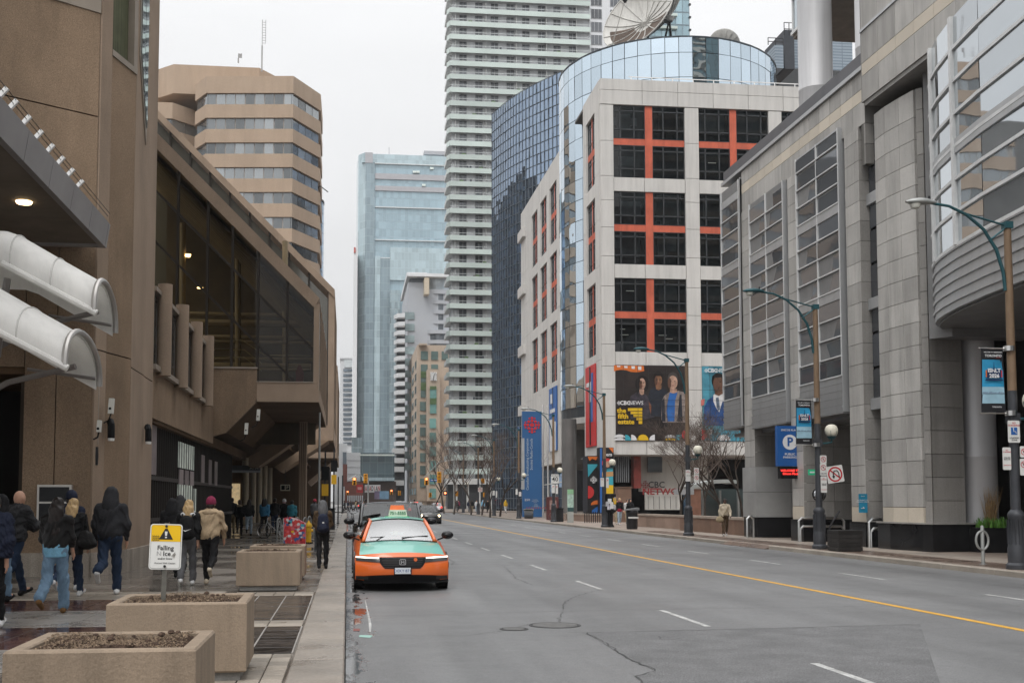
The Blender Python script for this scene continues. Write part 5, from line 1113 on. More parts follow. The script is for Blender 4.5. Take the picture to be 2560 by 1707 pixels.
# big rounded stone pier
Pa,Pb,Pc,Pd = (18.42,37.0),(18.42,36.2),(18.62,34.75),(18.9,34.2)
CP = [(18.45,37.05),(18.42,36.25),(18.50,35.4),(18.62,34.6)]
for a,b in zip(CP,CP[1:]): tiles2(a,b,1.0,15.4,1,h=.76,c0=.95)
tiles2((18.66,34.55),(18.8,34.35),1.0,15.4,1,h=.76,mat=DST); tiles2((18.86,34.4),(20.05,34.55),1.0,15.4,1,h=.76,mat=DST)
MB().prism([(18.6,37),(18.6,36.2),(18.8,34.7),(20,34.8),(20,37)],'z',.1,15.5).build('pier_core', JNT, rb)
MB().prism([(18.3,37.15),(18.27,36.2),(18.52,34.5),(18.7,34.2),(20.3,34.4),(20.3,37.1)],'z',.1,1.0).build('granite_base', BLG, rb); MB().prism([(18.26,37.18),(18.23,36.2),(18.48,34.48),(18.68,34.16),(22.4,34.36),(22.4,37.1)],'z',1.0,1.05).build('base_cap', DST, rb)
MB().box(20.3,22.4,34.45,37,.1,1.0).build('granite_base', BLG, rb)
MB().lathe([(.58,1.05),(.58,3.2),(.585,3.21),(.58,3.22),(.58,8)],(20.85,35.1,0),28).build('round_column', M('column_metal',(.50,.50,.51),.5,.25,var=.06,scale=.5), rb, True)
# projecting beam over the corner
for z0,z1,m_ in ((15.95,16.9,None),(16.9,17.35,BEI),(17.35,18.5,STN),(18.62,20.0,STN)): tiles2((FX-.3,37.4),(FX-.3,20),z0,z1,14,h=z1-z0,mat=m_ or STN)
tiles2((FX-.3,20),(FX+2,20),15.95,20,1,mat=DST)
MB().box(FX-.34,FX+1,20,37.45,18.5,18.6).build('metal_line', MET, rb); MB().box(FX-.25,30,20.1,37.3,15.8,15.95).build('beam_soffit', DST, rb); MB().box(FX,30,20.2,37.3,15.95,19.9).build('beam_core', METD, rb)
MB().box(FX-.3,FX+3,37.4,37.45,15.95,20).build('beam_end', DST, rb)
# curved glass bay
B0,B1_,B2 = Vector((18.95,33.95)),Vector((17.05,32.2)),Vector((16.75,21))
def bz(t): return B0*(1-t)**2 + B1_*2*t*(1-t) + B2*t*t
ts = [0,.07,.15,.24,.34,.46,.60,.76,1.0]; PB_ = [bz(t) for t in ts]
zb0, zw0, zw1 = 7.35, 9.15, 15.9
BGL = mirror('curved_bay_glass', (.56,.60,.63), .02, .012, .35, .2, .85)
nrow = 7; rh = (zw1-zw0)/nrow
for i,(p,q) in enumerate(zip(PB_,PB_[1:])):
    d = q-p; a = math.atan2(d.y,d.x); ln = d.length
    for r in range(nrow):
        z0 = zw0+r*rh
        if 2.9 < r < 3.1: pass
        put(MB().poly([(.02,0,.06),(ln-.02,0,.06),(ln-.02,0,rh-.02),(.02,0,rh-.02)]).mesh('pane'),'pane',BGL,rb,(p.x,p.y,z0),(random.uniform(-.01,.01),0,a+random.uniform(-.012,.012)))
        seg(p,q,z0-.05,z0+.05,.14,0,.06).build('sash', CWH, rb)
    if i in (3,5): seg(p,p+(q-p).normalized()*.16,zw0,zw1,.2,0,.1).build('bay_post', CWH, rb)
    for k in range(6): 
        z0 = zb0+k*.3; MB().prism([tuple(p),tuple(q),tuple(q+Vector((.25,0))),tuple(p+Vector((.25,0)))],'z',z0,z0+.25).build('louver', MET, rb); seg(p,q,z0+.21,z0+.3,.2,0,.05).build('louver_lip', MET, rb)
    seg(p,q,zw0+3*rh-.22,zw0+3*rh+.2,.14,0,.05).build('spandrel', MET, rb)
mbp = [(v.x+.15,v.y) for v in PB_]+[(30,21),(30,33.9)]
MB().prism(mbp,'z',zb0-.08,zb0-.02).build('bay_soffit', METD, rb); MB().prism([(v.x+.2,v.y) for v in PB_]+[(30,21),(30,33.9)],'z',zb0+.1,zw1-.05).build('bay_core', METD, rb)
MB().prism([(18.75,34.2),(19.2,33.6),(22,33.6),(22,34.4)],'z',7.0,15.9).build('bay_joint', METD, rb)
# recess behind
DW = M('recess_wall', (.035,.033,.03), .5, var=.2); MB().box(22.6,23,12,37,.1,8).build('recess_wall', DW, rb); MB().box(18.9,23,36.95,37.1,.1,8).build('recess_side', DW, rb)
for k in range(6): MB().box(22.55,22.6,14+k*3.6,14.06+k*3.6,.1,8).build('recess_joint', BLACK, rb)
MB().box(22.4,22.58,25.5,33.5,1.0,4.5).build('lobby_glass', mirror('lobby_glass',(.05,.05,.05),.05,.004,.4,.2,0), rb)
for y,z in ((30.5,2.9),(28.5,3.1)): MB().box(22.3,22.36,y,y+.7,z,z+.1).build('lobby_light', M('lobby_light_e',(1,1,1),.5,emit=(.9,.95,1),es=1.2), rb)
# arcade behind the piers
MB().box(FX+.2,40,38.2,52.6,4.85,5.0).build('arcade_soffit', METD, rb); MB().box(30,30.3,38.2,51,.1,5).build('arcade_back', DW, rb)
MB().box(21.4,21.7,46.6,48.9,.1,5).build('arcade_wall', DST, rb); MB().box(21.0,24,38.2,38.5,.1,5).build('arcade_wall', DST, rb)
# raised tower on round columns
ut = thing('raised_glass_tower', 'glass office floors raised on round columns above the stone building', 'office tower', (28,46,17))
CM = M('tall_column_metal',(.55,.55,.56),.5,.2,var=.05,scale=.4,streak=.15)
for px0,px1,Y in ((1998,2080,49.5),(2142,2206,44.5)):
    x0 = at(px0,200,Y=Y)[0]; x1 = at(px1,200,Y=Y)[0]; c_ = (x0+x1)/2; r_ = (x1-x0)/2*.97
    MB().lathe([(r_,17.3),(r_,21.0),(r_+.01,21.02),(r_,21.04),(r_,26)],(c_,Y,0),32).build('round_column', CM, ut, True)
C0 = at(1984,88,Y=54.0); UX, UZ, UY = C0[0], C0[2], 54.0
UG = mirror('upper_glass',(.52,.58,.62),.03,.006,.4,.12,.85)
MB().box(UX+.15,40,36,UY-.15,UZ,UZ+16).build('core', METD, ut); MB().box(UX-.02,40,36,UY,UZ-.25,UZ).build('soffit', M('raised_soffit',(.17,.15,.13),.8,var=.2), ut)
for k in range(8):
    z0 = UZ+.1+k*1.9
    for j in range(6):
        y1 = UY-j*3.0; MB().poly([(UX,y1-2.9,z0),(UX,y1-.05,z0),(UX,y1-.05,z0+1.75),(UX,y1-2.9,z0+1.75)]).build('pane', UG, ut)
    MB().box(UX-.12,UX+.1,36,UY+.1,z0-.12,z0+.03).build('sash', CWH, ut)
MB().box(UX-.06,UX+.12,UY-.06,UY+.06,UZ,UZ+16).build('corner_post', CWH, ut)
# ================================================================ street lamps, signs, furniture, trees
BRP = M('lamp_brown',(.20,.135,.085),.6,.1,var=.15,scale=2); DGP = M('lamp_grey',(.055,.058,.065),.5,.3,var=.2,scale=3); TEAL = M('lamp_teal',(.025,.085,.10),.45,.3); LENS = M('lamp_lens',(.55,.55,.5),.15); HEADG = M('lamp_head_grey',(.33,.34,.33),.4,.3); GLOBE = M('globe_white',(.72,.69,.58),.35,var=.04)
def make_lamp(head):
    t = thing('street_lamp','proto','street lamp')
    b = MB().lathe([(.26,0),(.26,.1),(.21,.16),(.215,.5),(.2,.54),(.18,1.22),(.2,1.26),(.19,1.34),(.12,1.42)],n=14); b.build('base', DGP, t, True, True)
    for k in range(14):
        a = k*math.pi/7; MB().box(-.012,.012,-.012,.012,.6,1.18).build('flute', DGP, t, local=True).location = (.195*math.cos(a),.195*math.sin(a),0)
    MB().lathe([(.115,1.4),(.105,4.3)],n=12).build('lower_pole', DGP, t, True, True); MB().lathe([(.105,4.3),(.085,8.3)],n=12).build('upper_pole', BRP, t, True, True)
    MB().box(-.1,.1,-.1,.1,8.28,8.45).build('cap', TEAL, t, local=True)
    arm = [(-.1,0,6.75),(-.14,0,7.2),(-.3,0,7.75),(-.62,0,8.25),(-1.05,0,8.6),(-1.5,0,8.8),(-1.95,0,8.86)]
    a = MB().tube(arm,[.045]*3+[.04]*2+[.035]*2,8).build('arm', TEAL, t, True, True)
    MB().tube([(0,0,8.35),(-1.05,0,8.62)],.025,6).build('tie_rod', TEAL, a, local=True); MB().tube([(0,0,8.33),(-.45,0,8.0)],.025,6).build('brace', TEAL, a, local=True)
    P = []
    for i in range(7):
        x = -1.85-.75*i/6; w = (.05,.1,.15,.17,.16,.12,.03)[i]; h = (.05,.08,.1,.11,.1,.08,.03)[i]
        P.append([(x,w*math.cos(2*math.pi*k/10),8.87+h*math.sin(2*math.pi*k/10)*(1 if math.sin(2*math.pi*k/10) > 0 else .5)) for k in range(11)])
    hd = MB().grid(P).build('lamp_head', head, t, 'all', True)
    MB().lathe([(.02,8.70),(.1,8.73),(.135,8.82)],(-2.36,0,0),12).build('lens', LENS, hd, True, True); MB().lathe([(.03,8.95),(.03,9.03)],(-2.0,0,0),8).build('photocell', DARKMETAL, hd, local=True)
    g = MB().lathe([(.02,4.28),(.11,4.265),(.18,4.21),(.215,4.12),(.22,4.05),(.205,3.96),(.15,3.88),(.05,3.85)],(.5,0,0),16).build('globe', GLOBE, t, 'all', True)
    MB().tube([(0,0,3.62),(.3,0,3.62),(.5,0,3.66),(.5,0,3.8)],.035,6).build('globe_bracket', TEAL, t, local=True); MB().lathe([(.09,3.76),(.17,3.86)],(.5,0,0),12).build('globe_cup', TEAL, g, True, True)
    for k in range(6):
        a_ = k*math.pi/3; MB().tube([(.5+.1*math.cos(a_),.1*math.sin(a_),3.84),(.5+.2*math.cos(a_),.2*math.sin(a_),3.94),(.5+.224*math.cos(a_),.224*math.sin(a_),4.05)],.008,4).build('globe_cage', TEAL, g, local=True)
    MB().box(-.12,.12,-.12,.12,3.5,3.75).build('collar', DGP, t, local=True)
    return t
LX = 16.15
lab = ['street lamp with convention banner at the right edge of the picture','street lamp with convention banner beside the blue parking sign','street lamp before the bare trees, third from the right edge','street lamp beside the poster covered drum, fourth from the right edge','street lamp carrying the forty speed sign','street lamp just left of the blue slab sign','street lamp before the dark navy glass building','street lamp among the far bare trees on the right pavement','farthest street lamp on the right pavement']
lamps = []
l0 = make_lamp(HEADG); l1 = make_lamp(TEAL)
for i,y in enumerate([25.43,37.06,51.96,69.39,87,105,123,138,156]):
    o = l0 if i == 0 else l1 if i == 1 else copy_tree((l1,l0)[i%2] if i < 4 else l0)
    o.location = (LX if i else 16.03,y,.12); o['label'] = lab[i]; o['group'] = 'street lamps along the right pavement'; lamps.append(o)
# ---- banners
BNK = M('banner_black',(.015,.015,.018),.5); SKB = M('banner_sky',(.03,.28,.50),.5,var=.3,scale=1.2); SKB2 = M('banner_pale',(.30,.48,.58),.5,var=.2,scale=2); NVB = M('banner_navy',(.01,.03,.09),.5); CIT = M('banner_city',(.18,.25,.33),.5); PWH = M('banner_white',(.72,.73,.74),.5); PRD = M('banner_red',(.5,.05,.06),.5)
def banner(x1,y,ztop,w,h,label,crook=0):
    t = thing('street_banner', label, 'banner', (x1-w/2,y,ztop), group='convention banners on lamp posts')
    def sheet(z0,z1,mat,k,nm,x0=-w/2,xx=w/2,n=10):
        P = [[(x0+(xx-x0)*i/n, -.02*k/10+.03*math.sin(3.2*(x0+(xx-x0)*i/n)/w+z*2), z) for i in range(n+1)] for z in (z0,(z0+z1)/2,z1)]
        MB().grid(P).build(nm, mat, t, 'all', True, fix=False)
    sheet(-h,0,BNK,0,'cloth'); sheet(-h*.86,-h*.17,SKB,2,'sky_print',-w*.46,w*.46); sheet(-h*.86,-h*.6,SKB2,3,'water_print',-w*.46,w*.46)
    mb = MB(); rg = random.Random(5)
    for k in range(26):
        x = -w*.45+w*.9*k/26; hh = rg.uniform(.015,.06)*h/2.3; mb.box(x,x+w*.028,-.016+.03*math.sin(3.2*x/w-h*1.4),-.012+.03*math.sin(3.2*x/w-h*1.4),-h*.71,-h*.71+hh*1.4)
    mb.build('skyline_print', CIT, t, local=True)
    def yy(z,x=0): return -.03+.03*math.sin(3.2*x/w+z*2)
    MB().box(-w*.3,w*.3,yy(-h*.38)-.01,yy(-h*.38),-h*.46,-h*.33).build('badge', NVB, t, local=True); MB().prism([(-w*.4,-h*.505),(w*.4,-h*.505),(w*.34,-h*.48),(-w*.34,-h*.48)],'y',yy(-h*.5)-.01,yy(-h*.5)).build('ribbon', NVB, t, local=True)
    MB().tube([(0,yy(-h*.3)-.02,-h*.34),(0,yy(-h*.25)-.02,-h*.21)],[.012,.004],5).box(-.09,.09,yy(-h*.3)-.02,yy(-h*.3)-.01,-h*.315,-h*.308).build('spire_print', NVB, t, local=True)
    for s in (-1,1): MB().box(s*w*.33-.012,s*w*.33+.012,yy(-h*.38)-.012,yy(-h*.38),-h*.45,-h*.34).build('stripe', PO if s < 0 else PRD, t, local=True)
    text('ISHLT\n2026','lettering',PWH,t,(0,yy(-h*.39)-.016,-h*.39),.135*w/.62,local=True,bold=.03)
    text('WELCOME TO / BIENVENUE À','lettering',PWH,t,(0,yy(-h*.06)-.01,-h*.055),.036*w/.62,local=True,bold=.01); text('TORONTO','lettering',PWH,t,(0,yy(-h*.1)-.012,-h*.112),.088*w/.62,local=True,bold=.012); text('TORONTO','lettering',PWH,t,(.06,yy(-h*.93)-.012,-h*.92),.05*w/.62,local=True,bold=.01)
    MB().box(w*.12,w*.3,yy(-h*.13)-.012,yy(-h*.13)-.004,-h*.14,-h*.136).build('swash', PRD, t, local=True)
    for z in (.02,-h-.02): MB().tube([(-w/2-.05,0,z),(w/2+.22,0,z)],.018,6).build('rod', STEEL, t, True, True)
    for z in (.02,-h-.02): MB().lathe([(.13,z-.06),(.13,z+.06)],(w/2+.14,.0,0),10).build('clamp', STEEL, t, local=True)
a = at(2455,871,Y=25.3); b = at(2518,1030,Y=25.3); banner(b[0],25.38,a[2],b[0]-a[0],a[2]-b[2],'convention banner on the rightmost lamp post, before the round column')
a = at(1990,1000,Y=36.9); b = at(2032,1110,Y=36.9); banner(b[0]+.02,37.0,a[2],b[0]-a[0],a[2]-b[2],'convention banner overlapping the blue parking sign')
# ---- small traffic signs
SW = M('sign_face_white',(.66,.66,.64),.45,var=.05); SRD = M('sign_red',(.50,.03,.04),.45); SBK = M('sign_black',(.02,.02,.022),.45); SBL = M('sign_blue_face',(.02,.11,.36),.45)
def plate(px0,px1,py0,py1,Y,label,rows,ring=None,rot=0,tri=None):
    c = at((px0+px1)/2,(py0+py1)/2,Y=Y); w = at(px1,py0,Y=Y)[0]-at(px0,py0,Y=Y)[0]; h = at(px0,py0,Y=Y)[2]-at(px0,py1,Y=Y)[2]
    t = thing('traffic_sign', label, 'sign', c); t.rotation_euler = (0,rot,0)
    MB().prism([(-w/2+.02,-h/2),(w/2-.02,-h/2),(w/2,-h/2+.02),(w/2,h/2-.02),(w/2-.02,h/2),(-w/2+.02,h/2),(-w/2,h/2-.02),(-w/2,-h/2+.02)],'y',-.01,.01).build('plate', SW, t, local=True)
    for s,z,sz,m_ in rows: text(s,'lettering',m_,t,(0,-.014,z*h),sz*h,local=True,bold=.012,ext=.001)
    if ring:
        zc_,r,kind = ring; r *= w; n = 24
        P = [[(q*math.cos(2*math.pi*k/n),-.014,zc_*h+q*math.sin(2*math.pi*k/n)) for k in range(n+1)] for q in (r,r*.8)]
        MB().grid(P).build('ring', SRD, t, local=True, fix=False); MB().bar((-r*.62,-.016,zc_*h+r*.62),(r*.62,-.016,zc_*h-r*.62),.002,r*.18).build('slash', SRD, t, local=True)
        if kind == 'u': MB().tube([(.22*w,-.013,zc_*h-.22*w),(.22*w,-.013,zc_*h+.05*w),(.13*w,-.013,zc_*h+.2*w),(-.03*w,-.013,zc_*h+.2*w),(-.12*w,-.013,zc_*h+.06*w),(-.12*w,-.013,zc_*h-.12*w)],.03*w,6).poly([(-.22*w,-.02,zc_*h-.08*w),(-.02*w,-.02,zc_*h-.08*w),(-.12*w,-.02,zc_*h-.26*w)]).build('arrow', SBK, t, local=True)
        else: text('P','lettering',SBK,t,(0,-.013,zc_*h),1.1*r,local=True,bold=.02)
    return t
def arrow(t,w,h,z): MB().poly([(-.32*w,-.015,z*h),(-.2*w,-.015,z*h+.1*w),(-.2*w,-.015,z*h-.1*w)]).poly([(.32*w,-.015,z*h),(.2*w,-.015,z*h+.1*w),(.2*w,-.015,z*h-.1*w)]).build('arrow', SBK, t, local=True, fix=False)
t = plate(2520,2549,1051,1106,25.28,'accessible loading zone sign on the rightmost lamp post',[('NO\nSTANDING',.33,.11,SRD),('LOADING\nZONE',-.34,.10,SBK)]); h = .5; MB().box(-.08,.08,-.016,-.012,-.08,.1).build('blue_field', SBL, t, local=True); MB().tube([(-.02,-.018,.06),(-.01,-.018,.0),(.035,-.018,-.0),(.05,-.018,-.05)],.009,5).lathe([(.015,-.02),(.015,-.017)],(-.02,0,.075),8,'y').build('symbol', SW, t, local=True)
plate(2507,2527,1118,1174,25.3,'narrow no standing sign lower left on the rightmost lamp post',[('NO\nSTANDING',.33,.075,SRD),('4PM-6PM\nMON-FRI',0,.075,SBK),('TOW-AWAY',-.3,.065,SRD)])
plate(2550,2568,1115,1143,25.3,'no parking sign cut by the right edge of the picture',[],(0,.42,'p')); plate(2550,2568,1146,1188,25.3,'no stopping sign under it at the right edge of the picture',[],(.15,.42,'p'))
plate(2050,2066,1138,1158,36.9,'upper no parking plate on the lamp post by the parking sign',[],(0,.4,'p')); plate(2050,2066,1158,1188,36.9,'second no parking plate on the lamp post by the parking sign',[('9AM-5PM',-.35,.13,SBK)],(.15,.42,'p')); plate(2052,2067,1190,1231,36.9,'narrow no standing plate under the parking plates by the tilted sign',[('NO\nSTANDING',.33,.07,SRD),('7AM-9AM\n4PM-6PM',0,.075,SBK),('TOW-AWAY',-.32,.065,SRD)])
plate(2067,2108,1164,1206,36.85,'tilted square no U-turn sign on the second lamp post',[],(0,.44,'u'),R(-9))
plate(1735,1747,1169,1185,51.8,'upper no parking plate on the third lamp post',[],(0,.4,'p')); plate(1735,1747,1186,1206,51.8,'lower no parking plate on the third lamp post',[],(.1,.4,'p')); plate(1714,1726,1174,1203,51.8,'narrow no standing plate left of the third lamp post',[('NO\nSTANDING',.33,.075,SRD),('7AM-9AM',0,.08,SBK)])
plate(1501,1510,1194,1216,69.2,'narrow no standing plate left of the fourth lamp post',[('NO',.3,.16,SRD)]); plate(1515,1522,1193,1219,69.2,'narrow plate right of the fourth lamp post',[('P',.2,.3,SRD)])
plate(1378,1397,1185,1208,86.8,'white maximum forty speed limit sign',[('MAXIMUM',.34,.16,SBK),('40',-.06,.7,SBK)]); plate(1379,1387,1210,1232,86.8,'white plate under the speed limit sign, left one',[('P',.2,.3,SRD)]); plate(1389,1395,1210,1234,86.8,'narrow plate under the speed limit sign, right one',[('P',.2,.3,SRD)])
plate(1289,1294,1222,1236,104.8,'small white plate on the lamp post left of the blue slab',[]); plate(1297,1303,1229,1240,104.8,'small parking plate by the foot of the blue slab',[('P',0,.4,SRD)]); plate(1231,1237,1226,1238,122.8,'small white plate on the lamp post before the navy building, left one',[]); plate(1239,1243,1227,1243,122.8,'small white plate on the lamp post before the navy building, right one',[])
plate(1195,1206,1218,1229,137.7,'small no turn plate on a far lamp post among the bare trees',[],(0,.4,'p'))
# ---- parking sign
py_ = 44.2; pk = thing('parking_sign','blue public parking sign with white P and red message display','sign', at(1974,1165,Y=py_))
a = at(1943,1064,Y=py_); b = at(2005,1165,Y=py_); BPK = M('parking_blue',(.02,.10,.32),.4,var=.05)
MB().box(a[0],b[0],py_,py_+.25,b[2],a[2]).build('panel', BPK, pk)
c = at(1975,1105,Y=py_-.02); MB().disc((c[0],py_-.012,c[2]),.31,28).build('disc', PW, pk, fix=False); text('P','lettering',BPK,pk,(c[0],py_-.02,c[2]),.5,bold=.03)
text('SIMCOE PLACE','lettering',PW,pk,at(1974,1075,Y=py_-.02),.11,bold=.006); text('PUBLIC\nPARKING','lettering',PW,pk,at(1975,1139,Y=py_-.02),.125,bold=.012,xs=1.1)
a = at(1950,1166,Y=py_); b = at(2005,1196,Y=py_); MB().box(a[0],b[0],py_-.05,py_+.25,b[2],a[2]).build('display', BLACK, pk)
text('WELCOME TO\nSimcoe Place','lettering',M('led_red',(1,.05,.05),.5,emit=(1,.04,.03),es=2.2),pk,at(1976,1180,Y=py_-.07),.125,bold=.014); MB().box(b[0],b[0]+.7,py_+.05,py_+.2,c[2]-.3,c[2]-.2).build('bracket', DARKMETAL, pk)
t = thing('parking_entrance_sign','teal sign with white arrow on the stone pier','sign', at(2157,1257,Y=38.0)); a = at(2146,1234,Y=38.0); b = at(2168,1281,Y=38.0); TLS = M('sign_teal',(.02,.22,.36),.45); MB().box(a[0],b[0],37.97,38.0,b[2],a[2]).build('panel', TLS, t); text('ENTRANCE TO\nPARKING LEVELS','lettering',PW,t,at(2157,1252,Y=37.96),.06); text('SIMCOE','lettering',PW,t,at(2157,1240,Y=37.96),.04)
c = at(2157,1270,Y=37.95); MB().bar((c[0]-.06,c[1],c[2]),(c[0]+.06,c[1],c[2]),.02).bar((c[0]+.01,c[1],c[2]+.05),(c[0]+.06,c[1],c[2]),.02).build('arrow', PW, t)
t = thing('round_blue_sign','round blue sign half hidden behind the stone pier','sign', at(2188,1232,Y=38.4)); MB().disc((0,0,0),.28,24).build('disc', TLS, t, local=True, fix=False); MB().lathe([(.28,.0),(.28,.04)],(0,.0,0),24,'y').build('back', SBK, t, local=True); text('P','lettering',SBK,t,(0,-.012,0),.3,local=True)
t = thing('exit_sign','small lit green exit sign under the stone arcade','sign', at(2031,1180,Y=42.5)); MB().box(-.16,.16,0,.05,-.11,.11).build('box', M('exit_green',(.02,.25,.12),.5,emit=(.02,.4,.2),es=.4), t, local=True); MB().box(-.11,.08,-.01,0,-.03,.03).build('arrow', PW, t, local=True)
t = thing('convex_mirror','round convex traffic mirror behind the second lamp post','mirror', at(2048,1236,Y=41)); MB().lathe([(.02,-.06),(.15,-.045),(.25,0)],(0,0,0),20,'y').build('mirror_face', mirror('mirror_face',(.7,.72,.74),.02,.001,.5,0,1), t, True, True); MB().lathe([(.27,-.01),(.27,.03)],(0,0,0),20,'y').build('rim', BLACK, t, True, True); MB().tube([(0,.03,0),(0,.2,0),(.0,.5,-.1)],.02,5).build('arm', DARKMETAL, t, local=True)
# ---- steel tube barriers, ring stand, planters on the right
def loop(label,x0,x1,y,h,n=2):
    t = thing('steel_barrier', label, 'barrier', ((x0+x1)/2,y,.12)); w = x1-x0
    for k in range(n): 
        hh = h-.33*k; MB().tube([(-w/2+.06*k,0,0),(-w/2+.06*k,0,hh-.12),(-w/2+.12+.06*k,0,hh),(w/2-.12,0,hh),(w/2,0,hh-.12),(w/2,0,0)],.055,8).build('tube', STEEL, t, True, True)
    MB().lathe([(.1,0),(.1,.02)],(-w/2,0,0),10).lathe([(.1,0),(.1,.02)],(w/2,0,0),10).build('foot_plate', STEEL, t, local=True)
x0 = at(1990,1345,Y=43.6)[0]; x1 = at(2102,1345,Y=43.6)[0]; loop('long polished steel barrier before the dark stone base',x0,x1,43.3,.95)
x0 = at(2132,1355,Y=38.9)[0]; x1 = at(2168,1355,Y=38.9)[0]; loop('short curved steel barrier behind the wooden planter',x0,x1,37.6,1.0); x0 = at(1866,1340,Y=48.6)[0]; loop('small steel hoop beside the far stone pier',x0,x0+.3,48.5,.95,1)
WDK = M('black_timber',(.022,.02,.019),.6,var=.3,scale=4,grain=.3,rnd=.25)
c = gz(2126,1378); t = thing('timber_planter','black timber cube planter at the kerb by the second lamp post','planter',(c[0],c[1]+.4,.12))
for k in range(5):
    MB().bbox(-.42,.42,-.42,.42,.02+k*.135,.145+k*.135,.012).build('plank', WDK, t, local=True)
MB().box(-.38,.38,-.38,.38,0,.66).build('core', BLACK, t, local=True)
t = thing('bent_rod','thin dark bent rod standing behind the timber planter','pole',(c[0]-.15,c[1]+1.2,.12)); MB().tube([(0,0,0),(0,0,.75),(.15,0,1.0),(.35,0,1.3)],.03,6).build('rod', DARKMETAL, t, True, True)
c = gz(2458,1410); t = thing('bike_ring','steel post with round cycle locking ring near the right edge','cycle stand',(c[0],c[1],.12)); MB().lathe([(.045,0),(.045,.98),(.03,1.0)],n=10).build('post', HEADG, t, True, True)
pts = [(.17*math.cos(2*math.pi*k/20)-.02,-.02,.62+.24*math.sin(2*math.pi*k/20)) for k in range(21)]; MB().tube(pts,.03,6,False).build('ring', HEADG, t, True, True); MB().lathe([(.09,0),(.09,.015)],n=10).build('foot_plate', HEADG, t, local=True)
c = gz(2500,1381); gp = thing('granite_planter','black granite planter with dry grasses and green shoots near the right edge','planter',(c[0]+.1,c[1]+.55,.12)); MB().bbox(-.65,.65,-.55,.55,0,.78,.02).build('box', BLG, gp, local=True); MB().box(-.6,.6,-.5,.5,.74,.785).build('soil', M('soil_dark',(.03,.022,.016),.95), gp, local=True)
DRY = M('dry_grass',(.30,.20,.10),.8,var=.3,scale=5); GRN = M('green_leaf',(.10,.24,.04),.55,var=.35,scale=5); rg = random.Random(2)
def blades(n,r,h0,h1,w,mat,name,spread,par,cx=0,cy=0,z=.78):
    mb = MB()
    for k in range(n):
        a,q = rg.uniform(0,6.28), r*math.sqrt(rg.random()); x,y = cx+q*math.cos(a),cy+q*math.sin(a); h = rg.uniform(h0,h1); lx,ly = rg.uniform(-1,1)*spread*h,rg.uniform(-1,1)*spread*h; b = rg.uniform(0,6.28); dx,dy = w*math.cos(b),w*math.sin(b)
        mb.grid([[(x-dx,y-dy,z),(x+dx,y+dy,z)],[(x+lx*.4-dx,y+ly*.4-dy,z+h*.55),(x+lx*.4+dx,y+ly*.4+dy,z+h*.55)],[(x+lx-dx*.2,y+ly-dy*.2,z+h),(x+lx+dx*.2,y+ly+dy*.2,z+h)]])
    return stuff(mb.build(name, mat, par, local=True, fix=False))
blades(170,.17,.7,1.35,.006,DRY,'dry_stalks',.22,gp,0,.05); blades(260,.5,.12,.36,.018,GRN,'green_shoots',.35,gp)
# ---- concrete planters on the left
PLC = M('planter_concrete',(.265,.205,.15),.8,var=.12,scale=1.2,grain=.12,gscale=90,streak=.2,bump=.35,bscale=35,streak_s=(2.5,2.5,.25)); SOIL = M('bark_soil',(.07,.045,.032),.95,var=.4,scale=9,grain=.6,gscale=90)
def planter(x0,x1,y0,y1,label,rz=0,seed=0):
    w,d = x1-x0,y1-y0; t = thing('concrete_planter', label, 'planter', ((x0+x1)/2,(y0+y1)/2,.12), rz, 'concrete planters along the kerb'); h = .71; e = .10
    MB().box(-w/2+.06,w/2-.06,-d/2+.06,d/2-.06,0,.09).build('base', DST, t, local=True)
    b = .012; q = [(-w/2,-d/2),(w/2,-d/2),(w/2,d/2),(-w/2,d/2)]; rg2 = random.Random(seed)
    def rng(i,z): return [(x*(1-2*i/w),y*(1-2*i/d),z) for x,y in q]
    R_ = [rng(.012,.08),rng(0,.095),rng(0,h-.015),rng(.012,h),rng(e-.01,h),rng(e,h-.01),rng(e+.01,.45)]
    MB().grid([r+[r[0]] for r in R_]).build('box', PLC, t, local=True)
    n = 46; m_ = 36; P = []
    for j in range(m_+1):
        row = []
        for i in range(n+1):
            x,y = -w/2+e+(w-2*e)*i/n, -d/2+e+(d-2*e)*j/m_; ed = min(i,n-i,j,m_-j)/6
            z = h-.05 + .055*min(1,ed)*(.5+.5*math.sin(x*7+seed)*math.cos(y*6+seed*2)) + rg2.uniform(-.012,.02)
            row.append((x+rg2.uniform(-.008,.008),y+rg2.uniform(-.008,.008),z))
        P.append(row)
    MB().grid(P).build('soil', SOIL, t, local=True)
    chips = MB()
    for k in range(1800 if y0 < 15 else 350):
        x,y = rg2.uniform(-w/2+e+.02,w/2-e-.02),rg2.uniform(-d/2+e+.02,d/2-e-.02); s = rg2.uniform(.004,.011); a = rg2.uniform(0,3.14); z = h-.03+.05*(.5+.5*math.sin(x*7+seed)*math.cos(y*6+seed*2))*.9; ca,sa = math.cos(a)*s*1.6,math.sin(a)*s*1.6
        chips.add([(x-ca,y-sa,z),(x+sa*.5,y-ca*.5,z+s),(x+ca,y+sa,z+.002),(x-sa*.5,y+ca*.5,z+s*1.2)],[(0,1,2,3),(0,1,3)])
    ch = chips.mesh('bark_chips',fix=False); stuff(put(ch,'bark_chips',[M('bark_light',(.26,.19,.13),.9,var=.7,scale=40)],t,local=True))
    cl = MB()
    for k in range(14):
        x,y = rg2.uniform(-w/2+e+.1,w/2-e-.1),rg2.uniform(-d/2+e+.06,d/2-e-.06); s = rg2.uniform(.012,.03); cl.lathe([(s*.5,-s*.3),(s,0),(s*.7,s*.6),(s*.1,s*.8)],(x,y,h-.005+rg2.uniform(0,.02)),6)
    stuff(cl.build('soil_clods', SOIL, t, local=True))
    return t
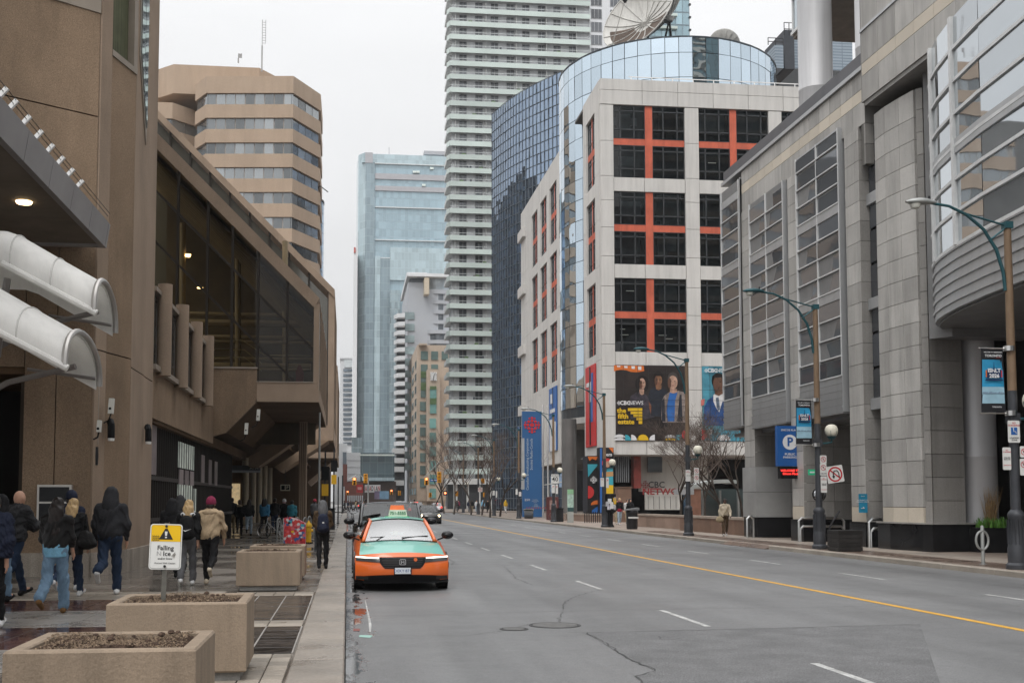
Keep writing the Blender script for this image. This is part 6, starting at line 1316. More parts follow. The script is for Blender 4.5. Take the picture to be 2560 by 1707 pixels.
planter(-2.09,-.93,7.22,8.25,'nearest concrete planter of bare soil at the lower left',0,1); p2 = planter(-2.15,-.91,10.45,11.55,'second concrete planter, with the warning sign standing in it',R(1),2)
planter(-2.0,-.85,20.9,22.0,'third concrete planter, before the sticker covered box',0,3); planter(-1.98,-.86,23.5,24.6,'farthest concrete planter, hidden behind the third one',0,4)
# ---- falling ice sign
sy = 11.0; a = at(375,1309.6,Y=sy); b = at(453,1423,Y=sy); c = at(414,1366,Y=sy); w,h = b[0]-a[0],a[2]-b[2]
fs = thing('warning_sign','yellow and white falling ice warning sign standing in a planter','sign',(c[0],sy,c[2])); fs.rotation_euler = (R(-3),R(1.5),R(3))
def rr(w,h,r,n=5):
    p = []
    for cx,cy,a0 in ((w/2-r,h/2-r,0),(-w/2+r,h/2-r,90),(-w/2+r,-h/2+r,180),(w/2-r,-h/2+r,270)):
        for i in range(n+1): q = R(a0+90*i/n); p.append((cx+r*math.cos(q),cy+r*math.sin(q)))
    return p
MB().prism(rr(w,h,.03),'y',0,.006).build('plate', SW, fs, local=True)
MB().prism(rr(w*.93,h*.955,.024),'y',-.002,0).build('border', SBK, fs, local=True); MB().prism(rr(w*.915,h*.945,.022),'y',-.004,-.002).build('face', SW, fs, local=True)
yw = [p for p in rr(w*.915,h*.945,.022) if p[1] > h*.1] ; yw = [(-w*.4575,h*.115)]+[(w*.4575,h*.115)]+[p for p in rr(w*.915,h*.945,.022) if p[1] > h*.12]
MB().prism(yw,'y',-.006,-.004).build('yellow_field', M('sign_yellow',(.78,.48,.01),.45,var=.03), fs, local=True)
MB().prism([(-w*.22,h*.16),(w*.22,h*.16),(.01,h*.40),(-.01,h*.40)],'y',-.009,-.006).build('triangle', SBK, fs, local=True)
MB().prism([(-.008,h*.24),(.008,h*.24),(.013,h*.335),(-.013,h*.335)],'y',-.011,-.009).prism([(-.009,h*.19),(.009,h*.19),(.009,h*.22),(-.009,h*.22)],'y',-.011,-.009).build('exclamation_mark', SW, fs, local=True)
text('Falling','lettering',SBK,fs,(.0,-.006,-h*.03),.062,local=True,bold=.016,ext=.0005); text('Ice','lettering',SBK,fs,(.015,-.006,-h*.155),.062,local=True,bold=.016,ext=.0005,align='CENTER'); text('N','lettering',M('scribble_grey',(.3,.3,.3),.5),fs,(-.058,-.006,-h*.155),.06,local=True,ext=.0005)
text('and/or Snow','lettering',SBK,fs,(0,-.006,-h*.26),.026,local=True,bold=.014,ext=.0005); text('Proceed With Caution','lettering',SBK,fs,(0,-.006,-h*.36),.021,local=True,ext=.0005,shear=.2)
MB().tube([(w*.2,-.007,-h*.2),(w*.3,-.007,-h*.12),(w*.24,-.007,-h*.22),(w*.32,-.007,-h*.15),(w*.27,-.007,-h*.24)],.004,4).build('scrape', M('scrape_grey',(.35,.33,.3),.6), fs, local=True)
g_ = MB()
for k in range(3):
    for j in range(4): x = -w*.42+j*.017; z = h*.22-k*.018; g_.box(x,x+.012,-.0085,-.006,z,z+.003).box(x,x+.003,-.0085,-.006,z,z+.013).box(x+.008,x+.011,-.0085,-.006,z-.006,z+.008)
g_.build('graffiti', SBK, fs, local=True)
for z in (h*.45,-h*.43): MB().lathe([(.013,-.014),(.013,-.004)],(0,0,z),8,'y').build('bolt', DARKMETAL, fs, local=True)
MB().box(-.022,.022,.008,.03,-.95+.0,h*.5+.01).build('post', M('post_grey',(.13,.125,.11),.6,.3,var=.3,scale=8), fs, local=True)
# ---- sticker box, cycle hoops, hydrant and posts
x0,y0 = gz(709,1364); x1,_ = gz(763,1364); sb = thing('sticker_box','red utility box covered in stickers beside the cycle hoops','utility box',((x0+x1)/2,y0,.12)); w = x1-x0
def sticker_material():
    m = bpy.data.materials.new('sticker_collage'); m.use_nodes = True; n = m.node_tree.nodes; l = m.node_tree.links; b = n['Principled BSDF']; b.inputs['Roughness'].default_value = .45
    g = n.new('ShaderNodeNewGeometry'); v = n.new('ShaderNodeTexVoronoi'); v.inputs['Scale'].default_value = 11; l.new(g.outputs['Position'], v.inputs['Vector'])
    r = n.new('ShaderNodeValToRGB'); l.new(v.outputs['Color'], r.inputs[0]); e = r.color_ramp; e.interpolation = 'CONSTANT'
    cols = [(0,(.5,.02,.03)),(.3,(.6,.05,.04)),(.42,(.66,.6,.6)),(.5,(.45,.015,.03)),(.62,(.05,.12,.3)),(.68,(.62,.1,.12)),(.8,(.4,.02,.04)),(.9,(.6,.35,.35))]
    while len(e.elements) < len(cols): e.elements.new(.5)
    for q,(p,c) in zip(e.elements,cols): q.position = p; q.color = (*c,1)
    l.new(r.outputs[0], b.inputs['Base Color']); return m
STK = sticker_material(); hh = at(735,1292,Y=y0)[2]-.12
MB().prism([(-w/2,.05),(w/2,.05),(w/2,hh*.78),(w*.1,hh*.93),(-w*.25,hh),(-w/2,hh*.97)],'y',0,.6).build('cabinet', STK, sb, local=True); MB().box(-w/2+.05,w/2-.05,.05,.55,0,.06).build('base', DARKMETAL, sb, local=True)
rg = random.Random(9)
for k in range(16):
    x,z = rg.uniform(-w*.42,w*.36),rg.uniform(.15,hh*.82); s = rg.uniform(.04,.1); MB().box(x,x+s*1.3,-.004-.001*k,0,z,z+s).build('sticker', (PW,PB,PR,PY,PT,SBK)[rg.choice([0,0,1,2,2,3,4,5])], sb, local=True)
MB().box(-w/2-.04,-w/2,0,.6,.05,hh*.95).build('side_panel', M('box_grey',(.3,.3,.29),.5), sb, local=True)
for i,(px,py) in enumerate([(697,1349),(742,1346),(760,1348),(771,1341),(786,1340),(792,1346)]):
    x,y = gz(px,py); t = thing('cycle_hoop', ['cycle hoop holding the silver bicycle','cycle hoop just behind the sticker box','cycle hoop behind the right edge of the sticker box','cycle hoop next to the concrete pier','cycle hoop left of the hooded backpack walker','cycle hoop nearest the kerb behind the backpack walker'][i], 'cycle stand', (x,y+i*.4,.12), R(70), 'steel cycle hoops on the left pavement'); pts = [(-.2,0,0),(-.2,0,.72)]+[(-.2*math.cos(math.pi*k/8),0,.72+.2*math.sin(math.pi*k/8)) for k in range(1,8)]+[(.2,0,.72),(.2,0,0)]
    MB().tube(pts,.03,6).build('tube', HEADG, t, True, True); MB().lathe([(.07,0),(.07,.01)],(-.2,0,0),8).lathe([(.07,0),(.07,.01)],(.2,0,0),8).build('foot_plate', HEADG, t, local=True)
x,y = gz(771,1358); hy = thing('fire_hydrant','yellow fire hydrant right of the sticker box','hydrant',(x,y,.12)); YH = M('hydrant_yellow',(.62,.36,.02),.5,var=.15,scale=4); MB().lathe([(.17,0),(.17,.05),(.11,.07),(.11,.62),(.14,.64),(.14,.68),(.11,.76),(.05,.82),(.03,.88)],n=14).build('barrel', YH, hy, True, True)
for a_ in (0,math.pi/2,math.pi,-math.pi/2): MB().tube([(0,0,.5),(.18*math.cos(a_),.18*math.sin(a_),.5)],.055,8).build('nozzle', YH, hy, True, True)
MB().lathe([(.175,0),(.175,.06)],n=12).build('base', BLACK, hy, local=True)
x,y = gz(788,1378); t = thing('short_post','short grey post right of the fire hydrant','post',(x,y,.12)); MB().lathe([(.03,0),(.03,1.0)],n=8).build('shaft', DGP, t, local=True); MB().lathe([(.06,0),(.06,.02)],n=8).build('foot', DGP, t, local=True)
for i,(px,yy,ht,r) in enumerate([(797,48,5.4,.05),(812,58,4.2,.05),(822,66,3.6,.05),(834,72,5.0,.06),(845,82,3.4,.05)]):
    x = at(px,1300,Y=yy)[0]; t = thing('sign_post', ['tall grey post in front of the concrete pier','thin dark post with black box past the atrium','thin dark post beside the pavement bin','tall thin post by the far gable','farthest thin post at the left kerb'][i], 'post', (x,yy,.12)); MB().lathe([(r,0),(r*.8,ht)],n=8).build('shaft', HEADG if i == 0 else DARKMETAL, t, local=True); MB().lathe([(r*2,0),(r*2,.08)],n=8).build('foot', DARKMETAL, t, local=True)
    if i in (1,3): MB().box(-.2,.2,-.1,.1,ht-1.5,ht-.8).build('signal_box', BLACK, t, local=True); MB().box(-.17,.17,-.12,-.1,ht-2.3,ht-1.7).build('yellow_plate', M('plate_yellow',(.7,.4,.02),.5), t, local=True)
x = at(835,1290,Y=70)[0]; t = thing('pavement_bin','dark pavement bin far along the left kerb','bin',(x-.2,66,.12)); MB().bbox(-.3,.3,-.3,.3,0,1.15,.05).build('body', DARKMETAL, t, local=True); MB().box(-.33,.33,-.33,.33,1.15,1.22).build('lid', BLACK, t, local=True)
# ---- bicycles
def bicycle(loc,rz,label,fc,s=1.0,name='bicycle'):
    t = thing(name, label, 'bicycle', loc, rz); t.scale = (s,s,s)
    for i,x in enumerate((-.52,.52)):
        pts = [(x+.33*math.cos(2*math.pi*k/24),0,.34+.33*math.sin(2*math.pi*k/24)) for k in range(25)]; wh = MB().tube(pts,.018,6,False).build('wheel', BLACK, t, True, True); rim = [(x+.31*math.cos(2*math.pi*k/24),0,.34+.31*math.sin(2*math.pi*k/24)) for k in range(25)]; MB().tube(rim,.01,5,False).build('rim', STEEL, wh, True, True)
        sp = MB()
        for k in range(10): sp.tube([(x,0,.34),(x+.31*math.cos(k*.628),0,.34+.31*math.sin(k*.628))],.003,3)
        sp.build('spokes', STEEL, wh, local=True)
    f = M('bike_'+label[:9].replace(' ','_'),fc,.4,.3); MB().tube([(-.52,0,.34),(-.15,0,.30),(.36,0,.72),(-.22,0,.78),(-.15,0,.30)],.02,6).tube([(-.52,0,.34),(-.22,0,.78)],.012,5).tube([(.52,0,.34),(.36,0,.72),(.33,0,.92)],.02,6).build('frame', f, t, True, True)
    MB().tube([(.33,-.22,.98),(.35,-.1,.95),(.33,0,.92),(.35,.1,.95),(.33,.22,.98)],.014,6).build('handlebar', BLACK, t, True, True); MB().tube([(-.22,0,.78),(-.24,0,.9)],.013,5).prism([(-.36,.9),(-.12,.9),(-.1,.93),(-.34,.95)],'y',-.05,.05).build('saddle', BLACK, t, local=True); MB().lathe([(.09,-.03),(.09,-.02)],(-.15,0,.3),14,'y').tube([(-.15,-.04,.3),(-.08,-.06,.16)],.01,4).build('crank', STEEL, t, True, True)
x,y = gz(680,1346); bicycle((x+.1,y,.12),R(155),'silver bicycle leaning on the hoops left of the sticker box',(.45,.46,.47))
x,y = gz(1402,1301); bicycle((x-.3,y,.12),R(12),'orange bicycle by the ticket kiosk on the right pavement',(.5,.15,.05))
# ---- right pavement: walls, bin, drum, pylon, kiosk, cycle dock
def lowwall(pts,h,label,name='low_wall',cap=True,mat=BRN):
    t = thing(name, label, 'wall', (pts[0][0],pts[0][1],.1)); 
    for (a,b) in zip(pts,pts[1:]):
        P,Q = Vector(a),Vector(b); n_ = max(1,int((Q-P).length/1.6))
        for k in range(n_): seg(P.lerp(Q,k/n_),P.lerp(Q,(k+1)/n_),.1,h,.4,.008).build('stone_block', mat, t)
        if cap: seg(P,Q,h,h+.12,.5,0,.05).build('capping', M('wall_cap',(.36,.30,.25),.6,var=.15), t)
BRN2 = M('pink_granite',(.30,.215,.17),.6,var=.15,scale=.7,grain=.2,rnd=.12)
lowwall([at(1594,1315,Z=.12)[:2],at(1740,1325,Z=.12)[:2]],.82,'low pink granite wall behind the pavement bin',mat=BRN2); lowwall([(18.6,61.5),(18.7,51.0)],.85,'low brown granite wall behind the cream jacket walker')
lowwall([at(1405,1300,Z=.12)[:2],(19.2,88),(22,87.5)],.62,'low wall left of the poster drum before the broadcast building',mat=BRN2)
x,y = gz(1608,1308); t = thing('brown_pillar','square brown granite pillar behind the man in red','pillar',(x,y+6,.1)); zt = at(1605,1223,Y=y+6)[2]; MB().bbox(-.55,.55,-.5,.5,0,zt,.03).build('shaft', BRN, t, local=True); MB().box(-.6,.6,-.55,.55,zt,zt+.1).build('cap', BRN, t, local=True)
x,y = gz(1580,1322); t = thing('black_bin','black street litter bin in front of the granite wall','bin',(x,y,.12)); MB().lathe([(.31,0),(.33,.1),(.34,.9),(.36,.95),(.36,1.05),(.33,1.1)],n=18).build('body', M('bin_black',(.02,.02,.022),.35,var=.2), t, True, True); MB().prism([(-.36,1.1),(.36,1.1),(.36,1.25),(-.36,1.15)],'y',-.34,.34).build('lid', M('bin_lid',(.25,.26,.27),.35,.4), t, local=True); MB().box(-.3,.3,-.345,-.33,.62,.72).build('label_strip', SW, t, local=True)
x,y = gz(1526,1317); t = thing('poster_drum','round post covered with pasted grey posters','poster drum',(x,y,.12)); MB().lathe([(.26,0),(.22,.1),(.16,.2),(.16,.85),(.34,.95),(.36,1.0),(.36,2.05),(.3,2.1)],n=20).build('drum', BLACK, t, True, True)
rg = random.Random(4)
for k in range(11):
    a_ = -math.pi/2+rg.uniform(-.85,.85); z = rg.uniform(1.02,1.75); ww = rg.uniform(.14,.26); hh = rg.uniform(.2,.32); o = MB().box(-ww/2,ww/2,-.008,0,0,hh).build('pasted_poster', (PW,M('poster_grey',(.4,.4,.42),.6,var=.5,scale=9),PW,M('poster_mauve',(.35,.32,.4),.6,var=.4,scale=8),PY)[k%5], t, local=True); o.location = (.365*math.cos(a_),.365*math.sin(a_),z); o.rotation_euler = (0,0,a_+math.pi/2)
x,y = gz(1426,1306); t = thing('info_pylon','thin green and white wayfinding pylon','sign',(x,y,.12)); zt = at(1426,1223,Y=y)[2]-.12; MB().bbox(-.24,.24,-.06,.06,0,zt,.02).build('slab', M('pylon_grey',(.35,.36,.34),.5), t, local=True); MB().box(-.235,.235,-.07,-.062,zt-.35,zt).build('green_head', M('pylon_green',(.28,.52,.30),.5), t, local=True); MB().box(-.235,.235,-.07,-.062,1.0,zt-.38).build('map_panel', M('pylon_mint',(.40,.55,.47),.5,var=.3,scale=6), t, local=True); MB().box(-.235,.235,-.075,-.062,.85,1.15).build('dark_panel', M('pylon_dark',(.04,.09,.09),.5), t, local=True)
x,y = gz(1381,1299); t = thing('ticket_kiosk','dark red ticket kiosk with a pale solar roof','kiosk',(x,y,.12)); zt = at(1381,1245,Y=y)[2]; MB().bbox(-.5,.5,-.3,.3,0,zt,.03).build('body', M('kiosk_maroon',(.10,.03,.03),.5,var=.3), t, local=True); MB().box(-.3,.3,-.32,-.3,zt*.45,zt*.85).build('screen', M('kiosk_screen',(.3,.2,.18),.4,var=.4,scale=5), t, local=True); MB().tube([(-.3,0,zt),(-.3,0,zt+1.1)],.03,5).tube([(.3,0,zt),(.3,0,zt+1.1)],.03,5).build('post', HEADG, t, local=True); MB().prism([(-.7,zt+1.0),(.75,zt+1.25),(.75,zt+1.32),(-.7,zt+1.07)],'y',-.4,.4).build('solar_roof', M('solar_pale',(.42,.42,.40),.4), t, local=True)
x,y = gz(1384,1303); t = thing('kiosk_bin','black bin in front of the ticket kiosk','bin',(x+.25,y-1.2,.12)); MB().bbox(-.28,.28,-.25,.25,0,1.0,.04).build('body', _MC['bin_black'], t, local=True); MB().box(-.3,.3,-.27,.27,1.0,1.08).build('lid', BLACK, t, local=True)
x0,y0 = gz(1309,1296); x1,_ = gz(1367,1299); dk_ = thing('cycle_dock','long curved steel docking rack for share cycles','cycle dock',((x0+x1)/2,y0,.12)); w = x1-x0; MB().bbox(-w/2,w/2,-.05,.15,.72,.86,.02).build('dock_bar', STEEL, dk_, local=True)
for k in range(15):
    x = -w/2+.1+k*(w-.2)/14; pts = [(x+.02,-.1+.33*math.cos(a),.36+.33*math.sin(a)) for a in [2*math.pi*q/14 for q in range(15)]]; MB().tube([(p[0]+p[1]*.25,p[1],p[2]) for p in pts],.025,5,False).build('cycle_wheel', M('tyre_grey',(.10,.10,.10),.6), dk_, True, True); MB().box(x-.03,x+.03,-.05,.08,.5,.92).build('dock_post', HEADG, dk_, local=True)
for k in range(9): MB().tube([(-w/2+.3+k*.22,.2,.9),(-w/2+.36+k*.22,.2,1.08)],.03,5).build('handlebar', M('bike_red',(.35,.04,.04),.5), dk_, local=True)
# railing fence by the low wall
t = thing('iron_fence','short dark iron fence before the poster pillars','fence',(at(1485,1290,Y=84)[0],84,.1)); x0 = at(1462,1290,Y=84)[0]; x1 = at(1505,1290,Y=84)[0]
for k in range(9): x = x0+(x1-x0)*k/8; MB().tube([(x,84,.1),(x,84,.95)],.04,5).build('picket', DARKMETAL, t)
MB().box(x0,x1,83.98,84.02,.8,.86).build('rail', DARKMETAL, t)
# park pavilion with red brick behind the trees
t = thing('glass_pavilion','glass pavilion with pale curved roof behind the bare trees','pavilion',(26,78,.1)); a = at(1680,1230,Y=78)
pbox(1738,1868,1222,1300,82,3).build('glass_wall', mirror('pavilion_glass',(.06,.08,.08),.08,.004,.4,.2,0), t); pts = [(at(1712+i*13,1225-22*math.sin(math.pi*i/9*.55+.25),Y=80)) for i in range(10)]
for p,q in zip(pts,pts[1:]): MB().bar((p[0],80,p[2]),(q[0],80,q[2]),2.4,.25).build('roof_rib', M('pavilion_white',(.34,.36,.35),.4), t)
pbox(1728,1752,1222,1290,79,1).build('brick_pier', M('pavilion_brick',(.22,.11,.075),.8,var=.2,scale=2), t); pbox(2080,2140,1140,1185,70,1).build('red_awning', M('red_awning',(.35,.05,.05),.6), t); pbox(1695,1735,1222,1236,76,1).build('awning', M('grey_awning',(.32,.33,.34),.6), t)
for px in (1756,1800,1845): pbox(px,px+3,1225,1300,81.5,.3).build('mullion', HEADG, t)
# ---- bare trees
BARK = M('bare_bark',(.06,.048,.04),.9,var=.3,scale=6); TWIG = M('bare_twig',(.12,.092,.078),.9,var=.2)
def tree(x,y,h,spread,label,seed,r0=.13,lean=0,depth=6,low=.3,dens=3):
    rg = random.Random(seed); t = thing('bare_tree', label, 'tree', (x,y,.1)); big = MB(); tw = MB()
    def grow(p,d,ln,r,lv):
        pts = [p]; q = Vector(p); dd = Vector(d)
        for k in range(3):
            dd = (dd + Vector((rg.uniform(-.22,.22),rg.uniform(-.22,.22),rg.uniform(-.05,.16)))).normalized(); q = q + dd*ln/3; pts.append(q.copy())
        (big if lv < 2 else tw).tube(pts,[max(.0045,r*(1-.14*k)) for k in range(4)],6 if lv < 2 else 3,False)
        if lv >= depth: return
        for k in range(rg.choice([2,3]) if lv else dens+1):
            a = rg.uniform(0,6.28); sp = rg.uniform(.35,.95)*spread; nd = (dd*1.0 + Vector((math.cos(a)*sp,math.sin(a)*sp,rg.uniform(-.12,.3)))).normalized()
            base = pts[3] if k == 0 else pts[rg.choice([2,3])].lerp(pts[3],rg.random()*.6)
            grow(base,nd,ln*rg.uniform(.62,.82),r*.62,lv+1)
    grow(Vector((0,0,0)),Vector((lean,0,1)),h*low,r0,0)
    big.build('trunk', BARK, t, True, True, fix=False); tw.build('crown', TWIG, t, False, True, fix=False)
    return t
tree(at(1700,1300,Y=66)[0],66,9.6,1.15,'low spreading bare tree before the portrait poster',11,.09,.1,7,.22); tree(at(1812,1300,Y=60)[0],60,10,1.15,'spreading bare tree behind the cream jacket walker',12,.1,-.15,7,.24); tree(at(1868,1300,Y=63)[0],63,10,1.1,'bare tree rising beside the far end of the stone building',13,.09,-.25,7,.24); tree(at(2090,1300,Y=60)[0],60,5.5,1.0,'bare tree seen through the stone arcade',14,.12,0,5,.3)
tree(at(1755,1300,Y=72)[0],72,10,1.2,'bare tree in front of the glass pavilion',15,.09,0,7,.24)
for i,(px,y,h,sd) in enumerate([(1110,150,13.5,21),(1085,168,12,22),(1135,141,13.5,23),(1205,128,11.5,24),(1178,135,11,25),(1250,118,9.5,26),(1225,113,8,27)]):
    tree(at(px,1285,Y=y)[0],y,h,.8,['large bare street tree right of the far traffic lights','bare street tree behind the far traffic lights','tall bare tree in front of the balcony tower corner','bare tree left of the lamp before the navy building','thin bare tree before the balcony tower shopfront','low bare tree before the navy glass building','small bare tree left of the blue slab sign'][i],sd,.13,0,6,.28)
# ---- traffic lights
TLY = M('signal_yellow',(.72,.33,.01),.5,var=.08); REDL = M('signal_red_lamp',(1,.1,.05),.5,emit=(1,.25,.1),es=4); OFFL = M('signal_off',(.05,.02,.01),.5); WLK = M('signal_hand',(1,.6,.2),.5,emit=(1,.75,.4),es=3)
def signal(px0,px1,py0,py1,Y,label,lit,side=False):
    a = at(px0,py0,Y=Y); b = at(px1,py1,Y=Y); w,h = b[0]-a[0],a[2]-b[2]; t = thing('traffic_light', label, 'traffic light', ((a[0]+b[0])/2,Y,b[2]), group='yellow traffic lights at the far crossing')
    MB().bbox(-w/2,w/2,-.15,.15,0,h,.03).build('housing', TLY, t, local=True)
    for k in range(3):
        z = h*(.83-.33*k); MB().lathe([(w*.28,-.17),(w*.3,-.15)],(0,0,z),12,'y').build('lens', (REDL if k == 0 else OFFL) if lit else (M('signal_amber_dim',(.45,.2,.01),.5)), t, local=True); MB().grid([[(w*.33*math.cos(q),yy,z+w*.33*math.sin(q)) for q in [math.pi*i/8 for i in range(9)]] for yy in (-.17,-.33)]).build('visor', TLY, t, local=True)
    return t
signal(881,891,1194,1212,150,'red lit traffic light left of the far crossing',True); signal(909,919,1184,1207,149,'traffic light turned sideways above the white billboard',False); signal(1061,1071,1194,1212,150,'red lit traffic light right of the far crossing',True); signal(1093,1103,1179,1206,148,'large traffic light turned sideways before the bare trees',False)
signal(975,982,1224,1236,200,'small lit traffic light in the middle distance',True); signal(995,1002,1226,1238,200,'small sideways traffic light in the middle distance',False); signal(866,872,1227,1237,200,'small lit traffic light far left at the second crossing',True); signal(1139,1145,1227,1240,150,'traffic light facing away before the shopfront',False); signal(1203,1211,1196,1208,137,'yellow light cluster behind a globe lamp',False); signal(1072,1079,1231,1243,152,'small yellow signal box low on the far corner',False); signal(1208,1214,1231,1242,137,'small yellow signal low on a far lamp post',False)
t = thing('hand_signal','red hand pedestrian signal at the far right corner','pedestrian signal',at(1113,1232,Y=150)); MB().box(-.25,.25,-.1,.1,-.3,.3).build('housing', BLACK, t, local=True); MB().lathe([(.14,-.13),(.14,-.11)],(0,0,0),10,'y').build('lens', REDL, t, local=True)
for i,(px,ptop,Y,arm) in enumerate([(1135,1140,150,(1060,1196)),(920,1195,151,(872,1200)),(856,1190,152,None)]):
    x = at(px,1280,Y=Y)[0]; zt = at(px,ptop,Y=Y)[2]; t = thing('signal_mast',['signal mast with long arm before the bare trees','signal mast with arm left of the white billboard','plain dark mast at the far left corner'][i],'pole',(x,Y,.12)); MB().lathe([(.12,0),(.09,zt)],n=8).build('pole', HEADG if i != 2 else DARKMETAL, t, True, True)
    if arm: q = at(*arm,Y=Y); MB().tube([(0,0,zt-.6),((q[0]-x)*.5,0,(q[2]+zt)/2+.6),(q[0]-x,0,q[2])],.06,6).build('arm', HEADG, t, True, True)
    MB().lathe([(.2,0),(.2,.1)],n=8).build('foot', DARKMETAL, t, local=True)
t = thing('street_name_sign','small blue street name sign beside the far traffic light','sign',at(1084,1200,Y=149.5)); MB().box(-.5,.5,-.02,.02,-.17,.17).build('plate', SBL, t, local=True); MB().box(-.4,.4,-.03,-.02,-.04,.04).build('lettering_band', PW, t, local=True)
for i,(px,py,Y) in enumerate([(1100,1140,170),(1225,1046,122.9),(1150,1085,155)]): pass
# ================================================================ vehicles (local: nose at y = 0 pointing to -y, x to the right of the picture, z up)
TYRE = M('tyre_rubber',(.018,.018,.019),.75,var=.2); RIM = M('wheel_rim',(.35,.35,.36),.3,.9); CHR = M('chrome',(.6,.6,.6),.12,1.0,var=.02); GLOSSK = M('gloss_black',(.012,.012,.013),.15); SEAT = M('seat_dark',(.04,.04,.042),.8); LEDW = M('led_white',(1,1,.95),.4,emit=(1,.98,.85),es=3); LENSK = M('lamp_dark_lens',(.06,.06,.06),.1)
def screen_glass(name,k,tint=(.75,.85,.85)):
    m = glassy(name,tint,.95,.02,tr=.8); n = m.node_tree.nodes; l = m.node_tree.links
    mx = [q for q in n if q.type == 'MIX_SHADER'][0]; fr = [q for q in n if q.type == 'FRESNEL'][0]; t = n.new('ShaderNodeMath'); t.operation = 'MAXIMUM'; l.new(fr.outputs[0],t.inputs[0]); t.inputs[1].default_value = k; l.new(t.outputs[0],mx.inputs[0]); return m
WSG = screen_glass('windscreen',.36); WSD = screen_glass('dark_windscreen',.07,(.35,.38,.38)); SDG = screen_glass('side_glass',.16,(.4,.45,.45))
def car(name,label,cat,loc,rz,P,mats):
    # P: half width w, length L, hood height zh, cowl y yc, belt zb, roof zr, roof half width wr, screen top y ys, roof rear yr, sill zs
    t = thing(name,label,cat,loc,rz); body,hoodm,roofm = mats; w,L,zh,yc,zb,zr,wr,ys,yr = P['w'],P['L'],P['zh'],P['yc'],P['zb'],P['zr'],P['wr'],P['ys'],P['yr']; zs = P.get('zs',.2); box = P.get('box',0)
    zn = P.get('zn',zh-.08)                                     # top of the nose
    def F(x,z): 
        a = abs(x)/w; return (P.get('bow',.30)*a**2.6 + P.get('rake',.14)*max(0,(z-.42)/.34)**2 + .06*max(0,(.42-z)/.2)**2)
    def patch(x0,x1,lo,hi,off,mat,nm,nx=14,nz=5,par=t):
        Pn = []
        for j in range(nz+1):
            row = []
            for i in range(nx+1):
                x = x0+(x1-x0)*i/nx; z = lo(x)+(hi(x)-lo(x))*j/nz; row.append((x,F(x,z)-off,z))
            Pn.append(row)
        return MB().grid(Pn).build(nm,mat,par,'all',True,fix=False)
    ztop = lambda x: zn-.07*(abs(x)/w)**2
    t['_F'] = 0
    patch(-w*.985,w*.985,lambda x: zs+.03*(abs(x)/w)**3,ztop,0,body,'front_bumper',24,10)
    # bonnet
    xe = w*.90; rows = []
    for j in range(9):
        q = j/8; row = []
        for i in range(17):
            x = -xe+2*xe*i/16; y0 = F(x,ztop(x)); y1 = yc-.14*(1-(x/xe)**2)+.04; z0 = ztop(x); z1 = zb+.0-.05*(x/xe)**2
            arch = math.sin(math.pi*q*.5); row.append((x*(1-.05*q),y0+(y1-y0)*q,z0+(z1-z0)*(arch*.75+q*.25)))
        rows.append(row)
    hood = MB().grid(rows).build('bonnet',hoodm,t,'all',True,fix=False)
    # flanks
    for s in (-1,1):
        R_ = []
        for j in range(9):
            q = j/8; e = rows[j][16 if s > 0 else 0]; y = e[1]; yy = F(w*.985,.5)*(1-q)+y*q if j == 0 else y
            R_.append([(e[0],e[1],e[2]),(s*w*.955,max(y,F(w*.955,e[2]-.06)),e[2]-.045),(s*w,max(y,F(w*.985,.6)),e[2]-.16),(s*w,max(y,F(w*.985,.5)),.48),(s*w*.97,max(y,F(w*.985,.3)),zs+.02)])
        n2 = 12
        for j in range(1,n2+1):
            q = j/n2; y = rows[8][16][1]+(L-.05-rows[8][16][1])*q; tap = 1-.10*max(0,(q-.75)/.25)**2; zt = zb-.02+.04*q
            R_.append([(s*w*.86*tap,y,zt+.02),(s*w*.955*tap,y,zt-.03),(s*w*tap,y,zt-.14),(s*w*tap,y,.48),(s*w*.97*tap,y,zs+.02)])
        MB().grid(R_).build('flank',body,t,'all',True,fix=False)
        for yw,nm in ((P.get('wf',.92),'wheel'),(L-P.get('wb',.95),'wheel')):
            r = P.get('wr_',.34); wh = MB().lathe([(r*.6,-.1),(r*.93,-.105),(r,-.07),(r,.07),(r*.93,.105),(r*.6,.1)],(s*(w-.10),yw,r),22,'x').build(nm,TYRE,t,True,True); MB().lathe([(r*.62,-.09),(r*.62,.09)],(s*(w-.098),yw,r),16,'x').build('rim',RIM,wh,True,True)
            MB().lathe([(r*1.14,-.012),(r*1.14,.012)],(s*(w-.002),yw,r+.01),22,'x').build('wheel_arch',GLOSSK,t,True,True)
    MB().box(-w*.9,w*.9,.5,L-.15,zs-.02,.58).build('floor_pan',BLACK,t,local=True)
    # rear
    zr_ = zb+.02; MB().grid([[(x*.9,L-.25*(abs(x)/w)**2.5-(.08 if k else 0)-(.1 if z > .9 else 0),z) for x in [w*(i/8-1) for i in range(17)]] for k,z in enumerate((zs,.5,.8,zr_))]).build('rear_bumper',body,t,'all',True,fix=False)
    if not box: MB().grid([[(x*.86,y,zr_+.0-.04*(x/w)**2+.02) for x in [w*(i/6-1) for i in range(13)]] for y in (yr+.55,L-.2)]).build('boot_lid',hoodm,t,'all',True,fix=False)
    # greenhouse
    wb_ = w*.80; ybase = lambda x: yc-.14*(1-(x/xe)**2)+.05; zbase = lambda x: zb+.02-.05*(x/xe)**2
    ytopf = lambda x: ys-.10*(1-(x/wr)**2); ztopf = lambda x: zr-.03-.05*(x/wr)**2
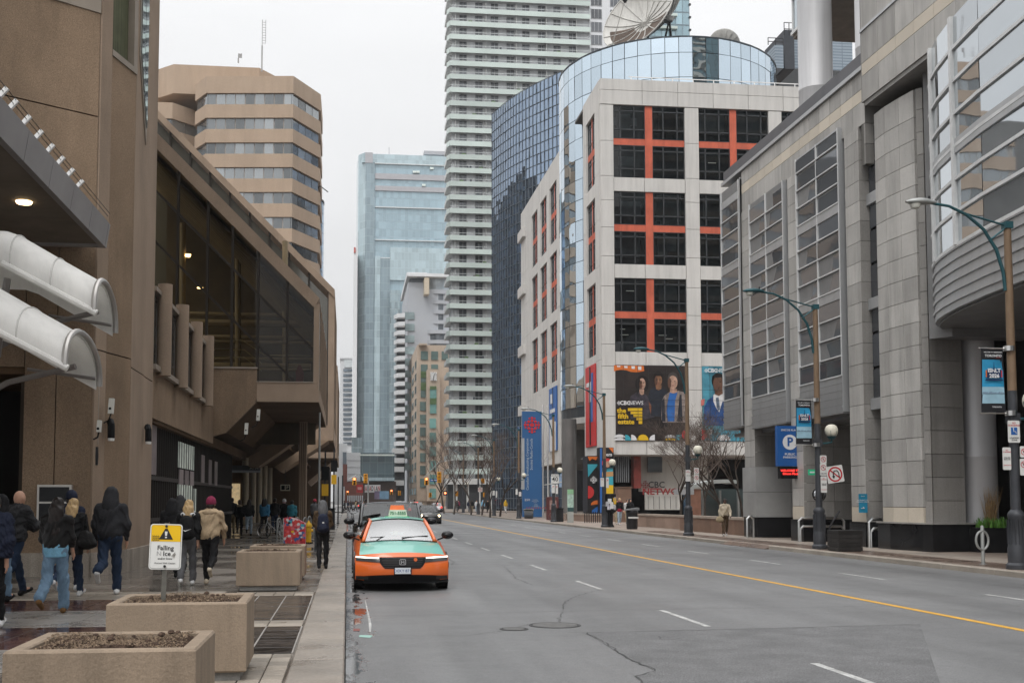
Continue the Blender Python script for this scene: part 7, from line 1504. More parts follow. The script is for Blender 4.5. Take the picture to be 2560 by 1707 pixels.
    def scr(n,x0=-1,x1=1,off=0):
        Pn = []
        for j in range(7):
            q = j/6; Pn.append([((x0+(x1-x0)*i/n)*(wb_+(wr-wb_)*q),ybase((x0+(x1-x0)*i/n)*wb_)*(1-q)+ytopf((x0+(x1-x0)*i/n)*wr)*q-.03*math.sin(math.pi*q)-off,zbase((x0+(x1-x0)*i/n)*wb_)*(1-q)+ztopf((x0+(x1-x0)*i/n)*wr)*q+.02*math.sin(math.pi*q)+off) for i in range(n+1)])
        return Pn
    MB().grid(scr(14)).build('windscreen',P.get('ws',WSG),t,'all',True,fix=False)
    MB().grid([[(x,y+(0 if j else 0),z) for (x,y,z) in [(wb_*(i/7-1),ybase(wb_*(i/7-1))-.03+.06*j,zbase(wb_*(i/7-1))-.012+.02*j) for i in range(15)]] for j in (0,1)]).build('cowl',GLOSSK,t,local=True,fix=False)
    for s in (-1,1):
        e = [Vector(r[14 if s > 0 else 0]) for r in scr(14)]
        MB().tube([p+Vector((s*.0,0,0)) for p in e],[.045]*7,6).build('pillar',P.get('pil',body),t,'all',True)
        a0,a1 = e[0],e[-1]; yrb = yr+.62 if not box else yr+.12
        Pn = [[tuple(a0),tuple(a1)],[(s*wb_*1.01,ys+.1,zb),(s*wr*1.02,ys+.25,zr-.06)],[(s*wb_*1.01,(ys+yr)/2,zb),(s*wr*1.02,(ys+yr)/2,zr-.05)],[(s*wb_,yrb,zb+.02),(s*wr*.98,yr,zr-.07)]]
        MB().grid(Pn).build('side_window',SDG,t,True,True,fix=False); MB().bar(Pn[2][0],Pn[2][1],.06,.04).build('pillar',GLOSSK,t,local=True); MB().tube([a1,Pn[1][1],Pn[2][1],Pn[3][1],Pn[3][0]],.035,6).build('roof_rail',P.get('pil',body),t,True,True)
        mx = s*(w+.1); m_ = MB().lathe([(.02,-.1),(.10,-.07),(.13,0),(.12,.05)],(0,0,0),18,'y').build('mirror',P.get('mir',GLOSSK),t,'all',True); m_.location = (mx,yc+.28,zb+.10); m_.scale = (1.0*P.get('ms',1),1,.66*P.get('ms',1)); MB().bar((s*w*.88,yc+.3,zb+.0),(mx-s*.04,yc+.3,zb+.06),.05,.03).build('mirror_arm',GLOSSK,t,local=True)
    RR = [[(wr*(i/7-1),ytopf(wr*(i/7-1))*(1-q)+yr*q,ztopf(wr*(i/7-1))+.05*math.sin(math.pi*min(1,q*.9+.1))*P.get('crown',1)) for i in range(15)] for q in [j/6 for j in range(7)]]
    MB().grid(RR).build('roof',roofm,t,'all',True,fix=False)
    lb = L-.12 if box else yr+.65
    MB().grid([[p for p in RR[-1]],[(wb_*(i/7-1),lb-.05*((i/7-1))**2,zb+.02) for i in range(15)]]).build('rear_window',SDG,t,True,True,fix=False)
    for x in (-w*.40,w*.40):
        MB().bbox(x-.24,x+.24,ys+.12,ys+.3,.5,1.12*zb/.95,.06).build('seat',SEAT,t,local=True); MB().bbox(x-.13,x+.13,ys+.14,ys+.26,1.12*zb/.95,zb+.34,.05).build('headrest',SEAT,t,local=True)
    MB().box(-w*.78,w*.78,yc+.15,yc+.35,.6,zb-.02).build('dashboard',BLACK,t,local=True); MB().box(-.09,.09,ys-.2,ys-.1,zr-.2,zr-.1).build('interior_mirror',BLACK,t,local=True)
    return t,F,patch,ztop
ORC = M('taxi_orange',(.72,.135,.02),.32,var=.04,scale=2,coat=.6,spec=.5); MNT = M('taxi_mint',(.14,.47,.39),.3,var=.05,scale=2,coat=.6)
t,F,patch,ztop = car('taxi','orange and mint green taxi parked at the left kerb with lit headlights','taxi',(1.08,21.8,0),0,dict(w=.925,L=4.95,zh=.84,yc=1.5,zb=.94,zr=1.40,wr=.58,ys=2.3,yr=3.6,zn=.755,pil=ORC),(ORC,MNT,MNT))
patch(-.44,.44,lambda x: .45 if abs(x) < .36 else .45+(abs(x)-.36)*1.4,lambda x: .67-.01*abs(x),.012,BLACK,'grille',18,6)
for k in range(5): patch(-.42+.012*(5-k),.42-.012*(5-k),lambda x,k=k: .475+k*.04,lambda x,k=k: .487+k*.04,.02,M('grille_bar',(.035,.035,.035),.5),'grille_bar',12,1)
for s in (-1,1):
    a,b = (.44,.90) if s > 0 else (-.90,-.44)
    patch(a,b,lambda x: .565+.06*(abs(x)-.44),lambda x: .665+.035*(abs(x)-.44),.014,LENSK,'headlight',10,3); patch(a+.02*(s>0),b-.02*(s<0),lambda x: .640+.03*(abs(x)-.44),lambda x: .662+.035*(abs(x)-.44),.024,LEDW,'running_light',10,2)
patch(-.74,.74,lambda x: .19,lambda x: .33-.03*(abs(x)/.74)**3,.012,BLACK,'lower_intake',18,4); patch(-.92,.92,lambda x: .165,lambda x: .20,.03,GLOSSK,'chin_spoiler',18,2)
for s in (-1,1): patch(.66*s if s > 0 else -.9,.9 if s > 0 else -.66,lambda x: .23,lambda x: .30,.016,M('fog_recess',(.03,.03,.03),.4),'fog_recess',6,2)
for o in (MB().prism(rr(.125,.115,.025),'y',-.045,-.02).build('badge',CHR,t,local=True), MB().prism(rr(.10,.09,.02),'y',-.05,-.045).build('badge_field',GLOSSK,t,local=True)): o.location = (0,F(0,.57)+.0,.575)
b_ = MB().prism([(-.035,-.035),(-.018,-.035),(-.014,-.006),(.014,-.006),(.018,-.035),(.035,-.035),(.028,.035),(.014,.035),(.012,.008),(-.012,.008),(-.014,.035),(-.028,.035)],'y',-.056,-.05).build('badge_letter',CHR,t,local=True); b_.location = (0,F(0,.57),.575)
MB().lathe([(.035,-.03),(.035,-.01)],(.25,F(.25,.61)-.0,.62),12,'y').build('orange_marker',ORC,t,local=True)
pl_ = MB().box(-.17,.17,-.05,-.03,.33,.49).build('plate_frame',BLACK,t,local=True); MB().box(-.152,.152,-.056,-.05,.352,.468).build('number_plate',M('plate_white',(.62,.66,.70),.4),pl_,local=True); text('DEKY·871','lettering',M('plate_text',(.08,.12,.25),.5),pl_,(0,-.058,.408),.078,local=True,bold=.012,ext=.0006)
sg = MB().prism([(-.235,0),(.235,0),(.205,.17),(-.205,.17)],'y',2.62,2.84).build('roof_sign',M('roof_sign_white',(.68,.72,.60),.45),t,local=True); sg.location = (.03,.2,1.41); sg.scale = (.88,1,.88); text('751-5555','lettering',M('roof_sign_green',(.03,.18,.08),.5),sg,(0,2.614,.085),.105,local=True,bold=.02,ext=.001)
s2 = MB().prism([(-.17,0),(.17,0),(.14,.14),(-.14,.14)],'y',2.95,3.1).build('orange_sign',M('roof_sign_orange',(.65,.16,.06),.45,emit=(.6,.15,.05),es=.35),t,local=True); s2.location = (.02,0,1.52); MB().box(-.25,.27,2.58,3.15,1.385,1.417).build('sign_base',M('sign_base_green',(.1,.4,.2),.5),t,local=True)
MB().bar((-.6,1.44,1.0),(-.05,1.62,1.03),.02,.015).bar((.05,1.44,1.0),(.6,1.62,1.03),.02,.015).build('wiper',BLACK,t,local=True); MB().box(-.12,-.02,1.78,1.79,1.05,1.13).build('permit_sticker',M('permit',(.55,.62,.4),.5),t,local=True)
# black SUV
BLC = M('suv_black',(.014,.015,.016),.25,coat=.7,spec=.5); GRY = M('suv_roof_grey',(.10,.105,.115),.35,.3)
t,F,patch,ztop = car('black_suv','boxy black SUV parked right behind the taxi','SUV',(1.16,28.4,0),0,dict(w=1.0,L=4.8,zh=1.1,yc=1.35,zb=1.12,zr=1.74,wr=.74,ys=1.95,yr=4.5,zn=1.02,box=1,bow=.14,rake=.05,wr_=.39,wf=.85,crown=.5,ms=1.1,ws=WSD),(BLC,BLC,GRY))
patch(-.5,.5,lambda x: .62,lambda x: .84,.012,M('suv_grille',(.03,.03,.03),.4),'grille')
for s in (-1,1):
    patch(.58 if s > 0 else -.92,.92 if s > 0 else -.58,lambda x: .68,lambda x: .9,.014,LENSK,'headlight',8,3); o = MB().lathe([(.10,-.02),(.10,0)],(0,0,0),14,'y').build('lamp_ring',LEDW,t,local=True); o.location = (s*.74,F(.74,.8)-.02,.79)
    MB().tube([(s*.66,2.05,1.77),(s*.66,4.3,1.78)],.025,6).build('roof_bar',GLOSSK,t,True,True)
MB().box(-.95,.95,1.72,1.74,1.0,1.06).build('cowl_strip',GLOSSK,t,local=True)
# dark oncoming sedan
DKC = M('sedan_dark',(.02,.017,.016),.25,coat=.7); t,F,patch,ztop = car('dark_sedan','dark sedan driving toward the camera with lit headlights','car',(6.35,85.6,0),0,dict(w=.88,L=4.5,zh=.84,yc=1.4,zb=.93,zr=1.46,wr=.56,ys=2.1,yr=3.3,zn=.76,ws=WSD),(DKC,DKC,DKC))
LAMPY = M('headlamp_warm',(1,.9,.7),.4,emit=(1,.75,.42),es=8)
patch(-.5,.5,lambda x: .28,lambda x: .55,.012,GLOSSK,'grille')
for s in (-1,1):
    patch(.5 if s > 0 else -.84,.84 if s > 0 else -.5,lambda x: .56,lambda x: .72,.014,LENSK,'headlight',8,3); o = MB().lathe([(.09,-.02),(.09,0)],(0,0,0),12,'y').build('lamp',LAMPY,t,local=True); o.location = (s*.66,F(.66,.64)-.02,.63)
MB().box(-.16,.16,-.03,-.015,.36,.46).build('number_plate',_MC['plate_white'],t,local=True)
# cars seen from behind (turned round)
WHC = M('sedan_white',(.68,.69,.70),.3,coat=.5); TAIL = M('tail_lamp',(.5,.02,.02),.3,emit=(1,.05,.03),es=2.5)
def rear(name,label,x,y,col,box=0):
    P = dict(w=.9,L=4.6,zh=.84,yc=1.4,zb=.95 if not box else 1.05,zr=1.47 if not box else 1.7,wr=.58 if not box else .68,ys=2.1,yr=3.4 if not box else 4.2,zn=.76,box=box)
    t,F,patch,ztop = car(name,label,'car',(x,y+4.6,0),math.pi,P,(col,col,col))
    for s in (-1,1): MB().box(s*.72-.17,s*.72+.17,4.42,4.58,.72,.88 if not box else 1.0).build('tail_light',TAIL,t,local=True)
    MB().box(-.17,.17,4.58,4.63,.6,.72).build('number_plate',_MC['plate_white'],t,local=True); MB().box(-.7,.7,4.52,4.62,.22,.4).build('rear_diffuser',GLOSSK,t,local=True); MB().box(-.2,.2,4.2 if box else 3.75,4.3 if box else 3.85,P['zr']-.1,P['zr']-.05).build('brake_light',TAIL,t,local=True)
rear('white_sedan','white sedan driving away along the right kerb',14.1,176,WHC); rear('distant_suv','dark SUV with red tail lights beyond the dark sedan',7.5,122,DKC,1)
for i,(x,y,c) in enumerate([(10.6,215,DKC),(3.2,240,WHC),(12.3,245,BLC)]): rear('far_car',['dark car far down the street past the crossing','white car far down the left lane','black car far down the right lane'][i],x,y,c)
bicycle((.35,74,0),R(80),'dark bicycle standing in the gutter beyond the black SUV',(.03,.03,.03))
# ================================================================ people: bodies and clothes grown as smooth distance fields
def _cone(p,a,b,ra,rb):
    a,b = np.array(a,'f4'),np.array(b,'f4'); d = b-a; L2 = float(d@d)+1e-9; t = np.clip(((p-a)@d)/L2,0,1); return np.linalg.norm(p-a-t[...,None]*d,axis=-1)-(ra+(rb-ra)*t)
def _ell(p,c,r): q = (p-np.array(c,'f4'))/np.array(r,'f4'); return (np.linalg.norm(q,axis=-1)-1)*min(r)
def sdf_mesh(prims,h,k=.03,cut=None,wr=0.0,seed=0,name='m',sub=None,wf=1.0):
    lo = np.array([1e9]*3); hi = -lo
    bbs = []
    for q in prims:
        if q[0] == 'c': a,b,r = np.array(q[1]),np.array(q[2]),max(q[3],q[4]); l_,h_ = np.minimum(a,b)-r,np.maximum(a,b)+r
        else: c,r = np.array(q[1]),np.array(q[2]); l_,h_ = c-r,c+r
        bbs.append((l_,h_)); lo = np.minimum(lo,l_); hi = np.maximum(hi,h_)
    lo = lo-3*h-.01; n = np.ceil((hi-lo+3*h+.01)/h).astype(int)+1; D = np.full(n,.12,'f4')
    ax = [lo[i]+h*np.arange(n[i]) for i in range(3)]
    for q,(l_,h_) in zip(prims,bbs):
        m = k+2.5*h+.01; i0 = np.maximum(((l_-m-lo)/h).astype(int),0); i1 = np.minimum(((h_+m-lo)/h).astype(int)+2,n); sl = tuple(slice(i0[i],i1[i]) for i in range(3))
        p = np.stack(np.meshgrid(*[ax[i][sl[i]] for i in range(3)],indexing='ij'),-1).astype('f4')
        d = _cone(p,q[1],q[2],q[3],q[4]) if q[0] == 'c' else _ell(p,q[1],q[2]); o = D[sl]; kk = q[5] if q[0] == 'c' and len(q) > 5 else q[3] if q[0] == 'e' and len(q) > 3 else k
        e = np.maximum(kk-np.abs(o-d),0)/kk; D[sl] = np.minimum(o,d)-e*e*kk*.25
    p = np.stack(np.meshgrid(*ax,indexing='ij'),-1)
    if wr:
        x,y,z = p[...,0],p[...,1],p[...,2]; s = seed*1.7
        D = D+wr*(np.sin(wf*(34*z+9*np.sin(11*x+s)+6*np.sin(9*y+s)))*.6+np.sin(wf*(21*z-17*x+s)+2*np.sin(14*y))*.5)
    if sub: 
        for q in sub:
            d = _cone(p,q[1],q[2],q[3],q[4]) if q[0] == 'c' else _ell(p,q[1],q[2]); D = np.maximum(D,-d)
    if cut:
        for axis,val,sgn in cut: D = np.maximum(D,sgn*(p[...,axis]-val))
    # surface nets
    ins = D < 0; c = ins[:-1,:-1,:-1].astype('i1'); S = sum(ins[i:n[0]-1+i,j:n[1]-1+j,l:n[2]-1+l].astype('i1') for i in (0,1) for j in (0,1) for l in (0,1)); act = (S > 0) & (S < 8)
    idx = np.full(act.shape,-1,'i4'); I = np.argwhere(act); idx[act] = np.arange(len(I)); acc = np.zeros((len(I),3)); cnt = np.zeros(len(I))
    cor = [(i,j,l) for i in (0,1) for j in (0,1) for l in (0,1)]
    V = {q: D[I[:,0]+q[0],I[:,1]+q[1],I[:,2]+q[2]] for q in cor}
    for a in cor:
        for axn in range(3):
            if a[axn]: continue
            b = list(a); b[axn] = 1; b = tuple(b); va,vb = V[a],V[b]; m = (va < 0) != (vb < 0); t = va/(va-vb+1e-12); pt = np.array(a,'f8')[None].repeat(len(I),0); pt[:,axn] += t; acc[m] += pt[m]; cnt[m] += 1
    P = (I+acc/np.maximum(cnt,1)[:,None])*h+lo
    F_ = []
    for axn in range(3):
        sh = [slice(1,-1)]*3; sh[axn] = slice(0,n[axn]-1); A = ins[tuple(sh)]; sh2 = list(sh); sh2[axn] = slice(1,n[axn]); B = ins[tuple(sh2)]; E = np.argwhere(A != B)
        if len(E) == 0: continue
        off = np.ones(3,int); off[axn] = 0; E0 = E+off; fl = A[tuple(E.T)]; u,v = (axn+1)%3,(axn+2)%3
        def nb(du,dv): q = E0.copy(); q[:,u] -= du; q[:,v] -= dv; return idx[q[:,0],q[:,1],q[:,2]]
        Q = np.stack([nb(0,0),nb(1,0),nb(1,1),nb(0,1)],1); Q[~fl] = Q[~fl][:,::-1]; F_.append(Q)
    F_ = np.concatenate(F_); F_ = F_[(F_ >= 0).all(1)]
    me = bpy.data.meshes.new(name); me.from_pydata(P.tolist(),[],F_.tolist()); me.polygons.foreach_set('use_smooth',[True]*len(me.polygons)); return me
SKIN = {k: M('skin_'+k,c,.55,var=.06,scale=6) for k,c in dict(fair=(.52,.30,.21),tan=(.36,.20,.13),dark=(.09,.05,.035)).items()}
def cloth(n,c,r=.8): return M('cloth_'+n,c,r,var=.22,scale=7,grain=.15,gscale=120,bump=.5,bscale=28,spec=.12)
CL = {n: cloth(n,c,r) for n,(c,r) in dict(charcoal=((.035,.035,.037),.75),black=((.013,.013,.014),.7),navy=((.018,.022,.04),.75),darkjean=((.022,.035,.065),.8),bluejean=((.15,.23,.32),.85),greyblack=((.028,.028,.031),.8),tan=((.36,.27,.175),.75),grey=((.11,.11,.115),.8),brown=((.075,.05,.03),.8),cream=((.52,.45,.35),.8),blue=((.05,.19,.33),.75),teal=((.04,.2,.26),.75),red=((.33,.03,.05),.8),maroon=((.19,.025,.06),.85),yellow=((.55,.33,.03),.7),white=((.6,.6,.6),.7),khaki=((.32,.26,.17),.8),lightjean=((.33,.40,.46),.85),lightblue=((.20,.42,.58),.8),leather=((.014,.013,.013),.35),gold=((.16,.085,.035),.8)).items()}
HAIR = {n: M('hair_'+n,c,.45,var=.25,scale=4,streak=.5,streak_s=(30,30,1.5)) for n,c in dict(dark=(.018,.012,.01),blonde=(.46,.31,.15),brown=(.06,.035,.02),grey=(.2,.19,.18),pink=(.5,.3,.3)).items()}
def person(x,y,h,rz,label,jacket,trousers,shoes='black',head='hair',hair='dark',skin='fair',stride=.35,arms=(.25,-.25),elbow=(.35,.35),puffy=0,hem=.93,wide=0,v=.014,group='people walking',lift=.9,long=0,shirt=None,scarf=None,coat=0,swap=1,armout=.08,facing=False,hood=None,bulk=1.0):
    t = thing('person',label,'person',(x,y,.125),rz,group); s = h/1.75; t.scale = (s,s,s); rg = random.Random(int(abs(x*91+y*37)))
    # legs: one forward, the other pushing off; swap chooses which
    def leg(sx,thigh,knee):
        hip = np.array([sx*.088,0,0.0]); kn = hip+.44*np.array([sx*.01,math.sin(thigh),-math.cos(thigh)]); a = thigh-knee; an = kn+.42*np.array([0,math.sin(a),-math.cos(a)]); ft = a*.8+(.15 if knee > .5 else 0); toe = an+.19*np.array([sx*.015,math.cos(ft)*.95,math.sin(ft)-.28*math.cos(ft)]); heel = an+.055*np.array([0,-math.cos(ft),-1.0*math.cos(ft)-.2]); return hip,kn,an,toe,heel
    A = leg(swap,stride*.9,.08); B = leg(-swap,-stride*.75,lift); zmin = min(min(q[2] for q in A),min(q[2] for q in B))-.038; up = -zmin
    A = [q+np.array([0,0,up]) for q in A]; B = [q+np.array([0,0,up]) for q in B]; pz = up; b_ = bulk
    lean = .04+.05*stride; ch = (0,lean*.5,pz+.33); nk = (0,lean*.9,pz+.52); hd = (0,lean*1.3,pz+.69)
    sh = [(sx*.165*b_,lean*.8,pz+.475) for sx in (-1,1)]; armsP = []
    for i,sx in enumerate((-1,1)):
        a = arms[i]; el = np.array(sh[i])+.285*np.array([sx*armout*2,math.sin(a),-math.cos(a)]); f = a+elbow[i]; wr_ = el+.245*np.array([-sx*armout*.6,math.sin(f),-math.cos(f)]); hn = wr_+.085*np.array([0,math.sin(f+.1),-math.cos(f+.1)]); armsP.append((el,wr_,hn,f))
    bp = [('e',ch,(.165*b_,.105*b_,.24)),('e',(0,0,pz+.06),(.15*b_,.11*b_,.17)),('c',(0,0,pz+.05),ch,.13,.14),('c',nk,hd,.052,.055),('e',hd,(.083,.1,.122),.02),('e',(hd[0],hd[1]+.02,hd[2]-.06),(.055,.07,.06),.02),('c',(0,hd[1]+.085,hd[2]+.01),(0,hd[1]+.112,hd[2]-.025),.01,.016,.012)]
    for sx in (-1,1): bp.append(('e',(sx*.08,hd[1]-.005,hd[2]-.005),(.014,.022,.034),.008))
    for i,sx in enumerate((-1,1)):
        el,wr_,hn,f = armsP[i]; bp += [('c',nk,sh[i],.06,.065),('c',sh[i],el,.052,.042),('c',el,wr_,.04,.028)]
        dn = np.array([0,math.sin(f+.1),-math.cos(f+.1)]); fw = np.array([0,math.cos(f+.1),math.sin(f+.1)]); bp.append(('c',wr_,hn,.026,.03,.015))
        for q in range(4):
            o = fw*(.03-.02*q); ln = (.06,.072,.068,.05)[q]; k1 = hn+o+dn*(.02+ln*.5); k2 = k1+dn*ln*.55+np.array([-sx*.018,0,0]); bp += [('c',hn+o*.8,k1,.011,.0098,.006),('c',k1,k2,.0098,.0085,.006)]
        th0 = wr_+dn*.025+fw*.02; th1 = th0+dn*.045+fw*.035; bp += [('c',th0,th1,.014,.011,.008),('c',th1,th1+dn*.035+fw*.006,.011,.009,.006)]
    for L_ in (A,B): bp += [('c',L_[0],L_[1],.075,.052),('c',L_[1],L_[2],.05,.034),('c',L_[2],L_[3],.036,.026)]
    fine = v < .016
    put(sdf_mesh(bp,.0115 if fine else v,.03,name='body'),'body',SKIN[skin],t,local=True)
    # trousers
    tp = [('e',(0,0,pz+.02),(.172*b_,.135*b_,.15))]
    for L_ in (A,B): tp += [('c',L_[0],L_[1],.092*b_,.07+wide*.25),('c',L_[1],L_[2]+np.array([0,0,.0]),.07+wide*.25,.056+wide*.5)]
    put(sdf_mesh(tp,v,.035,[(2,pz+.16,1)],.010,1,name='trousers'),'trousers',CL[trousers],t,local=True)
    for L_ in (A,B): put(sdf_mesh([('c',L_[4],L_[3],.042,.036),('c',L_[2]+np.array([0,0,-.01]),L_[4],.046,.042)],min(v,.014),.02,name='shoe'),'shoe',CL[shoes],t,local=True)
    # jacket
    pf = puffy*.03; jp = [('e',ch,((.185+pf)*b_,(.145+pf)*b_,.25)),('e',(0,-.005,pz+.10),((.192+pf)*b_,(.150+pf)*b_,.24)),('c',nk,(0,nk[1],nk[2]+.02),.078,.07)]
    if coat: jp += [('c',(0,0,pz),(0,-.01,pz-coat),.19,.21)]
    for i in range(2): el,wr_,hn,f = armsP[i]; jp += [('c',nk,sh[i],.07,.07+pf*.5),('c',sh[i],el,.072+pf,.06+pf),('c',el,el+(wr_-el)*.97,.06+pf,.044+pf*.6)]
    put(sdf_mesh(jp,v,.05,[(2,pz-.95+hem-coat,-1)],.011+.004*puffy,2,name='jacket',wf=1.9 if puffy else 1.0),'jacket',CL[jacket],t,local=True)
    if shirt: put(sdf_mesh([('e',(0,0,pz+.05),(.186*b_,.152*b_,.32))],v,.03,[(2,pz-.085,-1),(2,pz+.12,1)],.004,3,name='shirt_hem'),'shirt_hem',CL[shirt],t,local=True)
    H = np.array(hd)
    if head == 'hair': put(sdf_mesh([('e',H+[0,-.012,.018],(.095,.112,.126))]+([('e',H+[0,-.05,-.06],(.085,.075,.12)),('c',H+[-.045,-.08,-.06],H+[-.05,-.13,-.12-long],.07,.05),('c',H+[.045,-.08,-.06],H+[.05,-.13,-.10-long],.07,.05),('c',H+[0,-.09,-.06],H+[0,-.15,-.13-long],.07,.05)] if long else []),v*.8,.03,None,.006,4,'hair',[('e',H+[0,.10,-.045],(.075,.075,.10))]),'hair',HAIR[hair],t,local=True)
    if head in ('hood',):
        hm = hood or jacket; put(sdf_mesh([('e',H+[0,-.02,.012],(.112,.13,.135)),('e',H+[0,-.06,-.10],(.13,.12,.12)),('c',nk,(0,nk[1]-.03,nk[2]-.03),.12,.14)],v,.06,None,.005,5,'hood',[('e',H+[0,.16,-.01],(.078,.12,.105))]),'hood',CL[hm],t,local=True)
    if head == 'beanie':
        put(sdf_mesh([('e',H+[0,-.008,.03],(.102,.118,.128))],v*.8,.02,[(2,H[2]-.015,-1)],.003,5,'beanie'),'beanie',CL[hood or 'maroon'],t,local=True); put(sdf_mesh([('e',H+[0,-.03,-.05],(.084,.09,.07))],v,.02,None,.004,4,'hair',[('e',H+[0,.10,-.05],(.075,.085,.10))]),'hair',HAIR[hair],t,local=True)
    if scarf: put(sdf_mesh([('e',(0,nk[1]-.07,nk[2]-.01),(.15,.09,.07)),('c',(-.09,nk[1]+.02,nk[2]+.02),(.09,nk[1]+.02,nk[2]+.02),.05,.05)],v,.04,None,.005,6,'hood_roll'),'hood_roll',CL[scarf],t,local=True)
    if facing:
        for sx in (-1,1): put(MB().lathe([(.002,.098),(.012,.092),(.012,.086)],(sx*.032,0,0),8,'y').mesh('eye'),'eye',BLACK,t,(hd[0],hd[1],hd[2]+.012),local=True)
        put(MB().box(-.022,.022,.088,.1,-.062,-.053).mesh('mouth'),'mouth',_MC['print_lip'],t,(hd[0],hd[1],hd[2]),local=True)
    t['_pz'] = pz; return t
def sack(name,label,cat,loc,rz,prims,mat,extra=None,v=.014,straps=None,s=1.0):
    t = thing(name,label,cat,loc,rz); t.scale = (s,s,s); put(sdf_mesh(prims,v,.04,None,.003,3,name='bag_body'),'bag_body',mat,t,local=True)
    for nm,pr_,m_ in extra or []: put(sdf_mesh(pr_,v,.02,None,.002,3,name=nm),nm,m_,t,local=True)
    for p in straps or []: MB().tube(p,.016,6).build('strap',mat,t,True,True)
    return t
def backpack(px,py,s,rz,pz,label,mat,mark=None):
    t = sack('backpack',label,'backpack',(px,py,.125),rz,[('e',(0,-.23,pz+.27),(.15,.10,.22)),('e',(0,-.22,pz+.13),(.155,.10,.11)),('e',(0,-.22,pz+.42),(.12,.08,.09))],mat,[('pocket',[('e',(0,-.31,pz+.16),(.11,.05,.10))],mat)],straps=[[(sx*.09,-.16,pz+.47),(sx*.11,-.08,pz+.545),(sx*.12,.04,pz+.53),(sx*.13,.13,pz+.4)] for sx in (-1,1)],s=s)
    if mark == 'tag': MB().box(-.025,.025,-.335,-.325,pz+.27,pz+.305).build('tag',CL['white'],t,local=True)
    if mark == 'swoosh': MB().prism([(-.07,.02),(-.055,.0),(-.03,-.012),(.1,.045),(-.03,.008),(-.05,.018)],'y',-.365,-.355).build('mark',WHITE,t,local=True).location = (.02,0,pz+.2)
    return t
G1 = 'people walking away on the left plaza'
p = gz(33,1492); person(*p,1.83,-.55,'bald man in dark quilted jacket at the far left','charcoal','darkjean','leather','bald',skin='fair',stride=.42,arms=(.5,.55),elbow=(1.2,1.15),puffy=.7,group=G1,swap=-1,lift=.5)
p = gz(-28,1572); person(*p,1.70,.05,'person in navy quilted jacket cut by the left edge','navy','black','white','hair',hair='dark',puffy=1,group=G1,stride=.3)
p = gz(-6,1506); person(*p,1.72,-.1,'person in black jacket and pale jeans behind the quilted jacket','black','bluejean','black','hood',group=G1,stride=.3)
p = gz(135,1534); q = person(*p,1.67,-.02,'woman with long dark hair, cropped black jacket and blue jeans','leather','bluejean','gold','hair',hair='dark',long=.30,shirt='lightblue',wide=.05,hem=1.0,group=G1,stride=.30,arms=(.1,.1),elbow=(.9,.5),lift=.75)
p = gz(175,1492); person(*p,1.67,-.15,'blonde woman in long black coat carrying a shoulder bag','black','darkjean','white','hair',hair='blonde',long=.08,group=G1,stride=.34,arms=(.2,.2),elbow=(.6,.3),coat=.16,puffy=.3)
sack('shoulder_bag','black shoulder bag at the hip of the blonde woman','bag',(p[0]+.27,p[1]-.12,.125),-.2,[('e',(0,0,.98),(.15,.07,.15)),('e',(.02,0,.90),(.19,.075,.09))],CL['leather'],straps=[[(-.08,0,1.08),(-.06,.02,1.3),(-.03,.05,1.4)],[(.05,0,1.08),(.0,.02,1.3),(-.03,.05,1.4)]])
p = gz(160,1480); person(p[0],p[1]+.3,1.80,-.1,'person in navy cap walking behind the long haired woman','navy','navy','white','beanie',hood='navy',group=G1,stride=.3,v=.018)
p = gz(272,1487); person(*p,1.86,.02,'tall man in dark grey hooded jacket and navy jeans','greyblack','darkjean','white','hood',group=G1,stride=.30,arms=(.05,.0),elbow=(.35,.35),bulk=1.12,armout=.13,hem=.88,lift=1.15,swap=1,wide=.03)
x_,_,_ = at(428,1300,Y=24.5); person(x_,24.5,1.68,0,'person in black hood behind the warning sign','black','black','black','hood',group=G1,v=.018)
x_,_,_ = at(449,1300,Y=27); person(x_,27,1.76,0,'person in dark hood farther behind the warning sign','charcoal','black','black','hood',group=G1,v=.02)
p = gz(468,1462); q = person(*p,1.63,.0,'blonde walker in black jacket with pale hood and grey trousers','black','grey','white','hair',hair='blonde',long=.16,scarf='white',group=G1,stride=.24,lift=.4,wide=.03)
backpack(p[0],p[1],1.63/1.75,0,.93,'black backpack with white mark on the blonde walker',CL['black'],'swoosh')
p = gz(523,1461); person(*p,1.70,-.05,'man in tan bomber jacket and maroon beanie','tan','black','cream','beanie',hood='maroon',scarf='tan',group=G1,stride=.34,lift=1.0,armout=.16,arms=(-.1,.25),elbow=(.3,.2),hem=.92,bulk=1.05,swap=-1)
p = gz(806,1422); q = person(*p,1.60,.05,'hooded man in brown jacket walking along the kerb','brown','black','black','hood',hood='grey',group=G1,stride=.1,lift=.2,arms=(.3,.3),elbow=(1.0,1.0))
backpack(p[0],p[1],1.60/1.75,.05,.93,'navy backpack on the hooded man by the kerb',CL['navy'],'tag')
G2 = 'people under the arcade'
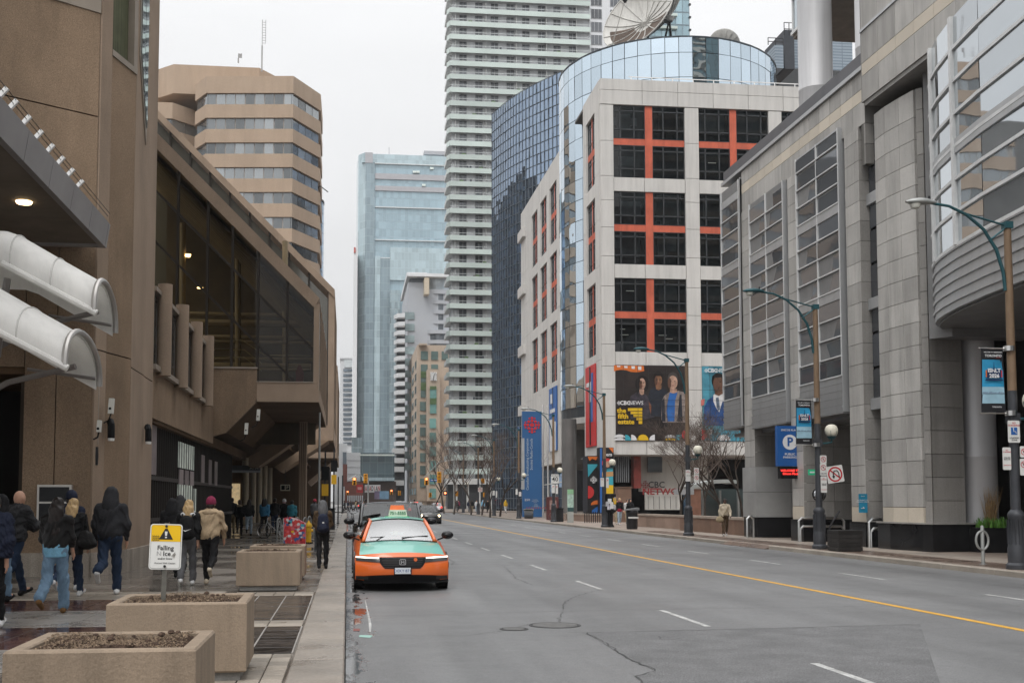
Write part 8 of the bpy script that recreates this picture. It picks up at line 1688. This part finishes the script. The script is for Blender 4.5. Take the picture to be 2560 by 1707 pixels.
for i,(px,py,h,j,tr,hd,hr,kw) in enumerate([(579,1334,1.78,'charcoal','khaki','hair','dark',{}),(598,1339,1.68,'black','black','hair','brown',dict(scarf='khaki')),(622,1339,1.70,'black','lightjean','hair','dark',dict(long=.2)),(660,1340,1.74,'blue','black','hood','dark',dict(hood='charcoal')),(686,1336,1.76,'black','darkjean','hair','dark',{}),(709,1334,1.72,'black','black','beanie','pink',dict(hood='white')),(729,1336,1.66,'teal','black','hair','dark',{}),(786,1326,1.72,'grey','black','beanie','dark',dict(hood='red'))]):
    x,y = gz(px,py); person(x,y,h,random.uniform(-.2,.2),['person in dark jacket by the lit shop','person with fur trimmed hood under the arcade','long haired person in black with pale jeans under the arcade','person in blue jacket by the silver bicycle','person in black beside the blue jacket','person in black with pale hat near the cream sign','person in teal jacket behind the concrete pier','person in red hat and grey jacket near the kerb'][i],j,tr,'black',hd,hr,group=G2,v=.024,stride=.3,**kw)
G3 = 'people on the right pavement'
p = gz(1813,1340); person(*p,1.74,math.pi-.25,'man in cream jacket walking on the right pavement','cream','brown','white','hair','dark','dark',group=G3,v=.018,stride=.32,facing=True,lift=.5,armout=.14)
sack('messenger_bag','tan messenger bag hanging beside the cream jacket','bag',(p[0]-.28,p[1]-.08,.125),0,[('e',(0,0,.80),(.17,.07,.13)),('e',(0,0,.74),(.18,.08,.1))],CL['khaki'],straps=[[(.1,-.05,.9),(.25,-.18,1.15),(.38,-.14,1.42)]],v=.02)
p = gz(1549,1312); person(*p,1.80,math.pi,'man in black jacket over red shirt and pale jeans','black','lightjean','white','hair','blonde','fair',group=G3,v=.022,stride=.22,facing=True,shirt='red',scarf='red',lift=.3)
x_ = at(1580,1300,Y=73)[0]; person(x_,73.5,1.78,math.pi,'man in black hooded jacket behind the litter bin','black','black','black','hood',hood='charcoal',group=G3,v=.024,facing=True)
x_ = at(1568,1300,Y=79)[0]; person(x_,79,1.76,math.pi,'person in white top behind the man in red','white','khaki','black','hair','brown',group=G3,v=.026,facing=True)
x_ = at(1542,1300,Y=77)[0]; person(x_,77,1.74,math.pi,'person in brown behind the shoulder of the man in red','brown','khaki','white','hair','brown',group=G3,v=.026,facing=True)
for i,(px,py,j,tr,hd) in enumerate([(1306,1291,'navy','black','hair'),(1264,1283,'yellow','white','hood'),(1172,1281,'navy','grey','hair'),(1180,1281,'black','khaki','hair'),(1191,1281,'white','lightjean','hair'),(1207,1282,'lightblue','navy','hood'),(1219,1282,'black','black','hair'),(1142,1279,'charcoal','grey','hair'),(1146,1278,'maroon','black','hair')]):
    x,y = gz(px,py); person(x,y,1.74,random.choice([0,math.pi]),['person in navy at the foot of the blue slab sign','person in bright yellow raincoat on the right pavement','person in navy jacket, leftmost of the far group','person in black jacket and khaki trousers in the far group','person in white with pale jeans in the far group','person in pale blue hood in the far group','person in black, rightmost of the far group','person in charcoal by the white sedan','person in maroon by the white sedan'][i],j,tr,'black',hd,'brown',group=G3,v=.034,stride=.25)
for i,px in enumerate((862,869,878,889,902,912)):
    x = at(px,1270,Y=165)[0]; person(x,165+i*.6,1.72,random.choice([-1.5,1.5,0]),['pedestrian in black at the left end of the far crossing','pedestrian in navy at the far crossing','pedestrian in charcoal near the kerb at the far crossing','pedestrian in khaki at the far crossing','pedestrian in grey at the middle of the far crossing','pedestrian in brown by the roof of the black SUV'][i],('black','navy','charcoal','khaki','grey','brown')[i],'black','black','hair','dark',group='pedestrians at the far crossing',v=.04,stride=.35)
# ================================================================ damp air
HZ = bpy.data.materials.new('damp_air'); HZ.use_nodes = True; HZ.node_tree.nodes.clear()
_o = HZ.node_tree.nodes.new('ShaderNodeOutputMaterial'); _v = HZ.node_tree.nodes.new('ShaderNodeVolumePrincipled'); _v.inputs['Color'].default_value = (.95,.97,1,1); _v.inputs['Density'].default_value = .0002; _v.inputs['Anisotropy'].default_value = 0.2
HZ.node_tree.links.new(_v.outputs[0],_o.inputs['Volume'])
hz = stuff(MB().box(-300,400,-60,700,-1.5,170).build('haze', HZ)); hz['label'] = 'thin damp haze filling the street'; hz['category'] = 'haze'
SC.cycles.volume_step_rate = 4.0; SC.cycles.volume_bounces = 0
